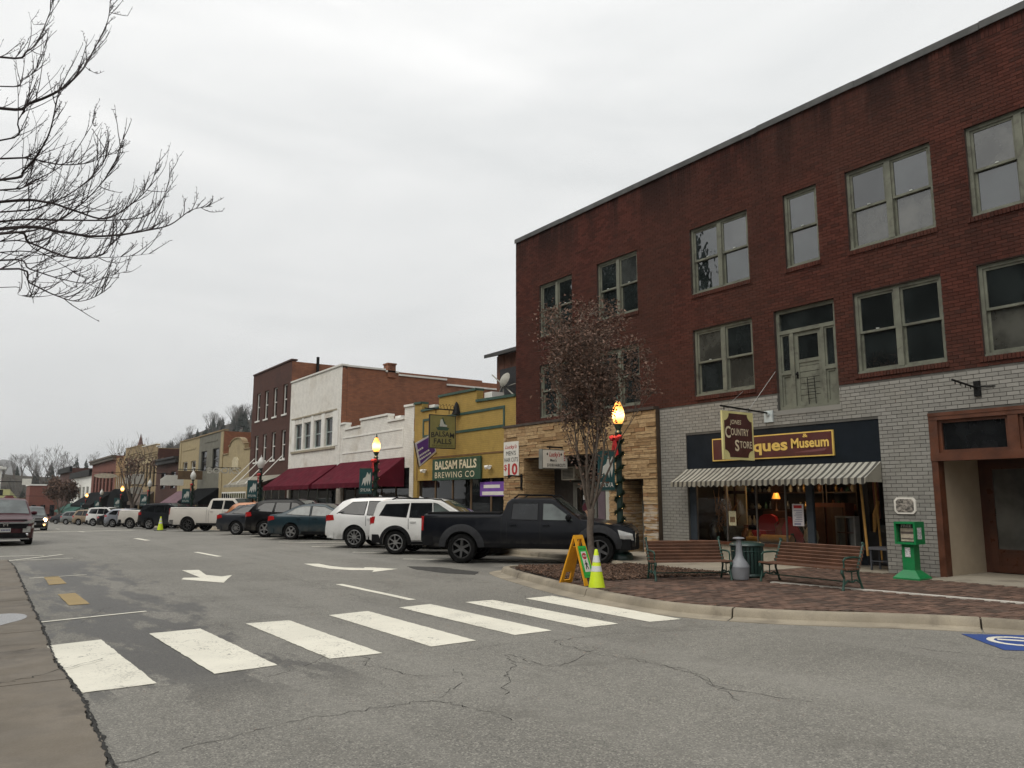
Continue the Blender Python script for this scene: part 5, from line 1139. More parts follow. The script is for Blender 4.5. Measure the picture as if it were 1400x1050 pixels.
# ------------------------------------------------------------------ the other side of the street (outside the frame; tall dark blocks added to darken what the panes mirror)
OPPM = mat('dark reflection brick', (0.022, 0.022, 0.02), 0.9, 0.4, 0.6, spec=0.05)  # near-black colour chosen so the panes mirror something dark
for (ya, yb2_, hh, lab) in ((4, 36, 15.6, 'tall dark block added across the street to darken the mirroring panes'), (36.4, 74, 15.9, 'second dark block added across the street to darken the mirroring panes')):
    opp = thing('added_opposite_block', lab, 'building', (-16, (ya+yb2_)/2, gz(ya)))
    q = MB(); q.box(-26, -13.5, ya, yb2_, gz(yb2_)-0.3, hh); q.build('wall', OPPM, opp)
    for k in range(8):
        for zz in (5.5, 9.5):
            q = MB(); yy = ya+1.5+k*(yb2_-ya-3)/8; q.box(-13.5, -13.44, yy, yy+1.3, zz, zz+2.0); q.build('window', PANE_S, opp)

for (xa, xb_, ya, hh, lab) in ((-34, -6, -44, 9.5, 'unseen brick block added behind the camera to darken car reflections'), (-4, 20, -40, 12.0, 'tall unseen brick block added behind the camera to darken car reflections'), (22, 46, -36, 8.5, 'low unseen brick block added behind the camera to darken car reflections')):  # unseen blocks added behind the camera for darker reflections in the cars
    bb = thing('added_rear_block', lab, 'building', ((xa+xb_)/2, ya, 0)); q = MB(); q.box(xa, xb_, ya-10, ya, -0.3, hh); q.build('wall', DRB, bb)
    for k in range(6):
        for zz in (1.0, 5.2):
            q = MB(); x0_ = xa+1.5+k*(xb_-xa-3)/6; q.box(x0_, x0_+1.8, ya, ya+0.05, zz, zz+2.2); q.build('window', PANE_S, bb)
    q = MB(); q.box(xa, xb_, ya+0.0, ya+0.3, hh-0.5, hh+0.1); q.build('cornice', WTRIM, bb)
# ================================================================== street furniture
DKGREEN = mat('dark green enamel', (0.008, 0.032, 0.026), 0.5, 0.25, 4, coat=0.2); REDBOW = mat('red ribbon', (0.42, 0.01, 0.012), 0.6, 0.2, 6); FIR = mat('fir garland', (0.012, 0.035, 0.014), 0.85, 0.5, 8); TEAL = mat('teal banner cloth', (0.012, 0.07, 0.075), 0.7, 0.15, 3)
LAMPG = globe_mat('warm lit globe', (1.0, 0.40, 0.08), 1.9); LAMPO = mat('frosted white globe', (0.55, 0.55, 0.52), 0.35, 0.05); BULB = glow('tiny warm bulb', (1.0, 0.7, 0.25), 1.5)
def street_lamp(x, y, lit, label, detail=True, banner=True, bow=True):
    z0 = gz(y) + SW; t = thing('street_lamp', label, 'street lamp', (x, y, z0), group='decorated lamps along the pavement')
    q = MB(); q.lathe([(0.32, 0), (0.32, 0.1), (0.28, 0.16), (0.2, 0.2), (0.17, 0.6), (0.14, 0.72)], (x, y, z0), 14); q.build('base', DKGREEN, t)
    q = MB(); q.lathe([(0.085, 0.7), (0.075, 3.2), (0.1, 3.24), (0.06, 3.3), (0.11, 3.42), (0.13, 3.46)], (x, y, z0), 12); q.build('pole', DKGREEN, t)
    gp = [(0.09, 3.46), (0.145, 3.56), (0.168, 3.68), (0.16, 3.78), (0.13, 3.88), (0.09, 3.97), (0.05, 4.06)] if lit else [(0.13, 3.46), (0.2, 3.62), (0.21, 3.75), (0.17, 3.9), (0.08, 4.05)]
    q = MB(); q.lathe(gp, (x, y, z0), 14); q.build('globe', LAMPG if lit else LAMPO, t)
    q = MB(); q.lathe([(0.06, 4.05), (0.03, 4.12), (0.015, 4.2), (0.0, 4.24)], (x, y, z0), 8); q.build('finial', DKGREEN if lit else LAMPO, t)
    if lit and detail:
        ld_ = bpy.data.lights.new('lamp_light', 'POINT'); ld_.energy = 35; ld_.color = (1.0, 0.6, 0.22); ld_.shadow_soft_size = 0.2
        lo = bpy.data.objects.new('lamp_light', ld_); C.objects.link(lo); lo.parent = t; lo.location = (-0.28, -0.1, 3.78)
    if bow:
        q = MB()
        for s_ in (-1, 1): q.lathe([(0.0, -0.15), (0.075, -0.09), (0.08, 0), (0.04, 0.08), (0.0, 0.09)], (x-0.1, y - s_*0.14, z0+3.1), 8, Matrix.Rotation(R(70*s_), 3, 'X'))
        q.lathe([(0.0, -0.07), (0.07, 0), (0.0, 0.07)], (x-0.14, y, z0+3.1), 8)
        q.prism([(-0.02, 3.05), (0.06, 3.05), (0.16, 2.65), (0.06, 2.68)], lambda a, b, c: (x-0.14+c, y+a, z0+b), 0, 0.015); q.prism([(-0.06, 3.05), (0.02, 3.05), (-0.04, 2.62), (-0.14, 2.66)], lambda a, b, c: (x-0.15+c, y+a, z0+b), 0, 0.015); q.build('bow', REDBOW, t)
    # garland wound round the pole
    q = MB(); r_ = random.Random(int(y*10)); n = 420 if detail else 90
    for k in range(n):
        f = k/n; a = f*2*math.pi*7; zz = z0+0.72+f*2.35; c = Vector((x+0.11*math.cos(a), y+0.11*math.sin(a), zz)); l_ = 0.11 if detail else 0.2
        for m_ in range(5 if detail else 3):
            d = Vector((r_.uniform(-1, 1), r_.uniform(-1, 1), r_.uniform(-1, 1))).normalized(); s_ = d.cross(Vector((0.3, 0.2, 0.9))).normalized()*(0.014 if detail else 0.03)
            q.add([c-s_, c+s_, c+d*l_*r_.uniform(0.5, 1)], [(0, 1, 2)])
    q.build('garland', FIR, t, kind='stuff', fix=False)
    if detail:
        q = MB()
        for k in range(15):
            f = (k+0.5)/15; a = f*2*math.pi*7+0.4; q.lathe([(0, -0.01), (0.008, 0), (0, 0.01)], (x+0.15*math.cos(a), y+0.15*math.sin(a), z0+0.75+f*2.3), 5)
        q.build('fairy_light', BULB, t)
    if banner:
        q = MB(); q.box(x-0.72, x-0.16, y-0.01, y+0.01, z0+1.75, z0+2.75); bn = q.build('banner', TEAL, t)
        bw_ = mat('banner white', (0.6, 0.62, 0.58), 0.7, 0.1)
        lettering('SYLVA', (x-0.67, y-0.012, z0+1.83), HU, V_, 0.12, bw_, bn, width=0.45, bold=0.02)
        q = MB(); q.prism([(-0.62, 2.05), (-0.56, 2.35), (-0.45, 2.42), (-0.38, 2.62), (-0.3, 2.5), (-0.24, 2.62), (-0.22, 2.3), (-0.27, 2.08), (-0.33, 2.3), (-0.36, 2.06), (-0.42, 2.25), (-0.47, 2.04), (-0.53, 2.2)], lambda a, b, c: (x+a, y+c, z0+b), -0.014, -0.011); q.build('bear_emblem', bw_, bn)
        q = MB(); q.tube([(x-0.72, y, z0+2.77), (x, y, z0+2.77)], 0.014, 6); q.tube([(x-0.72, y, z0+1.73), (x, y, z0+1.73)], 0.014, 6); q.build('banner_arm', DKGREEN, t)
    return t
street_lamp(13.85, 14.95, True, 'lit dark green lamp post with garland beside the young tree')
street_lamp(13.9, 29.7, True, 'lit dark green lamp post with garland in front of the maroon awnings')
street_lamp(13.9, 45.1, False, 'unlit white-globed lamp post with red bow before the dark three-storey building', detail=False)
street_lamp(13.9, 61.3, False, 'unlit white-globed lamp post with teal banner before the grey shop', detail=False)
street_lamp(13.9, 77.8, False, 'unlit lamp post wrapped in red before the brown brick shop', detail=False)
street_lamp(13.9, 92.8, True, 'lit lamp post before the nearer sandstone building', detail=False)
street_lamp(13.9, 108, False, 'unlit lamp post before the ochre building', detail=False)
street_lamp(13.9, 122, True, 'lit lamp post before the far red brick block', detail=False)
street_lamp(1.0, 172, True, 'lit lamp post far off on the left of the street', detail=False, banner=False)

# benches -------------------------------------------------------------------------------------
SLAT = mat('brown bench slats', (0.145, 0.07, 0.042), 0.65, 0.3, 4, 0.15, isl=0.25, dirt=(0.07, 0.04, 0.03), dirt_amt=0.4, dirt_scale=5); CAST = mat('green cast iron', (0.012, 0.05, 0.035), 0.5, 0.3, 6, 0.1)
def bench(bl, br, depth_dir, label):
    """bl, br: rear foot points left and right as seen from the street; the seat faces depth_dir."""
    a, b = Vector(bl), Vector(br); u = (b-a).normalized(); ln = (b-a).length; f = Vector(depth_dir); f = (f - u*f.dot(u)).normalized(); o = Vector((a.x, a.y, SW))
    t = thing('bench', label, 'bench', ((a.x+b.x)/2, (a.y+b.y)/2, SW), group='slatted benches on the brick corner')
    def P(s, d, z): return o + Vector((u.x*s + f.x*d, u.y*s + f.y*d, z*0.82))
    # slats: s along, d forward, z up. back leans away from the seat
    for k in range(6):
        z = 0.47+k*0.073; d = 0.10-0.17*(z-0.43)/0.42; q = MB(); q.bar(P(-0.03, d, z), P(ln+0.03, d, z), 0.026, 0.06, (u.x*0+f.x*0.37, f.y*0.37, 1)); q.build('back_slat', SLAT, t)
    for k in range(6):
        d = 0.14+k*0.072; z = 0.425+0.012*(k/5)-0.012*math.sin(k/5*math.pi); q = MB(); q.bar(P(-0.03, d, z), P(ln+0.03, d, z), 0.06, 0.03); q.build('seat_slat', SLAT, t)
    for s in (0.0, ln):
        q = MB(); q.tube([P(s, 0.0, 0.0), P(s, 0.04, 0.12), P(s, 0.10, 0.3), P(s, 0.10, 0.42), P(s, 0.03, 0.62), P(s, -0.06, 0.86), P(s, -0.09, 0.93), P(s, -0.055, 0.95)], [0.024, 0.018, 0.02, 0.026, 0.024, 0.022, 0.026, 0.02], 8); q.build('leg', CAST, t)
        q = MB(); q.tube([P(s, 0.52, 0.0), P(s, 0.5, 0.1), P(s, 0.47, 0.25), P(s, 0.52, 0.36), P(s, 0.5, 0.44)], [0.028, 0.018, 0.018, 0.026, 0.03], 8); q.build('leg', CAST, t)
        q = MB(); q.tube([P(s, 0.08, 0.40), P(s, 0.28, 0.38), P(s, 0.5, 0.42)], 0.022, 8); q.tube([P(s, 0.05, 0.13), P(s, 0.16, 0.2), P(s, 0.27, 0.16), P(s, 0.38, 0.2), P(s, 0.49, 0.12)], 0.016, 8); q.tube([P(s, 0.27, 0.16), P(s, 0.27, 0.38)], 0.012, 6); q.build('end_frame', CAST, t)
        q = MB(); q.tube([P(s, 0.03, 0.64), P(s, 0.15, 0.66), P(s, 0.32, 0.66), P(s, 0.42, 0.65), P(s, 0.47, 0.6), P(s, 0.46, 0.52), P(s, 0.47, 0.43)], [0.015, 0.017, 0.019, 0.019, 0.017, 0.013, 0.016], 8); q.build('armrest', CAST, t)
    q = MB(); q.tube([P(0, 0.27, 0.16), P(ln, 0.27, 0.16)], 0.012, 6); q.build('stretcher', CAST, t)
    return t
bench((11.0, 11.12), (12.3, 10.42), (-0.55, -1.0), 'brown slatted bench with green iron ends beside the mulch bed')
bench((12.86, 9.48), (12.72, 7.72), (-1, -0.05), 'brown slatted bench with green iron ends in front of the shop doorway')
# litter bin ---------------------------------------------------------------------------------------
tb = thing('litter_bin', 'dark green slatted metal litter bin between the two benches', 'bin', (12.86, 10.22, SW))
bxx, byy = 12.86, 10.22
for k in range(26):
    a = 2*math.pi*k/26; q = MB(); c_, s_ = math.cos(a), math.sin(a); q.bar((bxx+0.29*c_, byy+0.29*s_, SW+0.05), (bxx+0.31*c_, byy+0.31*s_, SW+0.62), 0.05, 0.012, (c_, s_, 0)); q.build('slat', DKGREEN, tb)
q = MB(); q.lathe([(0.27, 0.03), (0.27, 0.6)], (bxx, byy, SW), 20); q.build('liner', mat('bin liner', (0.008, 0.012, 0.011), 0.6), tb)
q = MB(); q.lathe([(0.33, 0.6), (0.345, 0.62), (0.33, 0.65), (0.27, 0.68), (0.2, 0.69)], (bxx, byy, SW), 22); q.lathe([(0.30, 0.0), (0.32, 0.04), (0.30, 0.08)], (bxx, byy, SW), 22); q.lathe([(0.315, 0.5), (0.325, 0.51), (0.315, 0.52)], (bxx, byy, SW), 22); q.build('rim', DKGREEN, tb)
# ash urn ------------------------------------------------------------------------------------------
ur = G(1012, 793, SW)
au = thing('ash_urn', 'grey plastic bulb-shaped cigarette urn with tall neck by the litter bin', 'ashtray', (ur.x, ur.y, SW)); GPL = mat('grey moulded plastic', (0.20, 0.21, 0.225), 0.5, 0.15, 5)
q = MB(); q.lathe([(0.12, 0), (0.16, 0.02), (0.175, 0.1), (0.18, 0.22), (0.183, 0.24)], (ur.x, ur.y, SW), 22); q.build('base', GPL, au)
q = MB(); q.lathe([(0.186, 0.245), (0.18, 0.27), (0.14, 0.34), (0.095, 0.4), (0.07, 0.46), (0.06, 0.56), (0.05, 0.72), (0.048, 0.78), (0.055, 0.79)], (ur.x, ur.y, SW), 22); q.build('neck', GPL, au)
q = MB(); q.lathe([(0.11, 0.77), (0.115, 0.78), (0.09, 0.8), (0.0, 0.81)], (ur.x, ur.y, SW), 18); q.build('cap', GPL, au)
# newspaper box ----------------------------------------------------------------------------------
nb = thing('newspaper_box', 'bright green free newspaper box on a pedestal by the portal', 'newspaper box', (15.15, 8.15, SW), R(8))
NG = mat('bright green enamel', (0.006, 0.19, 0.055), 0.45, 0.15, 3, coat=0.3); nx_, ny_ = 15.15, 8.15
MN = Matrix.Translation((nx_, ny_, SW)) @ Matrix.Rotation(R(3), 4, 'Z')
q = MB(); q.lathe([(0.36, 0.0), (0.36, 0.03), (0.17, 0.17), (0.155, 0.18)], (0, 0, 0), 4, None, False)
q2 = MB(); q2.add([(MN @ (Matrix.Rotation(R(45), 4, 'Z') @ Vector(p))) for p in q.v], q.f); q2.build('base', NG, nb)
q = MB(); q.box(-0.115, 0.115, -0.115, 0.115, 0.17, 0.66, MN); q.build('pedestal', NG, nb)
q = MB(); fw_ = 0.035
q.box(-0.19, 0.2, -0.2, -0.165, 0.66, 1.09, MN); q.box(-0.19, 0.2, 0.165, 0.2, 0.66, 1.09, MN); q.box(-0.19, 0.2, -0.165, 0.165, 0.66, 0.7, MN); q.box(-0.21, 0.2, -0.165, 0.165, 1.05, 1.09, MN); q.box(0.16, 0.2, -0.165, 0.165, 0.7, 1.05, MN); q.build('cabinet', NG, nb)
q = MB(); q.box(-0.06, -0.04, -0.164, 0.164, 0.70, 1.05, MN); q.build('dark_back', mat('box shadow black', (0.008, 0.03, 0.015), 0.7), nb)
PAP = mat('newsprint', (0.5, 0.42, 0.33), 0.85, 0.3, 14); q = MB(); q.box(-0.075, -0.061, -0.13, 0.13, 0.715, 0.97, MN); q.build('newspaper', PAP, nb)
q = MB(); q.box(-0.08, -0.076, -0.12, 0.12, 0.86, 0.9, MN); q.box(-0.08, -0.076, -0.12, 0.12, 0.755, 0.775, MN); q.build('headline', mat('newsprint ink', (0.12, 0.09, 0.08), 0.8), nb)
def MV(a, b, c): return MN @ Vector((a, b, c))
lettering('FREE', MV(-0.085, 0.11, 0.985), MN.to_3x3() @ Vector((0, -1, 0)), V_, 0.05, WHT, nb, width=0.2, bold=0.02)
q = MB(); q.box(-0.1, 0.06, -0.206, -0.201, 0.76, 0.98, MN); q.box(-0.122, -0.116, -0.05, 0.05, 0.42, 0.6, MN); q.build('sticker', mat('white sticker print', (0.55, 0.55, 0.55), 0.7, 0.5, 30), nb)
# A-frame sign --------------------------------------------------------------------------------
af = thing('a_frame_sign', 'yellow folding crosswalk sign with green stop-for-pedestrians panel at the kerb', 'sign', (9.2, 11.0, 0.02)); YEL = mat('safety yellow plastic', (0.70, 0.33, 0.015), 0.45, 0.12, 4)
ac_ = G(791, 805.5, 0.03); A0, A1 = ac_ + Vector((-0.05, 0.33, 0.04)), ac_ + Vector((0.05, -0.33, -0.015)); ap = ac_ + Vector((0, 0, 0.96))
def leaf(foot, name, panel):
    base = (foot - ap); wv = Vector((-(A1-A0).y, (A1-A0).x, 0)).normalized(); wv = -wv if wv.x < 0 else wv
    # width runs across the fold
    def P(s, tt): return ap + base*tt + wv*s*(0.115+0.055*tt)
    nrm = wv.cross(base).normalized(); nrm = nrm if nrm.dot(Vector((0, -1, 0))) > 0 else -nrm
    q = MB()
    def slab(s0, s1, t0, t1, th=0.03):
        vs = [P(s0, t0), P(s1, t0), P(s1, t1), P(s0, t1)]; vs = [v_ - nrm*th/2 for v_ in vs] + [v_ + nrm*th/2 for v_ in vs]
        q.add(vs, [(0, 3, 2, 1), (4, 5, 6, 7), (0, 1, 5, 4), (1, 2, 6, 5), (2, 3, 7, 6), (3, 0, 4, 7)])
    slab(-1, 1, 0.22, 0.72); slab(-1, 1, 0.0, 0.07); slab(-1, -0.55, 0.07, 0.22); slab(0.55, 1, 0.07, 0.22); slab(-1, -0.5, 0.72, 0.88); slab(0.5, 1, 0.72, 0.88); slab(-1, 1, 0.88, 0.95); slab(-1, -0.6, 0.95, 1.0); slab(0.6, 1, 0.95, 1.0)
    lf = q.build(name, YEL, af)
    if panel:
        q = MB()
        def flat(s0, s1, t0, t1, off): q.add([P(s0, t0)+nrm*off, P(s1, t0)+nrm*off, P(s1, t1)+nrm*off, P(s0, t1)+nrm*off], [(0, 1, 2, 3)])
        flat(-0.86, 0.86, 0.2, 0.76, 0.018); q.build('green_panel', mat('fluorescent green print', (0.03, 0.42, 0.06), 0.5), af, fix=False)
        q = MB(); flat(-0.5, 0.5, 0.3, 0.66, 0.020); q.build('white_panel', WHT, af, fix=False)
        q = MB(); c_ = P(0, 0.38)+nrm*0.022; up_ = (P(0, 0.3)-P(0, 0.38)).normalized(); rt_ = (P(0.5, 0.38)-P(0, 0.38)).normalized()
        q.add([c_ + (rt_*math.cos(R(22.5+45*k)) + up_*math.sin(R(22.5+45*k)))*0.062 for k in range(8)], [tuple(range(8))]); q.build('stop_octagon', REDL, af, fix=False)
        q = MB(); fc = P(0, 0.54)+nrm*0.022
        def fg(pts): q.add([fc + rt_*a + up_*b for a, b in pts], [tuple(range(len(pts)))])
        fg([(0.015*math.cos(k), 0.07+0.015*math.sin(k)) for k in (0, 1, 2, 3, 4, 5)]); fg([(-0.02, 0.05), (0.02, 0.05), (0.018, -0.01), (-0.018, -0.01)]); fg([(-0.005, -0.01), (0.018, -0.01), (0.045, -0.075), (0.03, -0.08)]); fg([(-0.018, -0.01), (0.008, -0.01), (-0.025, -0.08), (-0.042, -0.075)]); fg([(0.015, 0.045), (0.05, 0.01), (0.042, 0.0), (0.012, 0.03)]); fg([(-0.015, 0.045), (-0.05, 0.01), (-0.042, 0.0), (-0.012, 0.03)]); q.build('walking_figure', BLKL, af, fix=False)
        fl_, fr_ = (-1, 1) if rt_.dot(_Rt) > 0 else (1, -1)
        rdir = rt_ if rt_.dot(_Rt) > 0 else -rt_
        lettering('STATE LAW', P(0, 0.27)+nrm*0.019, rdir, up_, 0.028, BLKL, af, width=0.17, bold=0.02, align='CENTER', depth=0.001); lettering('WITHIN', P(0, 0.735)+nrm*0.019, rdir, up_, 0.022, BLKL, af, width=0.1, align='CENTER', depth=0.001)
        lettering('STOP', c_-up_*0.02+nrm*0.002-rdir*0.0, rdir, up_, 0.035, WHT, af, width=0.085, bold=0.02, align='CENTER', depth=0.001)
leaf(A0, 'rear_leaf', False); leaf(A1, 'front_leaf', True)
# traffic cones ---------------------------------------------------------------------------------
CONEM = mat('lime fluorescent plastic', (0.62, 0.78, 0.02), 0.5, 0.08, 4); CB = mat('black rubber', (0.015, 0.015, 0.015), 0.7)
def cone(p, h, label):
    t = thing('traffic_cone', label, 'traffic cone', p, group='lime traffic cones'); k = h/0.72
    q = MB(); M = Matrix.Translation(p) @ Matrix.Rotation(R(20), 4, 'Z'); q.box(-0.215*k, 0.215*k, -0.215*k, 0.215*k, 0.0, 0.035*k, M); q.build('base', CB, t)
    z1 = [0.036, 0.40, 0.49, 0.55, 0.66, 0.72]; rad = lambda z: (0.158-0.185*z)*k if z < 0.71 else 0.018*k
    q = MB(); q.lathe([(rad(z)+0.0, z*k) for z in (0.036, 0.2, 0.4, 0.55, 0.7, 0.72)], p, 20); q.build('body', CONEM, t)
    for a, b in ((0.36, 0.45), (0.51, 0.62)):
        q = MB(); q.lathe([(rad(a)+0.003, a*k), (rad(b)+0.003, b*k)], p, 20); q.build('reflective_band', mat('reflective white', (0.62, 0.63, 0.62), 0.3, 0.05), t)
cp = G(816, 811.5, 0.012); cone((cp.x, cp.y, 0.012), 0.76, 'lime traffic cone with white bands next to the yellow folding sign')
cp = G(219, 723, -0.25); cone((cp.x, cp.y, gz(cp.y)+0.0), 0.9, 'plain lime traffic cone far along the row of parked cars')
# goods in the shop window ------------------------------------------------------------------------
def goods():
    dk = mat('dark furniture wood', (0.07, 0.03, 0.015), 0.5, 0.3, 3); rdp = mat('red enamel', (0.33, 0.012, 0.015), 0.4, 0.1); tan = mat('yellowish timber', (0.48, 0.26, 0.06), 0.6, 0.25, 4); pal = mat('pale wall board', (0.42, 0.34, 0.20), 0.8, 0.2, 2)
    t = thing('display_partition', 'pale board partition inside the left of the shop window', 'partition', (17.2, 13.9, SW)); q = MB(); q.box(17.1, 17.14, 13.55, 14.3, 0.6, 2.6); q.build('board', pal, t); q = MB(); q.box(17.06, 17.1, 13.55, 14.3, 1.78, 1.86); q.box(17.06, 17.1, 13.86, 13.92, 0.6, 2.6); q.build('rail', dk, t)
    t = thing('red_chair', 'red upholstered chair standing in the shop window', 'chair', (16.7, 12.75, 0.55)); q = MB(); q.box(16.5, 16.95, 12.5, 13.0, 0.6, 0.86); q.build('seat', rdp, t); q = MB(); q.prism([(12.48, 0.86), (13.02, 0.86), (13.04, 1.05), (12.98, 1.2), (12.85, 1.26), (12.65, 1.26), (12.52, 1.2), (12.46, 1.05)], lambda a, b, c: (c, a, b), 16.9, 17.0); q.build('backrest', rdp, t)
    t = thing('log_bench', 'yellow timber log lying in the shop window', 'log', (16.4, 12.1, 0.58)); q = MB(); q.tube([(16.35, 12.5, 0.68), (16.35, 11.65, 0.68)], 0.1, 10); q.tube([(16.4, 13.0, 0.66), (16.4, 12.55, 0.64)], 0.07, 8); q.build('log', tan, t); q = MB(); q.tube([(16.35, 12.505, 0.68), (16.35, 12.51, 0.68)], 0.05, 10); q.build('end_grain', mat('end grain brown', (0.22, 0.07, 0.03), 0.7), t)
    t = thing('red_sled', 'red tapering sled leaning at the middle of the shop window', 'sled', (16.6, 11.9, 0.55)); q = MB(); q.prism([(12.3, 0.6), (11.55, 0.6), (11.5, 0.72), (11.85, 1.2), (11.95, 1.22)], lambda a, b, c: (c, a, b), 16.6, 16.66); q.build('deck', rdp, t)
    t = thing('cabinet', 'reddish wooden cabinet at the back of the shop window', 'cabinet', (17.6, 11.5, SW)); q = MB(); q.box(17.5, 17.9, 10.95, 11.95, SW, 1.55); q.build('carcass', mat('cherry wood', (0.17, 0.045, 0.02), 0.45, 0.3, 3), t); q = MB(); q.box(17.46, 17.498, 11.0, 11.42, 0.2, 1.45); q.build('door', dk, t); q = MB(); q.box(17.46, 17.498, 11.48, 11.9, 0.2, 1.45); q.build('door', dk, t)
    t = thing('shop_lamp', 'small glowing amber lamp inside the shop window', 'lamp', (17.3, 12.75, 1.4)); q = MB(); q.lathe([(0.05, 0), (0.02, 0.05), (0.015, 0.3)], (17.3, 12.75, 1.35), 10); q.build('stem', dk, t); q = MB(); q.lathe([(0.11, 0.3), (0.06, 0.45)], (17.3, 12.75, 1.35), 12); q.build('lamp_shade', glow('amber shade', (1.0, 0.42, 0.07), 0.35), t); q = MB(); q.box(17.2, 17.6, 12.4, 13.1, SW, 1.34); q.build('stand', dk, t)
    ld_ = bpy.data.lights.new('shop_light', 'POINT'); ld_.energy = 24; ld_.color = (1, 0.62, 0.3); ld_.shadow_soft_size = 0.15; lo = bpy.data.objects.new('shop_light', ld_); C.objects.link(lo); lo.parent = t; lo.location = (-0.2, -0.3, 0.65)
    t = thing('wicker_figure', 'tangled brown branch ornament in the left of the shop window', 'ornament', (16.6, 13.8, 0.6)); q = MB(); r_ = random.Random(3)
    for k in range(26):
        p = Vector((16.55+r_.uniform(-.1, .1), 13.85+r_.uniform(-.25, .2), 0.6+r_.uniform(0, 0.7))); q.tube([p, p+Vector((r_.uniform(-.1, .1), r_.uniform(-.3, .3), r_.uniform(0.1, 0.5))), p+Vector((0, r_.uniform(-.3, .3), r_.uniform(0.3, 0.9)))], [0.02, 0.015, 0.006], 5)
    q.build('branches', mat('pale brown stems', (0.22, 0.12, 0.05), 0.7, 0.3), t)
    t = thing('grey_basket', 'grey-green wicker basket low in the left of the shop window', 'basket', (16.6, 13.6, 0.58)); q = MB(); q.lathe([(0.24, 0), (0.32, 0.3), (0.33, 0.36), (0.28, 0.36), (0.2, 0.05)], (16.62, 13.55, 0.58), 16); q.build('body', mat('grey wicker', (0.12, 0.13, 0.12), 0.8, 0.4, 20), t)
    t = thing('window_flyer', 'small cream and yellow flyer taped inside second pane', 'flyer', (FX, 13.2, 1.1)); q = MB(); q.box(FX+0.088, FX+0.094, 13.08, 13.31, 0.98, 1.34); q.build('paper', mat('cream flyer', (0.58, 0.54, 0.36), 0.8, 0.2, 25), t); q = MB(); q.box(FX+0.085, FX+0.0875, 13.11, 13.27, 1.06, 1.2); q.build('print', mat('brown flyer print', (0.2, 0.12, 0.06), 0.8, 0.5, 30), t)
    t = thing('notice_poster', 'white notice poster with red heading in the rightmost display pane', 'poster', (FX, 11.2, 1.2)); q = MB(); q.box(FX+0.086, FX+0.094, 11.12, 11.42, 1.02, 1.53); q.build('paper', mat('white notice', (0.58, 0.55, 0.56), 0.8, 0.08), t); q = MB(); q.box(FX+0.083, FX+0.0855, 11.16, 11.38, 1.43, 1.5); q.build('heading', REDL, t); q = MB()
    for k in range(7): q.box(FX+0.083, FX+0.0855, 11.16, 11.38-0.03*(k % 3), 1.12+k*0.042, 1.135+k*0.042)
    q.box(FX+0.083, FX+0.0855, 11.2, 11.38, 1.04, 1.09); q.build('print', mat('grey print', (0.22, 0.22, 0.3), 0.8), t)
    t = thing('open_neon', 'unlit arched open sign hanging at the top of the shop window', 'sign', (FX, 11.3, 2.1)); q = MB(); q.tube([(FX+0.2, 11.55, 1.95), (FX+0.2, 11.45, 2.12), (FX+0.2, 11.3, 2.18), (FX+0.2, 11.15, 2.12), (FX+0.2, 11.05, 1.95)], 0.012, 6); q.build('tube', GFR, t); lettering('OPEN', (FX+0.19, 11.48, 1.97), U_, V_, 0.11, GFR, t, width=0.36)
    t = thing('hanging_wagon_wheel', 'brass and timber pieces hanging in the dark shop doorway', 'ornament', (17.0, 10.1, 1.0)); q = MB(); q.tube([(16.9, 9.75, 0.25), (16.85, 9.78, 2.35)], 0.025, 6); q.tube([(17.1, 10.0, 0.9), (17.1, 9.95, 1.3), (17.1, 9.86, 1.6)], [0.03, 0.06, 0.03], 6); q.build('timber', tan, t); q = MB(); q.prism([(9.9, 1.2), (10.02, 1.2), (10.05, 2.3), (9.92, 2.3)], lambda a, b, c: (c, a, b), 17.2, 17.25); q.build('board', mat('cherry wood', (0.17, 0.045, 0.02), 0.45), t)
    t = thing('shop_pole', 'yellowish wooden post standing in the shop doorway', 'post', (16.25, 9.78, SW)); q = MB(); q.tube([(16.3, 9.72, SW+0.3), (16.3, 9.8, 2.3)], 0.028, 8); q.build('post', tan, t)
    t = thing('display_case', 'grey framed cabinet beside the shop door', 'cabinet', (16.7, 10.55, SW)); q = MB(); bar_frame(q, 16.9, 17.1, 10.35, 10.85, 0.5, 1.25, 0.04); q.build('carcass', mat('grey paint', (0.2, 0.2, 0.19), 0.6), t); q = MB(); q.box(17.0, 17.1, 10.38, 10.82, 0.53, 1.2); q.build('back', mat('grey back', (0.13, 0.135, 0.13), 0.6), t); q = MB(); q.box(16.92, 17.0, 10.58, 10.62, 0.55, 1.2); q.box(16.92, 17.0, 10.38, 10.82, 0.86, 0.88); q.build('shelf', dk, t)
    # chair in the doorway
    t = thing('side_chair', 'grey side chair standing in the shop doorway', 'chair', (16.35, 9.4, SW)); gm = mat('slate painted wood', (0.055, 0.06, 0.07), 0.6); cx, cy = 16.4, 9.42
    for sx in (-0.17, 0.17):
        q = MB(); q.bar((cx+sx, cy+0.19, SW), (cx+sx, cy+0.19, SW+0.44), 0.035, 0.035); q.build('leg', gm, t)
        q = MB(); q.tube([(cx+sx, cy-0.2, SW), (cx+sx, cy-0.18, SW+0.45), (cx+sx, cy-0.25, SW+0.95)], 0.018, 6); q.build('leg', gm, t)
    q = MB(); q.box(cx-0.21, cx+0.21, cy-0.2, cy+0.22, SW+0.44, SW+0.5); q.build('seat', mat('grey seat pad', (0.09, 0.09, 0.1), 0.8), t); q = MB(); q.bar((cx-0.17, cy+0.19, SW+0.18), (cx+0.17, cy+0.19, SW+0.18), 0.02, 0.02)
    for sx in (-0.17, 0.17): q.bar((cx+sx, cy-0.19, SW+0.2), (cx+sx, cy+0.19, SW+0.2), 0.02, 0.02)
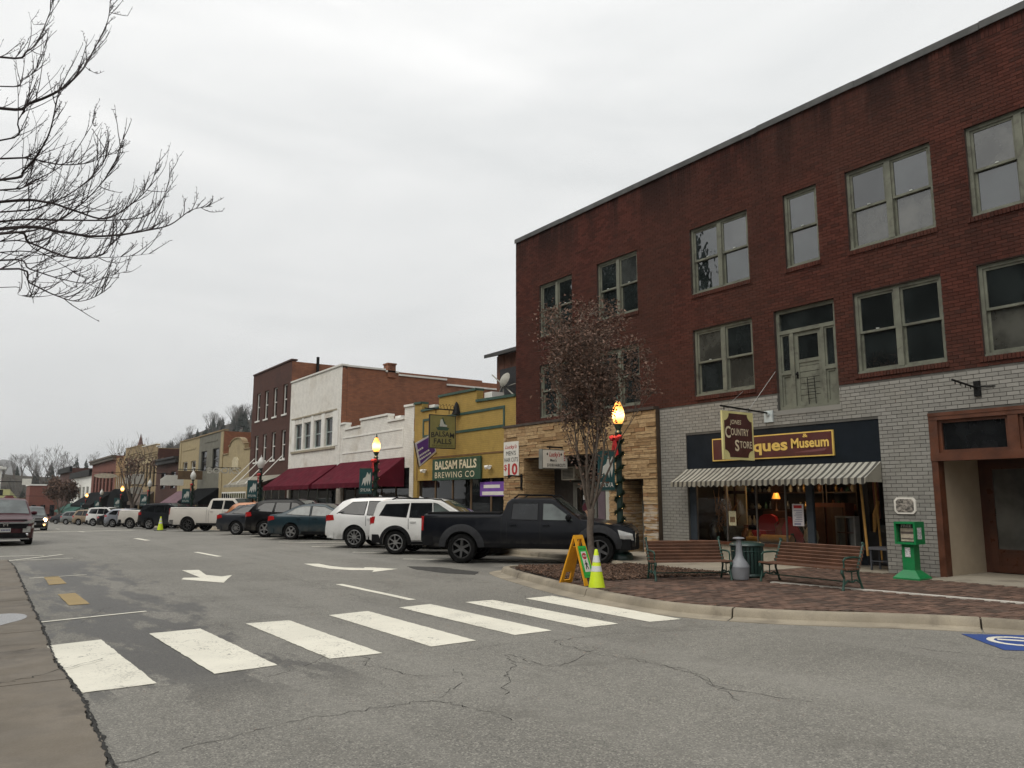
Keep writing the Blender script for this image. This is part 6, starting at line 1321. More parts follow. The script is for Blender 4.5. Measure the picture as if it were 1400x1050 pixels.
    q.build('stretcher', gm, t); q = MB(); q.bar((cx-0.17, cy-0.24, SW+0.88), (cx+0.17, cy-0.24, SW+0.88), 0.02, 0.1); q.bar((cx-0.17, cy-0.22, SW+0.7), (cx+0.17, cy-0.22, SW+0.7), 0.02, 0.06); q.build('backrest', gm, t)
goods()
def clutter():
    dk = mat('dark shelf wood', (0.04, 0.018, 0.01), 0.6, 0.3, 3); cols = [mat('brown glaze', (0.16, 0.07, 0.03), 0.3), mat('brass ware', (0.35, 0.22, 0.07), 0.35, metal=0.7), mat('cream ware', (0.4, 0.36, 0.27), 0.4), mat('green glass ware', (0.04, 0.10, 0.06), 0.2), mat('rust tin', (0.2, 0.06, 0.03), 0.6), mat('pewter', (0.16, 0.16, 0.16), 0.4, metal=0.6)]
    r_ = random.Random(31)
    for i, (ya, yb_, xx) in enumerate(((12.0, 13.3, 18.2), (11.1, 11.9, 18.25), (13.35, 14.4, 17.9))):
        t = thing('shelf_unit', ('dark shelf unit deep in the middle of the shop', 'dark shelf unit deep behind the notice poster', 'dark shelf unit deep at the left of the shop')[i], 'shelf', (xx, (ya+yb_)/2, SW)); q = MB()
        for z in (0.9, 1.35, 1.8, 2.2): q.box(xx, xx+0.3, ya, yb_, z, z+0.03)
        q.box(xx, xx+0.3, ya-0.03, ya, SW, 2.3); q.box(xx, xx+0.3, yb_, yb_+0.03, SW, 2.3); q.build('shelf_frame', dk, t)
        for z in (0.93, 1.38, 1.83):
            y = ya+0.1
            while y < yb_-0.08:
                h = r_.uniform(0.1, 0.3); w_ = r_.uniform(0.04, 0.09); v = thing('ornament', 'small antique vessel among others on the shelves in the shop', 'ornament', (xx+0.1, y, z), group='antiques on the shop shelves'); q = MB()
                q.lathe([(w_*0.6, 0), (w_, h*0.3), (w_*0.9, h*0.5), (w_*0.35, h*0.8), (w_*0.5, h)], (xx+0.1, y, z), 10); q.build('body', r_.choice(cols), v); y += r_.uniform(0.14, 0.26)
    for i, (x, y, z, h) in enumerate(((16.55, 13.15, 0.57, 0.42), (16.45, 12.95, 0.57, 0.3), (16.6, 11.3, 0.57, 0.55), (16.5, 11.75, 0.57, 0.25), (16.75, 12.2, 0.57, 0.6), (16.6, 14.2, 0.57, 0.5))):
        v = thing('ornament', ('tall', 'squat', 'slim dark', 'small', 'large brown', 'far left')[i]+' antique jug standing on the display ledge', 'ornament', (x, y, z)); q = MB(); q.lathe([(h*0.22, 0), (h*0.32, h*0.3), (h*0.28, h*0.55), (h*0.12, h*0.8), (h*0.16, h)], (x, y, z), 12); q.build('body', cols[i % 6], v); q = MB(); q.tube([(x, y+h*0.14, z+h*0.9), (x, y+h*0.36, z+h*0.75), (x, y+h*0.28, z+h*0.45)], h*0.03, 6); q.build('handle', cols[i % 6], v)
clutter()
# signs on brackets further along the row -----------------------------------------------------------
def bracket_sign(y, x0, x1, z0, z1, label, text=None, shape='oval', m=None, tm=None):
    t = thing('shop_sign', label, 'sign', (FX, y, z0)); q = MB(); cxx, czz = (x0+x1)/2, (z0+z1)/2
    if shape == 'oval': poly = [(cxx+(x1-x0)/2*math.cos(k*math.pi/12), czz+(z1-z0)/2*math.sin(k*math.pi/12)) for k in range(24)]
    elif shape == 'arch': poly = [(x0, z0), (x1, z0), (x1, z0+(z1-z0)*0.6), (cxx+(x1-x0)*0.25, z1), (cxx-(x1-x0)*0.25, z1), (x0, z0+(z1-z0)*0.6)]
    else: poly = [(x0, z0), (x1, z0), (x1, z1), (x0, z1)]
    if shape != 'none': q.prism(poly, lambda a, b, c: (a, c, b), y-0.04, y+0.04); q.build('panel', m or WHT, t)
    if text: lettering(text, (x0+(0.12 if shape != 'none' else 0.0)*(x1-x0), y-0.042, z0+(z1-z0)*0.3), HU, V_, (z1-z0)*0.4 if shape != 'none' else (z1-z0), tm or BLKL, t, width=(x1-x0)*0.76 if shape != 'none' else (x1-x0), bold=0.02)
    q = MB(); q.tube([(x0-0.1, y, z1+0.12), (FX, y, z1+0.12)], 0.03, 6)
    for k in range(2): q.tube([(x0+(x1-x0)*(0.25+0.5*k), y, z1+0.12), (x0+(x1-x0)*(0.25+0.5*k), y, z1-0.05)], 0.02, 5)
    q.build('bracket_arm', IRON, t); return t
bracket_sign(56.5, 13.7, 15.9, 3.3, 3.7, 'white letters reading books hung from an iron bracket', 'BOOKS', 'none', tm=mat('white letters', (0.46, 0.45, 0.40), 0.6))
bracket_sign(69.5, 13.2, 15.0, 2.75, 3.6, 'white arched hanging sign before the yellow shop', None, 'arch')
bracket_sign(85.0, 12.9, 14.6, 3.1, 4.1, 'pale rectangular hanging sign before the brown brick shop', None, 'rect')
bracket_sign(85.5, 13.4, 14.7, 2.1, 2.85, 'small white oval sign below the pale rectangular one', None, 'oval')
bracket_sign(109, 13.0, 15.6, 4.2, 4.8, 'long pale oval sign before the ochre building', None, 'oval', m=mat('beige sign', (0.5, 0.45, 0.36), 0.6))
bracket_sign(67.0, 14.0, 15.9, 3.2, 3.9, 'brown wooden hanging sign before the grey shop', None, 'rect', m=BRN)
# window boxes etc: traffic signals over the far junction
ts = thing('signal_gantry', 'traffic signal mast arm with white sign across the far junction', 'traffic signal', (-6, 150, -2.3))
q = MB(); q.tube([(-6, 150, -2.5), (-6, 150, 5.2)], 0.14, 8); q.tube([(-6, 150, 4.4), (8.6, 150, 4.4)], 0.08, 6); q.build('mast_arm', IRON, ts)
q = MB(); q.box(7.6, 8.9, 149.9, 149.97, 3.9, 4.9); q.build('sign_panel', WHT, ts); q = MB(); q.box(2.4, 3.0, 149.6, 149.9, 3.4, 4.3); q.build('signal_head', IRON, ts); q = MB(); q.box(4.6, 5.1, 149.6, 149.9, 2.2, 3.1); q.build('signal_head', IRON, ts)
# wires strung over the street
wr = thing('overhead_wire', 'thin black overhead wire crossing the far street', 'wire', (0, 150, 4)); q = MB(); q.tube([(-6, 149, 3.0), (5, 152, 2.2), (16, 155, 2.0)], 0.03, 4); q.build('strand', IRON, wr)
# ================================================================== trees and hills
BARK = mat('grey-brown bark', (0.12, 0.095, 0.075), 0.9, 0.3, 12, 0.4); TWIG = mat('dark purple-brown twigs', (0.028, 0.018, 0.018), 0.85, 0.3, 10)
LEAFB = mat('dry brown leaves', (0.17, 0.103, 0.074), 0.8, 0.25, 8, isl=0.65)
def grow(mb, p, d, ln, r, lvl, rr, tips, up=0.25, spread=0.6, kids=3, minr=0.006, segs=5, decay=0.68, n=6, wig=0.15):
    pts = [p.copy()]; rad = [r]; q = p.copy(); dd = d.normalized()
    for i in range(segs):
        dd = (dd + Vector((rr.uniform(-wig, wig), rr.uniform(-wig, wig), rr.uniform(-wig, wig))) + Vector((0, 0, up*0.2))).normalized()
        q = q + dd*ln/segs; pts.append(q.copy()); rad.append(max(minr, r*(1-0.55*(i+1)/segs)))
        if lvl <= 1: tips.append((q.copy(), dd.copy()))
    mb.tube(pts, rad, n if lvl > 1 else 4, cap=False)
    if lvl == 0: return
    for k in range(kids):
        i = rr.randint(max(1, segs//2), segs) if k else segs
        a = rr.uniform(0, 6.28); side = Vector((math.cos(a), math.sin(a), rr.uniform(-0.1, 0.5)))
        nd = (dd*(1-spread*0.5) + side*spread).normalized()
        grow(mb, pts[i], nd, ln*decay*rr.uniform(0.75, 1.1), max(minr, rad[i]*0.72), lvl-1, rr, tips, up, spread, kids, minr, segs, decay, n, wig)
def leaf_cloud(name, tips, m, parent, per, size, spread, rr, clip=None, flat=0.0):
    mb = MB()
    for p, d in tips:
        for k in range(per):
            c = p + Vector((rr.gauss(0, spread), rr.gauss(0, spread), rr.gauss(0, spread)))
            if clip and not clip(c): continue
            a = Vector((rr.uniform(-1, 1), rr.uniform(-1, 1), rr.uniform(-1, 0.6))).normalized(); b = a.cross(Vector((rr.uniform(-1, 1), rr.uniform(-1, 1), rr.uniform(-1, 1)))).normalized()
            s = size*rr.uniform(0.6, 1.2); n_ = a.cross(b)*s*0.25
            mb.add([c-a*s*0.5, c-b*s*0.28+n_, c+a*s*0.5, c+b*s*0.28+n_], [(0, 1, 2), (0, 2, 3)])
    return mb.build(name, m, parent, kind='stuff', fix=False)
# --- the young tree on the corner that kept its dry leaves
rt = random.Random(42); tx, ty = 10.45, 12.15
yt = thing('young_tree', 'slender young street tree keeping its dry brown leaves on the corner bed', 'tree', (tx, ty, SW))
tips = []; mb = MB()
mb.tube([(tx, ty, SW-0.02), (tx+0.01, ty, 0.5), (tx-0.01, ty+0.02, 1.0), (tx+0.02, ty, 1.45)], [0.095, 0.07, 0.066, 0.075], 10, cap=False); tk = mb.build('trunk', BARK, yt)
mb = MB()
for k in range(9):
    a = k*2.4; sp = 0.10 + 0.10*(k % 3); d = Vector((math.cos(a)*sp*1.6, math.sin(a)*sp*1.6, 1)); p = Vector((tx+0.03*math.cos(a), ty+0.03*math.sin(a), 1.35+0.03*k))
    grow(mb, p, d, rt.uniform(1.4, 2.1), 0.03, 3, rt, tips, up=0.35, spread=0.36, kids=3, minr=0.004, segs=5, decay=0.62, n=6, wig=0.1)
mb.build('limbs', BARK, yt)
def crownclip(c):
    h = (c.z-1.5)/4.4; r_ = math.hypot(c.x-tx, c.y-ty); lim = lin([(0, 0.2), (0.3, 0.42), (0.45, 0.85), (0.62, 1.2), (0.78, 1.2), (0.92, 0.85), (1.0, 0.35)], h)*(0.86+0.2*math.sin(3*math.atan2(c.y-ty, c.x-tx)+c.z*2.2))
    return 0.1 < h < 1.0 and r_ < lim and math.sin(c.x*5.1+c.z*3.3)*math.sin(c.y*4.7-c.z*4.1)+0.5*math.sin(c.x*9+c.y*8)*math.sin(c.z*9.5) > -0.33
lt = [q for q in tips if q[0].z > 1.9]
def off_lamp(c): return not (c.x > tx+0.28 and c.z < 3.75 and c.y < ty+0.6)      # the crown is thin on its low street side
clumps = []
while len(clumps) < 210:                     # leaves hang in clusters on the outer shoots
    h = rt.uniform(0.1, 0.98); a = rt.uniform(0, 6.28); r_ = 1.3*math.sqrt(rt.random()); c = Vector((tx+r_*math.cos(a), ty+r_*math.sin(a), 1.5+4.4*h))
    if crownclip(c): clumps.append((c, Vector((0, 0, 1))))
near_tips = rt.sample(lt, min(len(lt), 150))
cl = MB()
leaf_cloud('crown', clumps + near_tips, LEAFB, yt, 23, 0.08, 0.105, rt, lambda c: 1.75 < c.z < 5.95 and off_lamp(c))
leaf_cloud('crown', lt, LEAFB, yt, 2, 0.07, 0.05, rt, lambda c: 1.9 < c.z < 5.9 and off_lamp(c))
cm = MB()
for c, d in clumps[::2]:
    b0 = min(lt, key=lambda q_: (q_[0]-c).length)[0]; cm.tube([b0, b0.lerp(c, 0.5)+Vector((0, 0, 0.04)), c], [0.006, 0.005, 0.003], 4, cap=False)
cm.build('shoots', BARK, yt, kind='stuff', fix=False)
# --- big bare tree whose branches reach in at the upper left
bt = thing('bare_tree', 'leafless tree with upswept dark twigs reaching in at the upper left', 'tree', (-4.2, 11.4, 0.02)); rb_ = random.Random(8)
fork = Vector((-4.0, 11.4, 3.4))
mb = MB(); mb.tube([(-4.2, 11.4, -0.05), (-4.15, 11.4, 0.5), (-4.1, 11.42, 2.0), fork, (-3.8, 11.4, 5.0), (-3.6, 11.4, 7.5), (-3.5, 11.4, 10)], [0.3, 0.22, 0.19, 0.18, 0.13, 0.08, 0.03], 12, cap=False); mb.build('trunk', BARK, bt)
LIMBS = [([(0,148),(41,141),(82,123),(110,98),(123,78),(145,35),(151,8)], 11.0, 0.022, 6.6), ([(0,78),(37,70),(53,53),(67,20),(73,0)], 11.8, 0.016, 7.2),
 ([(0,313),(82,317),(123,323),(164,321),(200,315),(233,307),(262,287),(290,282)], 10.2, 0.021, 3.6), ([(0,276),(61,276),(102,288),(143,299),(176,282),(205,254),(215,221)], 11.2, 0.021, 4.2),
 ([(0,319),(41,332),(94,352),(135,350),(155,331),(172,315)], 10.6, 0.017, 3.5), ([(0,356),(41,368),(82,381),(119,387),(151,377),(176,370)], 11.5, 0.013, 3.4), ([(0,368),(41,387),(74,403),(106,412),(135,403),(149,385)], 10.0, 0.012, 3.3),
 ([(0,217),(41,217),(82,225),(119,223),(143,213),(176,207)], 11.8, 0.014, 5.0), ([(0,246),(33,233),(65,188),(78,135),(85,110)], 10.8, 0.02, 4.6), ([(0,192),(25,164),(39,135),(53,102)], 11.4, 0.014, 5.4),
 ([(0,303),(82,301),(155,301),(200,295),(223,270),(235,229)], 11.7, 0.016, 3.9), ([(0,330),(50,342),(95,368),(120,380)], 12.2, 0.012, 3.5), ([(0,118),(30,108),(50,95),(62,60)], 12.2, 0.011, 6.6), ([(0,260),(40,250),(90,222),(120,180),(128,165)], 12.0, 0.013, 4.7), ([(0,320),(60,310),(110,280),(150,235),(170,185)], 10.4, 0.015, 4.0), ([(0,290),(50,285),(100,262),(140,225),(150,190)], 11.0, 0.013, 4.3), ([(0,393),(25,403),(48,408)], 10.5, 0.007, 3.3), ([(0,345),(70,350),(150,352),(212,346)], 10.9, 0.010, 3.5)]
mb = MB(); mt = MB()
def twig(p, d, ln, r, lvl):
    pts = [p.copy()]; q = p.copy(); dd = d.normalized(); sg = max(4, int(ln/0.12)); rads = [r]
    for i in range(sg):
        dd = (dd + Vector((rb_.uniform(-.1, .1), rb_.uniform(-.1, .1), 0.10+rb_.uniform(-.09, .09)))).normalized(); q = q + dd*ln/sg; pts.append(q.copy()); rads.append(max(0.0019, r*(1-0.6*i/sg)))
        if lvl and rb_.random() < 0.42:
            side = Vector((rb_.uniform(-.6, .9), rb_.uniform(-.6, .6), rb_.uniform(0.1, 0.9))); twig(q, dd*0.7+side*0.7, ln*rb_.uniform(0.3, 0.6), r*0.6, lvl-1)
        if rb_.random() < 0.5:                      # buds
            s_ = Vector((rb_.uniform(-1, 1), rb_.uniform(-1, 1), rb_.uniform(0, 1))).normalized(); mt.tube([q, q+s_*0.028], [0.0045, 0.0022], 4, cap=False)
    mt.tube(pts, rads, 4, cap=False)
for px, dist, r0, z0 in LIMBS:
    W = [RNG(x, y, dist + 0.5*math.sin(i*1.3+dist*3)) for i, (x, y) in enumerate(px)]
    st = Vector((-3.9+0.04*(z0-3.4), 11.4, z0)); w0 = W[0]; mid = st.lerp(w0, 0.5) + Vector((0, 0, -0.15))
    path = smooth_path3 = None
    P = [st, mid] + W; pts = []
    for i in range(len(P)-1):
        a0, a1, a2, a3 = P[max(i-1, 0)], P[i], P[i+1], P[min(i+2, len(P)-1)]
        for j in range(5):
            t = j/5; pts.append(0.5*((2*a1)+(a2-a0)*t+(2*a0-5*a1+4*a2-a3)*t*t+(3*a1-a0-3*a2+a3)*t**3))
    pts.append(P[-1]); n = len(pts)
    rads = [r0*2.0 if i < 5 else r0*(1.0*(1-i/n)+0.14) for i in range(n)]; mb.tube(pts, rads, 6, cap=False)
    for i in range(7, n-1):
        for rep in range(2):
            if rb_.random() < 0.5:
                t = (pts[i+1]-pts[i-1]).normalized(); side = Vector((rb_.uniform(-.4, .7), rb_.uniform(-.6, .6), rb_.uniform(0.25, 1.0)*(1 if rb_.random() < 0.85 else -0.8)))
                twig(pts[i], t*0.7+side*0.75, rb_.uniform(0.3, 1.0)*(1.0-0.72*i/n), 0.0052, 1)
mb.build('limbs', TWIG, bt); mt.build('twigs', TWIG, bt, kind='stuff', fix=False)
# --- evergreens across the street: they stand outside the frame and show in the upper panes
GREEN = mat('dark conifer needles', (0.018, 0.035, 0.016), 0.9, 0.4, 1, isl=0.4); GREY_TW = mat('winter twigs', (0.10, 0.085, 0.075), 0.9, 0.3, 0.5)
def conifer(x, y, h, r, label, group, n=260, z=0.0, m=GREEN, name='evergreen_tree', big=1.0):
    t = thing(name, label, 'tree', (x, y, z), group=group); rr = random.Random(int(x*7+y*13))
    q = MB(); q.tube([(x, y, z-1), (x, y, z+h*0.5), (x, y, z+h*0.95)], [r*0.09, r*0.06, 0.02], 6, cap=False); q.build('trunk', BARK, t)
    q = MB()
    for k in range(n):
        f = (k/n)**0.8; zz = z + h*(0.12+0.88*f); rad = r*(1-f)**0.8*rr.uniform(0.6, 1.1)+0.1*r*(1-f); a = rr.uniform(0, 6.28); c = Vector((x, y, zz)); tip = c + Vector((math.cos(a)*rad, math.sin(a)*rad, -0.25*rad)); s_ = Vector((-math.sin(a), math.cos(a), 0))*rad*0.33*big
        mid = c.lerp(tip, 0.6); q.add([c+Vector((0, 0, 0.15*rad)), mid+s_, tip, mid-s_], [(0, 1, 2), (0, 2, 3)])
        q.add([c.lerp(tip, 0.3), mid+Vector((0, 0, 0.3*rad)), tip, mid-Vector((0, 0, 0.25*rad))], [(0, 1, 2), (0, 2, 3)])
    q.build('crown', m, t, kind='stuff', fix=False); return t
for i, (x, y, h, r) in enumerate(((-29, 53.5, 33, 4.5), (-28, 61, 38, 7), (-30, 68, 40, 7), (-28, 76, 41, 8), (-29, 84, 40, 7))):
    conifer(x, y, h, r, 'tall dark evergreen across the street, out of view on the left', 'evergreens across the street', 700)
def broadleaf(x, y, z, h, label, seed, name='winter_tree', lv=4, m=GREY_TW, sp=0.5, rad=0.012, group=None, th=1.0):
    t = thing(name, label, 'tree', (x, y, z), group=group); rr = random.Random(seed); tp = []
    q = MB(); q.tube([(x, y, z-1), (x, y, z+h*0.1), (x, y, z+h*0.22)], [h*0.025*th, h*0.02*th, h*0.017*th], 7, cap=False); q.build('trunk', BARK, t)
    q = MB()
    for k in range(6):
        a = k*1.05+rr.uniform(-.3, .3); grow(q, Vector((x, y, z+h*(0.16+0.02*k))), Vector((math.cos(a)*0.45, math.sin(a)*0.45, 1)), h*0.34, h*0.011*th, lv, rr, tp, up=0.3, spread=sp, kids=3, minr=h*0.0011*th, segs=4, decay=0.66, n=4, wig=0.12)
    q.build('crown', m, t); return t, tp
broadleaf(24.5, 320, -3.5, 24.5, 'big leafless tree standing against the sky at the street end', 3, lv=4, sp=0.55, th=1.2)
broadleaf(32, 322, -3.5, 17, 'smaller leafless tree right of the big one at the street end', 13, lv=3, sp=0.55, th=1.2)
# street trees further along
for x, y, h, lab in ((13.2, 82, 8.8, 'thin street tree with a few dry leaves before the brown shop'), (13.2, 150, 7.5, 'dark leafy street tree before the far white building')):
    t, tp = broadleaf(x, y, gz(y)+SW, h, lab, int(y), name='street_tree', lv=3, sp=0.38, m=BARK)
    rr = random.Random(int(y)); low = [p for p in tp if p[0].z < gz(y)+h*(0.72 if y < 100 else 2)]
    leaf_cloud('leaves', low[::2], LEAFB, t, 3 if y < 100 else 7, 0.28 if y < 100 else 0.45, 0.3, rr)
# --- hills
def hill_mat(name, c0, c1, c2):
    m, t, b = new_mat(name); P = worldco(t)
    c = mixc(t, ramp(t, noise(t, P, 0.05, 8, 0.7), 0.35, 0.65), c0, c1); c = mixc(t, ramp(t, noise(t, P, 0.4, 5, 0.7), 0.5, 0.75, 0, 0.7), c, c2); L(t, c, b.inputs['Base Color']); b.inputs['Roughness'].default_value = 1.0; b.inputs['Specular IOR Level'].default_value = 0.0; return m
HM = hill_mat('wooded winter hillside', (0.055, 0.05, 0.043), (0.085, 0.077, 0.066), (0.028, 0.036, 0.028))
def hill(name, f, x0, x1, y0, y1, nx, ny, m, amp, seed):
    rr = random.Random(seed); xs = [x0+(x1-x0)*i/nx for i in range(nx+1)]; ys = [y0+(y1-y0)*i/ny for i in range(ny+1)]
    mb = MB(); vs = [(x, y, f(x, y)+rr.uniform(-amp, amp)) for y in ys for x in xs]; nn = nx+1
    mb.add(vs, [(j*nn+i, j*nn+i+1, (j+1)*nn+i+1, (j+1)*nn+i) for j in range(ny) for i in range(nx)], True); return structure(mb.build(name, m, fix=False))
def h1(x, y):
    t = max(0.0, min(1.0, (y-235)/190)); t = t*t*(3-2*t); ridge = lin([(-160, 12), (20, 13), (83, 29), (120, 45), (200, 58), (520, 66)], x)+2*math.sin(x*0.06+1)+1.5*math.sin(x*0.131); return -3.8 + t*ridge
hill('hillside', h1, -160, 520, 235, 470, 90, 34, HM, 0.6, 2)
def h2(x, y): return -10 + 150*math.exp(-((x-105)/95)**2)*math.exp(-((y-3300)/400)**2) + 6*math.sin(x*0.013)+4*math.sin(x*0.031+2)
hill('mountain', lambda x, y: h2(x, y), -900, 1100, 2500, 3700, 80, 14, HM, 2, 4)
GRB = mat('yellowing winter turf', (0.17, 0.165, 0.06), 0.95, 0.3, 0.3)
hill('grass_bank', lambda x, y: -3.6 + 7.6*max(0, min(1, (y-222)/14.0))*max(0, min(1, (15-x)/5.0)), -40, 15, 221, 240, 20, 10, GRB, 0.1, 5)
# trees along the ridge and on the slope, each its own
rr = random.Random(77); k = 0
EVG = mat('hazy pine', (0.035, 0.05, 0.035), 0.95, 0.4, 0.2, isl=0.4)
proto = []
for v in range(3):
    t = conifer(0, 0, 11, 2.6, 'p', 'evergreens on the hill above the shops', 110, 0.0, EVG, 'hill_pine', 1.4); proto.append(t)
protob = []
for v in range(3):
    t, _ = broadleaf(0, 0, 0, 12, 'p', 50+v, 'hill_tree', 3, mat('hill twigs', (0.11, 0.10, 0.09), 0.95), 0.5, group='leafless trees on the hill above the shops', th=1.5); protob.append(t)
used = set(); spots = []
for k in range(245):
    x = rr.uniform(-5, 140) if k < 75 else rr.uniform(72, 150); y = rr.uniform(300, 425) if k < 75 else rr.uniform(345, 430)
    px_ = math.degrees(math.atan2(x, y)); spots.append((x, y))
spots += [(rr.uniform(-12, 34), rr.uniform(246, 320)) for _ in range(45)]
for i, (x, y) in enumerate(spots):
    ev = rr.random() < 0.42; src = (proto if ev else protob)[i % 3]
    if id(src) in used: o = copy_tree(src)
    else: o = src; used.add(id(src))
    o.location = (x, y, h1(x, y)-0.5); o.rotation_euler = (0, 0, rr.uniform(0, 6.28)); s = rr.uniform(0.5, 0.95); o.scale = (s, s, s)
    o['label'] = 'small dark pine among the trees on the wooded hill' if ev else 'small leafless tree among those on the wooded hill'
# ================================================================== vehicles
def paint(name, col, metal=0.35, rough=0.34, coat=0.55, spec=0.35): 
    if name in _mats: return _mats[name]
    m, t, b = new_mat(name); P = objco(t)
    c = mixc(t, ramp(t, noise(t, P, 1.3, 4), 0.35, 0.7, 0, 1), col, tuple(x*0.9 for x in col)); s = N(t, 'ShaderNodeSeparateXYZ'); L(t, P, s.inputs[0])
    c = mixc(t, math_(t, 'MULTIPLY', ramp(t, s.outputs[2], 0.75, 0.25), ramp(t, noise(t, P, 6, 5), 0.35, 0.7, 0.1, 0.6)), c, (0.10, 0.09, 0.075))
    L(t, c, b.inputs['Base Color']); b.inputs['Metallic'].default_value = metal; b.inputs['Roughness'].default_value = rough; b.inputs['Coat Weight'].default_value = coat; b.inputs['Specular IOR Level'].default_value = spec; b.inputs['Coat Roughness'].default_value = 0.06
    _mats[name] = m; return m
TYRE = mat('tyre rubber', (0.012, 0.012, 0.012), 0.95, 0.2, 8, spec=0.03); ALLOY = mat('alloy rim', (0.34, 0.34, 0.34), 0.35, 0.15, 4, metal=0.8); DALLOY = mat('dark alloy rim', (0.10, 0.10, 0.10), 0.4, 0.2, 4, metal=0.7); BPL = mat('black plastic trim', (0.012, 0.012, 0.013), 0.8, 0.2, 6, spec=0.06); CHROME = mat('chrome', (0.6, 0.6, 0.6), 0.15, 0.0, metal=1.0)
CGL = pane_mat('car glass', (0.006, 0.007, 0.008), 1.5, 0.02, 0.0); CGL2 = pane_mat('car glass light', (0.04, 0.048, 0.046), 1.65, 0.02, 0.0); TAIL = mat('red tail lamp', (0.32, 0.012, 0.012), 0.2, 0.1, 6, coat=0.6); HEAD = mat('clear head lamp', (0.45, 0.45, 0.43), 0.12, 0.2, 12, metal=0.3, coat=0.8); AMBER = mat('amber lens', (0.45, 0.12, 0.02), 0.3); SEAM = mat('panel gap', (0.006, 0.006, 0.006), 0.9, 0)  # paler car glass has the light seen through the cabin in its colour
PLATE = mat('number plate', (0.5, 0.5, 0.48), 0.5, 0.1)
_wheels = {}
def wheel_meshes(tr, tw, rimr, spokes, rimm, key):
    if key in _wheels: return _wheels[key]
    MX = Matrix.Rotation(R(90), 3, 'X')                      # axis along y, outer face at -y
    q = MB(); h = tw/2; q.lathe([(rimr, -h*0.8), (rimr+0.02, -h*0.96), (tr-0.05, -h), (tr-0.012, -h*0.82), (tr, -h*0.55), (tr, h*0.55), (tr-0.012, h*0.82), (tr-0.05, h), (rimr+0.02, h*0.96), (rimr, h*0.8)], (0, 0, 0), 28, MX, True, False)
    ty = q.build('tyre', TYRE)
    q = MB(); q.lathe([(rimr+0.004, h*0.82), (rimr-0.012, h*0.86), (rimr-0.028, h*0.7), (rimr-0.03, -h*0.7)], (0, 0, 0), 28, MX, True, False)
    for k in range(spokes):
        a = 2*math.pi*k/spokes; c_, s_ = math.cos(a), math.sin(a); q.bar((0.03*c_, -h*0.66, 0.03*s_), ((rimr-0.02)*c_, -h*0.76, (rimr-0.02)*s_), 0.028 if spokes > 6 else 0.06, 0.05, (0, -1, 0))
    q.lathe([(0.075, h*0.55), (0.07, h*0.78), (0.035, h*0.84), (0.0, h*0.84)], (0, 0, 0), 14, MX); rm = q.build('rim', rimm)
    q = MB(); q.lathe([(rimr-0.005, h*0.2), (0.0, h*0.2)], (0, 0, 0), 20, MX); dk = q.build('brake_disc', BPL)
    r = (ty.data, rm.data, dk.data)
    for o in (ty, rm, dk): bpy.data.objects.remove(o)
    _wheels[key] = r; return r
def add_wheel(t, x, y, side, W, meshes, tr):
    ty, rm, dk = meshes
    w_ = bpy.data.objects.new('wheel', ty); C.objects.link(w_); w_.parent = t; w_.location = (x, y, tr); w_.rotation_euler = (0, rnd.uniform(0, 1.2), 0 if side < 0 else math.pi)
    for nm, me in (('rim', rm), ('brake_disc', dk)):
        o = bpy.data.objects.new(nm, me); C.objects.link(o); o.parent = w_
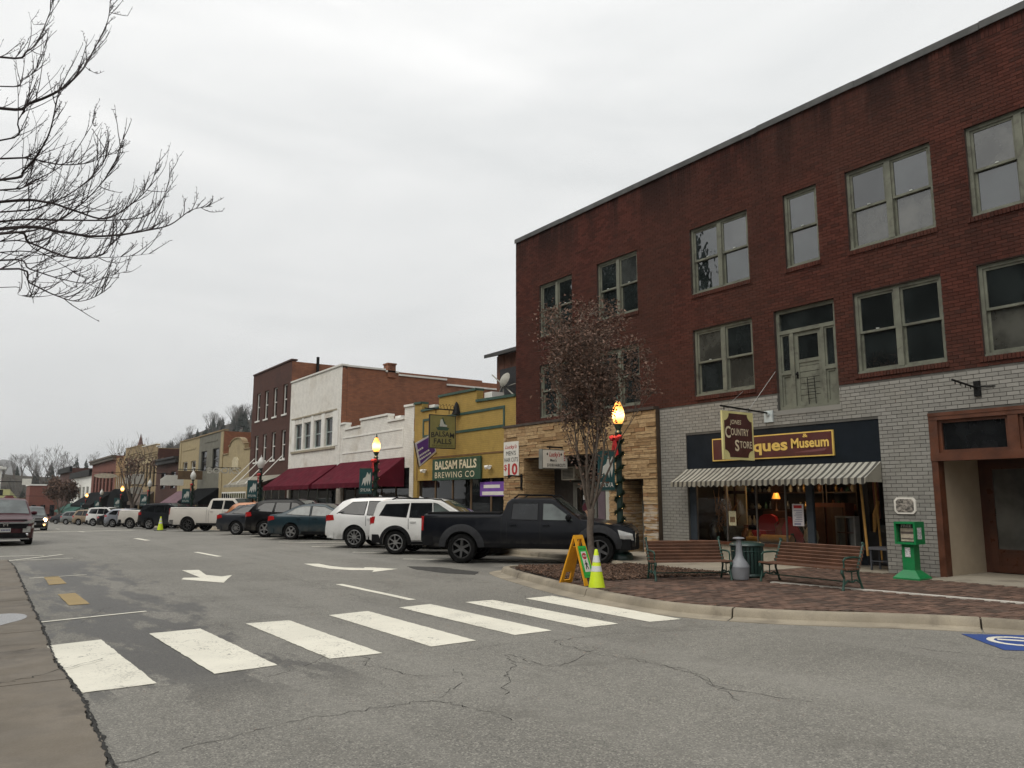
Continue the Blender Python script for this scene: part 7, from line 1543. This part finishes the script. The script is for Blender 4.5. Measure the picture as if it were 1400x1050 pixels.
def car(name, label, S, pm, contact=None, heading=None, loc=None, cat='car', group=None):
    t = thing(name, label, cat, (0, 0, 0), 0.0, group)
    wb, fo, ro, W, tr = S['wb'], S['fo'], S['ro'], S['W'], S['tr']; top, belt, rock = S['top'], S['belt'], S.get('rock', 0.28); roofw = S.get('roofw', 0.76); ra = tr + S.get('gap', 0.055); Hr = max(z for _, z in top); crown = S.get('crown', 0.03)
    x0, x1 = -ro, wb+fo; dl = S.get('soft', 0.04)
    zt = lambda x: (lin(top, x-dl)+lin(top, x)*2+lin(top, x+dl))/4
    bot = S.get('bot', [(x0, rock+0.14), (x0+0.3, rock), (x1-0.3, rock), (x1, rock+0.06)])
    def zlow(x):
        z = lin(bot, x)
        for c in (0.0, wb):
            if abs(x-c) < ra: z = max(z, tr + math.sqrt(max(0, ra*ra-(x-c)**2)))
        return z
    pc, pd = S.get('pc', 0.13), S.get('pd', 0.6)
    def plan(x):
        e = min(x-x0, x1-x); return 1.0 if e >= pd else 1-pc*(1-max(e, 0)/pd)**2
    def hw(x, z):
        zb = min(lin(belt, x), zt(x)-0.045); wm = W/2*plan(x)
        if z <= zb:
            s = max(0, (z-rock)/(zb-rock)); f = 1-0.055*(1-s/0.55)**2 if s < 0.55 else 1-0.045*((s-0.55)/0.45)**2
            return wm*f
        q = (z-zb)/max(0.05, Hr-zb); return wm*(0.955-(0.955-roofw)*q)
    xs = set(); x = x0
    while x < x1: xs.add(round(x, 3)); x += 0.07
    xs.add(round(x1, 3))
    for c in (0.0, wb):
        for k in range(13): a = math.pi*k/12; xs.add(round(c-math.cos(a)*(ra-0.0005), 4))
        xs.add(round(c-ra-0.002, 4)); xs.add(round(c+ra+0.002, 4))
    for p, _ in top: xs.add(round(p, 3))
    xs = sorted(v for v in xs if x0 <= v <= x1)
    mb = MB(); rings = []; n1, n2 = 6, 5
    for x in xs:
        z_t = zt(x); zb = min(lin(belt, x), z_t-0.045); zl = min(zlow(x), zb-0.02); pr = []
        y0_ = hw(x, zl); pr.append((y0_-0.06, zl+0.005))
        for k in range(n1): z = zl+(zb-zl)*k/(n1-1); pr.append((hw(x, z), z))
        for k in range(1, n2): z = zb+(z_t-0.035-zb)*k/(n2-1); pr.append((hw(x, z), z))
        yt_ = pr[-1][0]; pr += [(yt_-0.035, z_t-0.006), (yt_*0.55, z_t+crown*0.7)]
        ring_ = [(x, -y, z) for y, z in pr] + [(x, 0, z_t+crown)] + [(x, y, z) for y, z in reversed(pr)]
        rings.append(ring_)
    m_ = len(rings[0]); vs = [p for r_ in rings for p in r_]
    fs = [(i*m_+k, i*m_+k+1, (i+1)*m_+k+1, (i+1)*m_+k) for i in range(len(rings)-1) for k in range(m_-1)]
    mb.add(vs, fs, True); mb.add(rings[0], [tuple(range(m_))]); mb.add(rings[-1], [tuple(range(m_))])
    mb.build('body', pm, t, sharp=32)
    q = MB(); q.box(x0+0.12, x1-0.15, -(W/2-0.26), W/2-0.26, rock-0.04, min(1.0, lin(belt, 1.0)-0.1)); q.build('underbody_shade', SEAM, t)  # near-black block added for wheel-well darkness and against light leaking in
    def patch(nm, polys, m, off=0.006, par=None, sides=(-1, 1)):
        q = MB()
        for poly in polys:
            cx_ = sum(p[0] for p in poly)/len(poly); cz_ = sum(p[1] for p in poly)/len(poly); k = 4 if len(polys) == 1 else 1
            for s in sides:
                for i in range(len(poly)):
                    (ax, az), (bx_, bz_) = poly[i], poly[(i+1) % len(poly)]; vs = []; idx = {}
                    for u in range(k+1):
                        for v in range(k+1-u):
                            x = cx_+(ax-cx_)*u/k+(bx_-cx_)*v/k; z = cz_+(az-cz_)*u/k+(bz_-cz_)*v/k; idx[u, v] = len(vs); vs.append((x, s*(hw(x, z)+off), z))
                    fs = [(idx[u, v], idx[u+1, v], idx[u, v+1]) for u in range(k) for v in range(k-u)] + [(idx[u+1, v], idx[u+1, v+1], idx[u, v+1]) for u in range(k) for v in range(k-u-1)]
                    q.add(vs, fs, True)
        return q.build(nm, m, par or t, fix=False)
    def strip(a, b, wd, nn=6):       # thin seam along the side
        (xa, za), (xb, zb_) = a, b; out_ = []
        d = math.hypot(xb-xa, zb_-za); nx_, nz_ = -(zb_-za)/d*wd/2, (xb-xa)/d*wd/2
        for k in range(nn):
            f0, f1 = k/nn, (k+1)/nn; p = (xa+(xb-xa)*f0, za+(zb_-za)*f0); r = (xa+(xb-xa)*f1, za+(zb_-za)*f1)
            out_.append([(p[0]+nx_, p[1]+nz_), (r[0]+nx_, r[1]+nz_), (r[0]-nx_, r[1]-nz_), (p[0]-nx_, p[1]-nz_)])
        return out_
    for k, poly in enumerate(S['win']):
        gm = S.get('gl', [CGL]*9)[min(k, len(S.get('gl', [CGL]*9))-1)]
        cxx = sum(p[0] for p in poly)/len(poly); czz = sum(p[1] for p in poly)/len(poly)
        outer = [(cxx+(x-cxx)*1.06+0.0, czz+(z-czz)*1.1) for x, z in poly]
        patch('window_trim', [outer], BPL, 0.004); patch('side_window', [poly], gm, 0.008)
    def glass_strip(nm, xa, xb, k=0.9, m=CGL2):
        q = MB(); n = 7; vs = []
        for i in range(n+1):
            x = xa+(xb-xa)*i/n; z = zt(x); y = hw(x, z-0.035)*k; zc = z+crown
            for j in range(7): f = -1+2*j/6; vs.append((x, y*f, z+0.012+crown*(1-f*f)))
        q.add(vs, [(i*7+j, i*7+j+1, (i+1)*7+j+1, (i+1)*7+j) for i in range(n) for j in range(6)], True); return q.build(nm, m, t, fix=False)
    glass_strip('windshield', *S['ws']); 
    if S.get('rw'): glass_strip('rear_window', *S['rw'], m=CGL)
    for seam in S.get('seams', ()): patch('door_seam', strip(seam[0], seam[1], 0.014), SEAM, 0.003)
    for hx, hz in S.get('handles', ()): 
        q = MB()
        for s in (-1, 1): y = s*(hw(hx, hz)+0.018); q.box(hx-0.09, hx+0.09, y-0.016, y+0.016, hz-0.018, hz+0.018)
        q.build('door_handle', S.get('hm', pm), t)
    mx_, mz_ = S['mirror']
    for s in (-1, 1):
        y = s*(hw(mx_, mz_)+0.1); q = MB(); q.lathe([(0.0, -0.1), (0.07, -0.09), (0.095, 0), (0.07, 0.09), (0.0, 0.1)], (mx_, y, mz_), 10, Matrix.Rotation(R(90), 3, 'X') @ Matrix.Diagonal((0.8, 0.85, 1.0))); q.bar((mx_, s*hw(mx_, mz_)*0.98, mz_-0.04), (mx_, y, mz_-0.04), 0.06, 0.04); q.build('mirror', S.get('mm', BPL), t)
    for poly in S.get('tail', ()): patch('tail_light', [poly], TAIL, 0.010)
    for poly in S.get('head', ()): patch('headlight', [poly], HEAD, 0.010)
    patch('rocker_trim', [[(ra+0.06, lin(bot, ra+0.06)+0.004), (wb-ra-0.06, lin(bot, wb-ra-0.06)+0.004), (wb-ra-0.09, rock+0.1), (ra+0.09, rock+0.1)]], BPL, 0.007)
    for poly in S.get('clad', ()): patch('cladding', [poly], BPL, 0.005)
    # front and rear bumpers wrapped round the ends
    def bumper(nm, xe, dr, z0, z1, m, out_=0.05, depth=0.35):
        q = MB(); n = 12; poly = []
        for k in range(n+1): f = -1+2*k/n; poly.append((xe+dr*(out_-0.16*abs(f)**3), f*W/2*(1-pc)*1.09))
        poly += [(xe-dr*depth, W/2*0.97), (xe-dr*depth, -W/2*0.97)]
        q.prism(poly, lambda a, b, c: (a, b, c), z0, z1); return q.build(nm, m, t)
    bz = S.get('bump', (0.3, 0.52)); bumper('rear_bumper', x0, -1, bz[0]+0.04, bz[1]+0.04, S.get('bm', BPL)); bumper('front_bumper', x1, 1, bz[0]-0.03, bz[1], S.get('bmf', S.get('bm', BPL)))
    # rear face lamps and plate, front face grille
    q = MB(); q.box(x0-0.06, x0-0.005, -0.17, 0.17, bz[1]+0.1, bz[1]+0.25); q.build('number_plate', PLATE, t)
    for s in (-1, 1):
        zz = S.get('tz', (0.75, 1.0)); yy = W/2*(1-pc)*0.94; q = MB(); q.box(x0-0.012, x0+0.05, s*yy, s*(yy-S.get('tlw', 0.16)), zz[0], zz[1]); q.build('tail_light', TAIL, t)
    gz0, gz1 = S.get('grille', (0.55, 0.72)); q = MB(); q.box(x1-0.03, x1+0.02, -W*0.27, W*0.27, gz0, gz1); q.build('grille', BPL, t)
    for s in (-1, 1): q = MB(); q.box(x1-0.12, x1+0.012, s*W*0.29, s*W*0.42, gz0+0.02, gz1+0.05); q.build('headlight', HEAD, t)
    if S.get('fin', True) and S['wb'] < 3:
        q = MB(); xf = max(0.2, S['wb']*0.2); q.prism([(xf-0.08, 0), (xf+0.1, 0), (xf-0.06, 0.06)], lambda a, b, c: (a, c, zt(xf)+crown+b-0.005), -0.02, 0.02); q.build('antenna', pm, t)
    q = MB(); q.lathe([(0.075, 0), (0.075, 0.006)], (-0.0+0.42 if S['wb'] < 3 else 0.55, W/2*0.97, lin(belt, 0.4)-0.13), 12, Matrix.Rotation(R(90), 3, 'X')); q.build('fuel_cap', pm, t)
    # wheels
    wm_ = wheel_meshes(tr, S.get('tw', 0.23), S.get('rimr', tr*0.66), S.get('spokes', 5), S.get('rimm', ALLOY), (tr, S.get('spokes', 5), S.get('rimm', ALLOY).name))
    for c in (0.0, wb):
        for s in (-1, 1): add_wheel(t, c, s*(W/2-S.get('tw', 0.23)/2-0.015), s, W, wm_, tr)
    if S.get('flare'):
        fw_ = S['flare']
        for c in (0.0, wb):
            for s in (-1, 1):
                q = MB(); vs = []; n = 18
                for k in range(n+1):
                    a = -0.12+(math.pi+0.24)*k/n
                    for rr_, oo in ((ra-0.012, 0.035), (ra+fw_*0.6, 0.03), (ra+fw_, 0.004)):
                        x = c-math.cos(a)*rr_; z = max(rock, tr+math.sin(a)*rr_); vs.append((x, s*(hw(x, min(z, lin(belt, x)))+oo), z))
                q.add(vs, [(i*3+j, i*3+j+1, (i+1)*3+j+1, (i+1)*3+j) for i in range(n) for j in range(2)], True); q.build('fender_flare', S.get('fm', BPL), t, fix=False)
    if S.get('rack'):
        ra0, ra1, rh = S['rack']
        for s in (-1, 1):
            zz = lambda x: zt(x)+0.0; y = s*W/2*roofw*0.9; q = MB(); q.tube([(ra0, y, zz(ra0)), (ra0+0.12, y, zz(ra0)+rh), (ra1-0.15, y, zz(ra1-0.15)+rh), (ra1, y, zz(ra1))], 0.022, 6); q.build('roof_rail', BPL, t)
    if contact is not None:
        a = math.atan2(heading[1], heading[0]); tk = W/2-S.get('tw', 0.23)/2; off = Matrix.Rotation(a, 3, 'Z') @ Vector((0, -tk, 0)); cy = contact[1]-off.y
        place(t, (contact[0]-off.x, cy, gz(cy)), a)
    elif loc is not None: place(t, (loc[0], loc[1], gz(loc[1])), loc[2])
    return t
# ---- profiles --------------------------------------------------------------------------------------------
def pickup(wb=3.55, fo=0.9, ro=1.12, W=1.85, H=1.66, tr=0.38, rail=1.25, belt=1.08, cab0=1.08, **k):
    c1 = wb-0.5; S = dict(wb=wb, fo=fo, ro=ro, W=W, tr=tr, rock=0.42, soft=0.025, roofw=0.78, gap=0.075, pc=0.1,
      top=[(-ro, rail-0.35), (-ro+0.03, rail-0.02), (-ro+0.07, rail), (cab0-0.02, rail), (cab0+0.0, rail+0.01), (cab0+0.1, H-0.08), (cab0+0.22, H), (c1-0.72, H), (c1-0.6, H-0.03), (c1+0.05, rail-0.1), (c1+0.5, rail-0.16), (wb+fo-0.28, rail-0.24), (wb+fo-0.07, rail-0.32), (wb+fo, rail-0.42)],
      belt=[(-ro, rail-0.1), (cab0-0.03, rail-0.09), (cab0+0.05, belt), (c1, belt), (wb+fo, belt-0.2)],
      win=[[(cab0+0.24, belt+0.05), (cab0+0.92, belt+0.04), (cab0+0.92, H-0.13), (cab0+0.27, H-0.13)], [(cab0+1.06, belt+0.04), (c1-0.14, belt+0.03), (c1-0.22, belt+0.12), (c1-0.68, H-0.14), (cab0+1.06, H-0.13)]],
      ws=(c1-0.02, c1-0.6), seams=[((cab0+0.12, 0.5), (cab0+0.12, belt)), ((cab0+0.99, 0.5), (cab0+0.99, H-0.1)), ((c1+0.02, 0.5), (c1+0.02, belt)), ((cab0-0.02, 0.5), (cab0-0.02, rail-0.06)), ((cab0+0.12, 0.5), (c1+0.02, 0.5)), ((cab0-0.02, rail-0.075), (-ro+0.05, rail-0.075))], handles=[(cab0+0.3, belt-0.1), (cab0+1.15, belt-0.1)], mirror=(c1-0.25, belt+0.1),
      tail=[[(-ro+0.005, rail-0.42), (-ro+0.07, rail-0.42), (-ro+0.07, rail-0.05), (-ro+0.03, rail-0.05)]], head=[[(wb+fo-0.42, rail-0.36), (wb+fo-0.06, rail-0.46), (wb+fo-0.03, rail-0.62), (wb+fo-0.36, rail-0.58)]], bump=(0.42, 0.66), tz=(rail-0.42, rail-0.05), grille=(0.56, 0.76)); S.update(k); return S
def suv(wb=2.7, fo=0.9, ro=0.95, W=1.85, H=1.66, tr=0.35, belt=1.05, slant=0.35, hood=1.05, **k):
    c1 = wb-0.42; r0 = -ro
    S = dict(wb=wb, fo=fo, ro=ro, W=W, tr=tr, rock=0.3, roofw=0.74, top=[(r0, belt-0.32), (r0+0.03, belt-0.02), (r0+0.1, belt+0.04), (r0+0.1+slant*0.8, H-0.12), (r0+0.25+slant, H-0.03), (r0+0.9+slant, H), (c1-1.1, H), (c1-0.72, H-0.07), (c1+0.12, hood+0.0), (c1+0.5, hood-0.05), (wb+fo-0.3, hood-0.16), (wb+fo-0.08, hood-0.24), (wb+fo, hood-0.36)],
      belt=[(r0, belt-0.06), (r0+0.5, belt+0.02), (c1, belt-0.05), (wb+fo, hood-0.3)],
      win=[[(r0+0.3+slant*0.25, belt+0.09), (0.32, belt+0.04), (0.38, H-0.14), (r0+0.42+slant*0.9, H-0.16)], [(0.44, belt+0.04), (1.12, belt+0.02), (1.1, H-0.13), (0.46, H-0.13)], [(1.2, belt+0.02), (c1-0.16, belt-0.01), (c1-0.3, belt+0.1), (c1-0.86, H-0.15), (1.18, H-0.13)]],
      ws=(c1+0.08, c1-0.72), rw=(r0+0.12, r0+0.1+slant*0.85), seams=[((0.42, 0.75), (0.40, belt)), ((1.15, 0.4), (1.15, H-0.1)), ((c1+0.02, 0.4), (c1+0.02, belt-0.03)), ((0.5, 0.42), (c1, 0.42))], handles=[(0.55, belt-0.1), (1.3, belt-0.1)], mirror=(c1-0.3, belt+0.08),
      tail=[[(r0+0.02, belt-0.18), (r0+0.36, belt-0.14), (r0+0.3, belt+0.03), (r0+0.07, belt+0.03)]], head=[[(wb+fo-0.55, hood-0.22), (wb+fo-0.07, hood-0.38), (wb+fo-0.05, hood-0.5), (wb+fo-0.4, hood-0.4)]], bump=(0.3, 0.55), tz=(belt-0.2, belt+0.02), grille=(0.46, hood-0.44)); S.update(k); return S
def sedan(wb=2.74, fo=0.95, ro=1.1, W=1.82, H=1.45, tr=0.325, belt=0.93, deck=1.02, **k):
    c1 = wb-0.4; r0 = -ro
    S = dict(wb=wb, fo=fo, ro=ro, W=W, tr=tr, rock=0.24, roofw=0.70, top=[(r0, 0.72), (r0+0.04, deck-0.06), (r0+0.12, deck-0.01), (r0+0.55, deck+0.02), (0.2, H-0.08), (0.5, H-0.01), (1.0, H), (1.35, H-0.02), (c1+0.12, 0.98), (c1+0.5, 0.93), (wb+fo-0.3, 0.8), (wb+fo-0.08, 0.72), (wb+fo, 0.62)],
      belt=[(r0, deck-0.1), (0, belt+0.01), (c1, belt-0.03), (wb+fo, 0.68)], win=[[(-0.22, belt+0.1), (0.78, belt+0.05), (0.76, H-0.1), (0.42, H-0.11), (0.1, H-0.2)], [(0.88, belt+0.05), (c1-0.14, belt+0.01), (c1-0.32, belt+0.13), (1.4, H-0.13), (0.86, H-0.1)]],
      ws=(c1+0.06, 1.42), rw=(r0+0.62, 0.18), seams=[((0.36, 0.7), (0.2, belt)), ((0.82, 0.32), (0.82, H-0.1)), ((c1+0.0, 0.32), (c1+0.02, belt-0.03)), ((0.42, 0.36), (c1, 0.36))], handles=[(0.35, belt-0.07), (1.05, belt-0.08)], mirror=(c1-0.28, belt+0.07), hm=None,
      tail=[[(r0+0.03, deck-0.27), (r0+0.36, deck-0.2), (r0+0.3, deck-0.07), (r0+0.06, deck-0.07)]], head=[[(wb+fo-0.5, 0.74), (wb+fo-0.07, 0.64), (wb+fo-0.05, 0.52), (wb+fo-0.35, 0.6)]], bump=(0.22, 0.5), tz=(deck-0.27, deck-0.08), grille=(0.40, 0.52)); S.update(k); S.pop('hm') if S.get('hm') is None else None; return S
BLKP = paint('black truck paint', (0.005, 0.006, 0.009), 0.0, 0.35, 0.28, 0.08); WHP = paint('white car paint', (0.68, 0.68, 0.66), 0.0, 0.35); SILV = paint('silver white paint', (0.70, 0.70, 0.69), 0.15, 0.34); TEALP = paint('dark teal paint', (0.014, 0.032, 0.042), 0.2, 0.34, 0.45, 0.2); BLK2 = paint('gloss black paint', (0.005, 0.005, 0.006), 0.0, 0.35, 0.28, 0.1); GRYP = paint('charcoal car paint', (0.03, 0.034, 0.042), 0.3, 0.34, 0.45, 0.2); ORP = paint('orange paint', (0.38, 0.15, 0.06), 0.2); CRMP = paint('pearl cream paint', (0.60, 0.57, 0.52), 0.1); BLUP = paint('pale blue paint', (0.27, 0.285, 0.32), 0.5); TANP = paint('tan paint', (0.26, 0.19, 0.12), 0.4); GRN2 = paint('grey-green paint', (0.16, 0.17, 0.165), 0.5); MARP = paint('deep maroon paint', (0.05, 0.006, 0.011), 0.1, 0.4, 0.2, 0.1); DKG = paint('dark grey paint', (0.014, 0.016, 0.02), 0.2, 0.34, 0.35, 0.15); BRNP = paint('brown-black paint', (0.02, 0.015, 0.014), 0.2, 0.4, 0.3)
HD = (0.68, -0.733); GC = 'cars parked at an angle along the kerb'
tk_ = car('pickup_truck', 'black crew-cab pickup truck with roof rails nearest the corner', pickup(fm=mat('grey flare plastic', (0.032, 0.033, 0.036), 0.75, 0.2, 6, spec=0.15), flare=0.17, spokes=6, rimm=DALLOY, tw=0.27, rack=(1.35, 2.5, 0.09), gl=[CGL, CGL2]), BLKP, (10.73, 17.58), HD, cat='truck', group=GC)
q = MB(); q.box(-1.0, 1.0, -0.75, 0.75, 1.256, 1.29); q.build('bed_cover', BPL, tk_)  if False else None
def local(t, q, nm, m):                      # attach a part built in car-local coordinates
    me = q.build(nm, m); me.parent = t; return me
q = MB(); q.box(-0.98, 1.0, -0.74, 0.74, 1.24, 1.30); local(tk_, q, 'bed_cover', BPL)
for yy in (-0.35, 0.35): q = MB(); q.tube([(1.5, -0.6, 1.76), (1.5, 0.6, 1.76)], 0.02, 6)
local(tk_, q, 'roof_bar', BPL)
car('jeep', 'white boxy compact off-roader with black wheel arches beside the black pickup', suv(wb=2.57, fo=0.78, ro=0.85, W=1.8, H=1.64, tr=0.355, slant=0.1, belt=1.07, hood=1.1, flare=0.1, gl=[CGL, CGL, CGL2], rack=(-0.2, 1.5, 0.05), spokes=7, roofw=0.8, pc=0.09, tail=[[(-0.84, 0.9), (-0.7, 0.92), (-0.68, 1.12), (-0.8, 1.12)]]), WHP, (10.77, 21.47), HD, group=GC)
car('family_suv', 'silver-white large SUV with sloping rear window left of the white off-roader', suv(wb=2.82, fo=0.95, ro=1.1, W=1.95, H=1.69, tr=0.37, slant=0.6, belt=1.08, spokes=10, bm=SILV, rack=(-0.1, 1.5, 0.04)), SILV, (10.95, 24.9), HD, group=GC)
car('sedan_car', 'dark teal sedan parked left of the silver-white SUV', sedan(spokes=5, bm=TEALP, gl=[CGL2, CGL2]), TEALP, (11.07, 31.5), HD, group=GC)
car('estate_car', 'glossy black crossover parked left of the teal sedan', suv(wb=2.7, fo=0.95, ro=1.0, H=1.62, tr=0.36, slant=0.5, spokes=5, bm=BLK2, rack=(-0.2, 1.5, 0.05)), BLK2, (10.85, 34.2), HD, group=GC)
car('sedan_car', 'charcoal sedan parked between the black crossover and the white pickup', sedan(spokes=10, bm=GRYP), GRYP, (10.7, 38.0), HD, group=GC)
car('hatchback', 'orange small crossover mostly hidden behind the charcoal sedan', suv(wb=2.55, fo=0.85, ro=0.75, W=1.76, H=1.58, tr=0.33, slant=0.4, bm=ORP), ORP, (11.6, 41.2), HD, group=GC)
fd = car('pickup_truck', 'tall pearl-white crew-cab pickup with dark wheels in the middle of the row', pickup(wb=3.96, fo=1.0, ro=1.3, W=2.03, H=1.93, tr=0.42, rail=1.42, belt=1.3, cab0=1.25, spokes=8, rimm=DALLOY, tw=0.28, gl=[CGL, CGL], bm=CHROME), CRMP, (10.9, 48.6), HD, cat='truck', group=GC)
q = MB(); q.box(-1.15, 1.15, -0.8, 0.8, 1.42, 1.46); local(fd, q, 'bed_cover', BPL)
car('off_roader', 'dark grey SUV with pale roof parked before the pearl-white pickup row end', suv(wb=2.79, fo=0.9, ro=1.0, W=1.92, H=1.8, tr=0.39, belt=1.18, hood=1.18, slant=0.3, spokes=6, rack=(-0.3, 1.6, 0.06), roofw=0.78), DKG, (10.9, 60.2), HD, group=GC)
car('pickup_truck', 'cream pickup truck tucked behind the dark grey SUV', pickup(wb=3.6, H=1.8, W=1.95, rail=1.38, belt=1.22, tr=0.4, spokes=6), CRMP, (10.6, 66.0), HD, cat='truck', group=GC)
car('hatchback', 'pale blue crossover in the farther part of the row', suv(H=1.6, tr=0.35, slant=0.5, bm=BLUP), BLUP, (10.9, 76.5), HD, group=GC)
car('sedan_car', 'very dark car left of the pale blue crossover', sedan(bm=BLK2), BLK2, (11.0, 81), HD, group=GC)
car('off_roader', 'white upright SUV in the farther part of the row', suv(wb=2.7, W=1.85, H=1.85, tr=0.38, belt=1.2, hood=1.2, slant=0.18, rack=(-0.3, 1.5, 0.08), roofw=0.8, bm=BPL), WHP, (10.9, 89), HD, group=GC)
car('family_suv', 'tan SUV left of the white upright one', suv(H=1.72, tr=0.36, slant=0.35, bm=TANP), TANP, (10.8, 100), HD, group=GC)
car('estate_car', 'grey-green estate car far along the row', suv(H=1.65, tr=0.35, slant=0.45, bm=GRN2), GRN2, (10.8, 113), HD, group=GC)
car('sedan_car', 'dark sedan at the farthest end of the row', sedan(bm=DKG), DKG, (10.8, 126), HD, group=GC)
# oncoming / kerbside cars on the left, seen from the front
def front_dress(t, S, pm, plate=True, lit=False, H_badge=True):
    W, x1 = S['W'], S['wb']+S['fo']
    def bx(nm, m, *a): q = MB(); q.box(*a); return local(t, q, nm, m)
    q = MB(); q.prism([(-0.62, 0.62), (0.62, 0.62), (0.72, 0.84), (0.6, 0.82), (-0.6, 0.82), (-0.72, 0.84)], lambda a, b, c: (c, a, b), x1-0.02, x1+0.05); local(t, q, 'grille', BPL)
    q = MB(); q.prism([(-0.68, 0.79), (0.68, 0.79), (0.74, 0.85), (-0.74, 0.85)], lambda a, b, c: (c, a, b), x1+0.0, x1+0.065); local(t, q, 'chrome_bar', ALLOY)
    for s in (-1, 1):
        q = MB(); q.prism([(s*0.5, 0.72), (s*0.86, 0.82), (s*0.88, 0.96), (s*0.74, 0.9), (s*0.5, 0.84)], lambda a, b, c: (c-0.34*max(0, abs(a)-0.5), a, b), x1-0.08, x1+0.03); local(t, q, 'headlight', HEAD)
        if lit:
            q = MB(); q.lathe([(0.0, -0.12), (0.09, -0.06), (0.12, 0.0), (0.0, 0.02)], (x1+0.02, s*0.68, 0.82), 12, Matrix.Rotation(R(90), 3, 'Y')); local(t, q, 'lit_bulb', glow('headlight beam', (1.0, 0.66, 0.3), 30.0))
            q = MB(); q.lathe([(0.0, -0.06), (0.06, -0.03), (0.0, 0.02)], (x1+0.08, s*0.66, 0.48), 10, Matrix.Rotation(R(90), 3, 'Y')); local(t, q, 'fog_light', glow('fog lamp', (1.0, 0.5, 0.15), 5.0))
        else:
            q = MB(); q.lathe([(0.0, -0.04), (0.055, -0.01), (0.0, 0.015)], (x1+0.06, s*0.66, 0.40), 10, Matrix.Rotation(R(90), 3, 'Y')); local(t, q, 'fog_light', CHROME)
    q = MB(); q.prism([(-0.7, 0.3), (0.7, 0.3), (0.6, 0.46), (-0.6, 0.46)], lambda a, b, c: (c, a, b), x1+0.0, x1+0.07); local(t, q, 'air_intake', BPL)
    q = MB(); q.prism([(-0.75, 0.24), (0.75, 0.24), (0.72, 0.28), (-0.72, 0.28)], lambda a, b, c: (c, a, b), x1+0.0, x1+0.08); local(t, q, 'skid_strip', ALLOY)
    if plate:
        bx('number_plate', PLATE, x1+0.05, x1+0.085, -0.16, 0.16, 0.5, 0.64)
        q = MB()
        for k in range(6): q.box(x1+0.086, x1+0.088, -0.12+k*0.045, -0.09+k*0.045, 0.54, 0.60)
        local(t, q, 'plate_print', mat('plate print', (0.1, 0.1, 0.2), 0.6))
    if H_badge:
        q = MB(); q.box(x1+0.06, x1+0.075, -0.07, -0.045, 0.70, 0.81); q.box(x1+0.06, x1+0.075, 0.045, 0.07, 0.70, 0.81); q.box(x1+0.06, x1+0.075, -0.045, 0.045, 0.745, 0.77); local(t, q, 'badge', CHROME)
SC = suv(wb=2.62, fo=0.92, ro=1.0, W=1.82, H=1.66, tr=0.35, belt=1.05, hood=1.08, bump=(0.3, 0.62), bmf=MARP, bm=MARP, pc=0.16, mm=MARP)
# nose points down the street towards the camera
crv = car('oncoming_suv', 'deep maroon SUV facing the camera at the left edge', SC, MARP, loc=(1.3, 36.6, R(-90))); front_dress(crv, SC, MARP)
SO = suv(wb=2.75, fo=0.95, ro=1.0, W=1.88, H=1.72, tr=0.37, bump=(0.3, 0.62), bmf=BRNP, bm=BRNP, pc=0.16)
osv = car('oncoming_car', 'dark SUV with lit headlight approaching behind the maroon one', SO, BRNP, loc=(4.15, 68, R(-90))); front_dress(osv, SO, BRNP, lit=True, H_badge=False)
# ================================================================== the damp winter air
q = MB(); q.box(-2500, 2500, -700, 4000, -20, 260)
hz_m = bpy.data.materials.new('winter haze'); hz_m.use_nodes = True; ht = hz_m.node_tree; ht.nodes.clear()
ho = N(ht, 'ShaderNodeOutputMaterial'); hv = N(ht, 'ShaderNodeVolumePrincipled'); hv.inputs['Color'].default_value = (0.90, 0.93, 0.96, 1); hv.inputs['Density'].default_value = 0.0002; hv.inputs['Anisotropy'].default_value = 0.2
L(ht, hv.outputs[0], ho.inputs['Volume'])
hz = q.build('haze', hz_m); hz['kind'] = 'stuff'
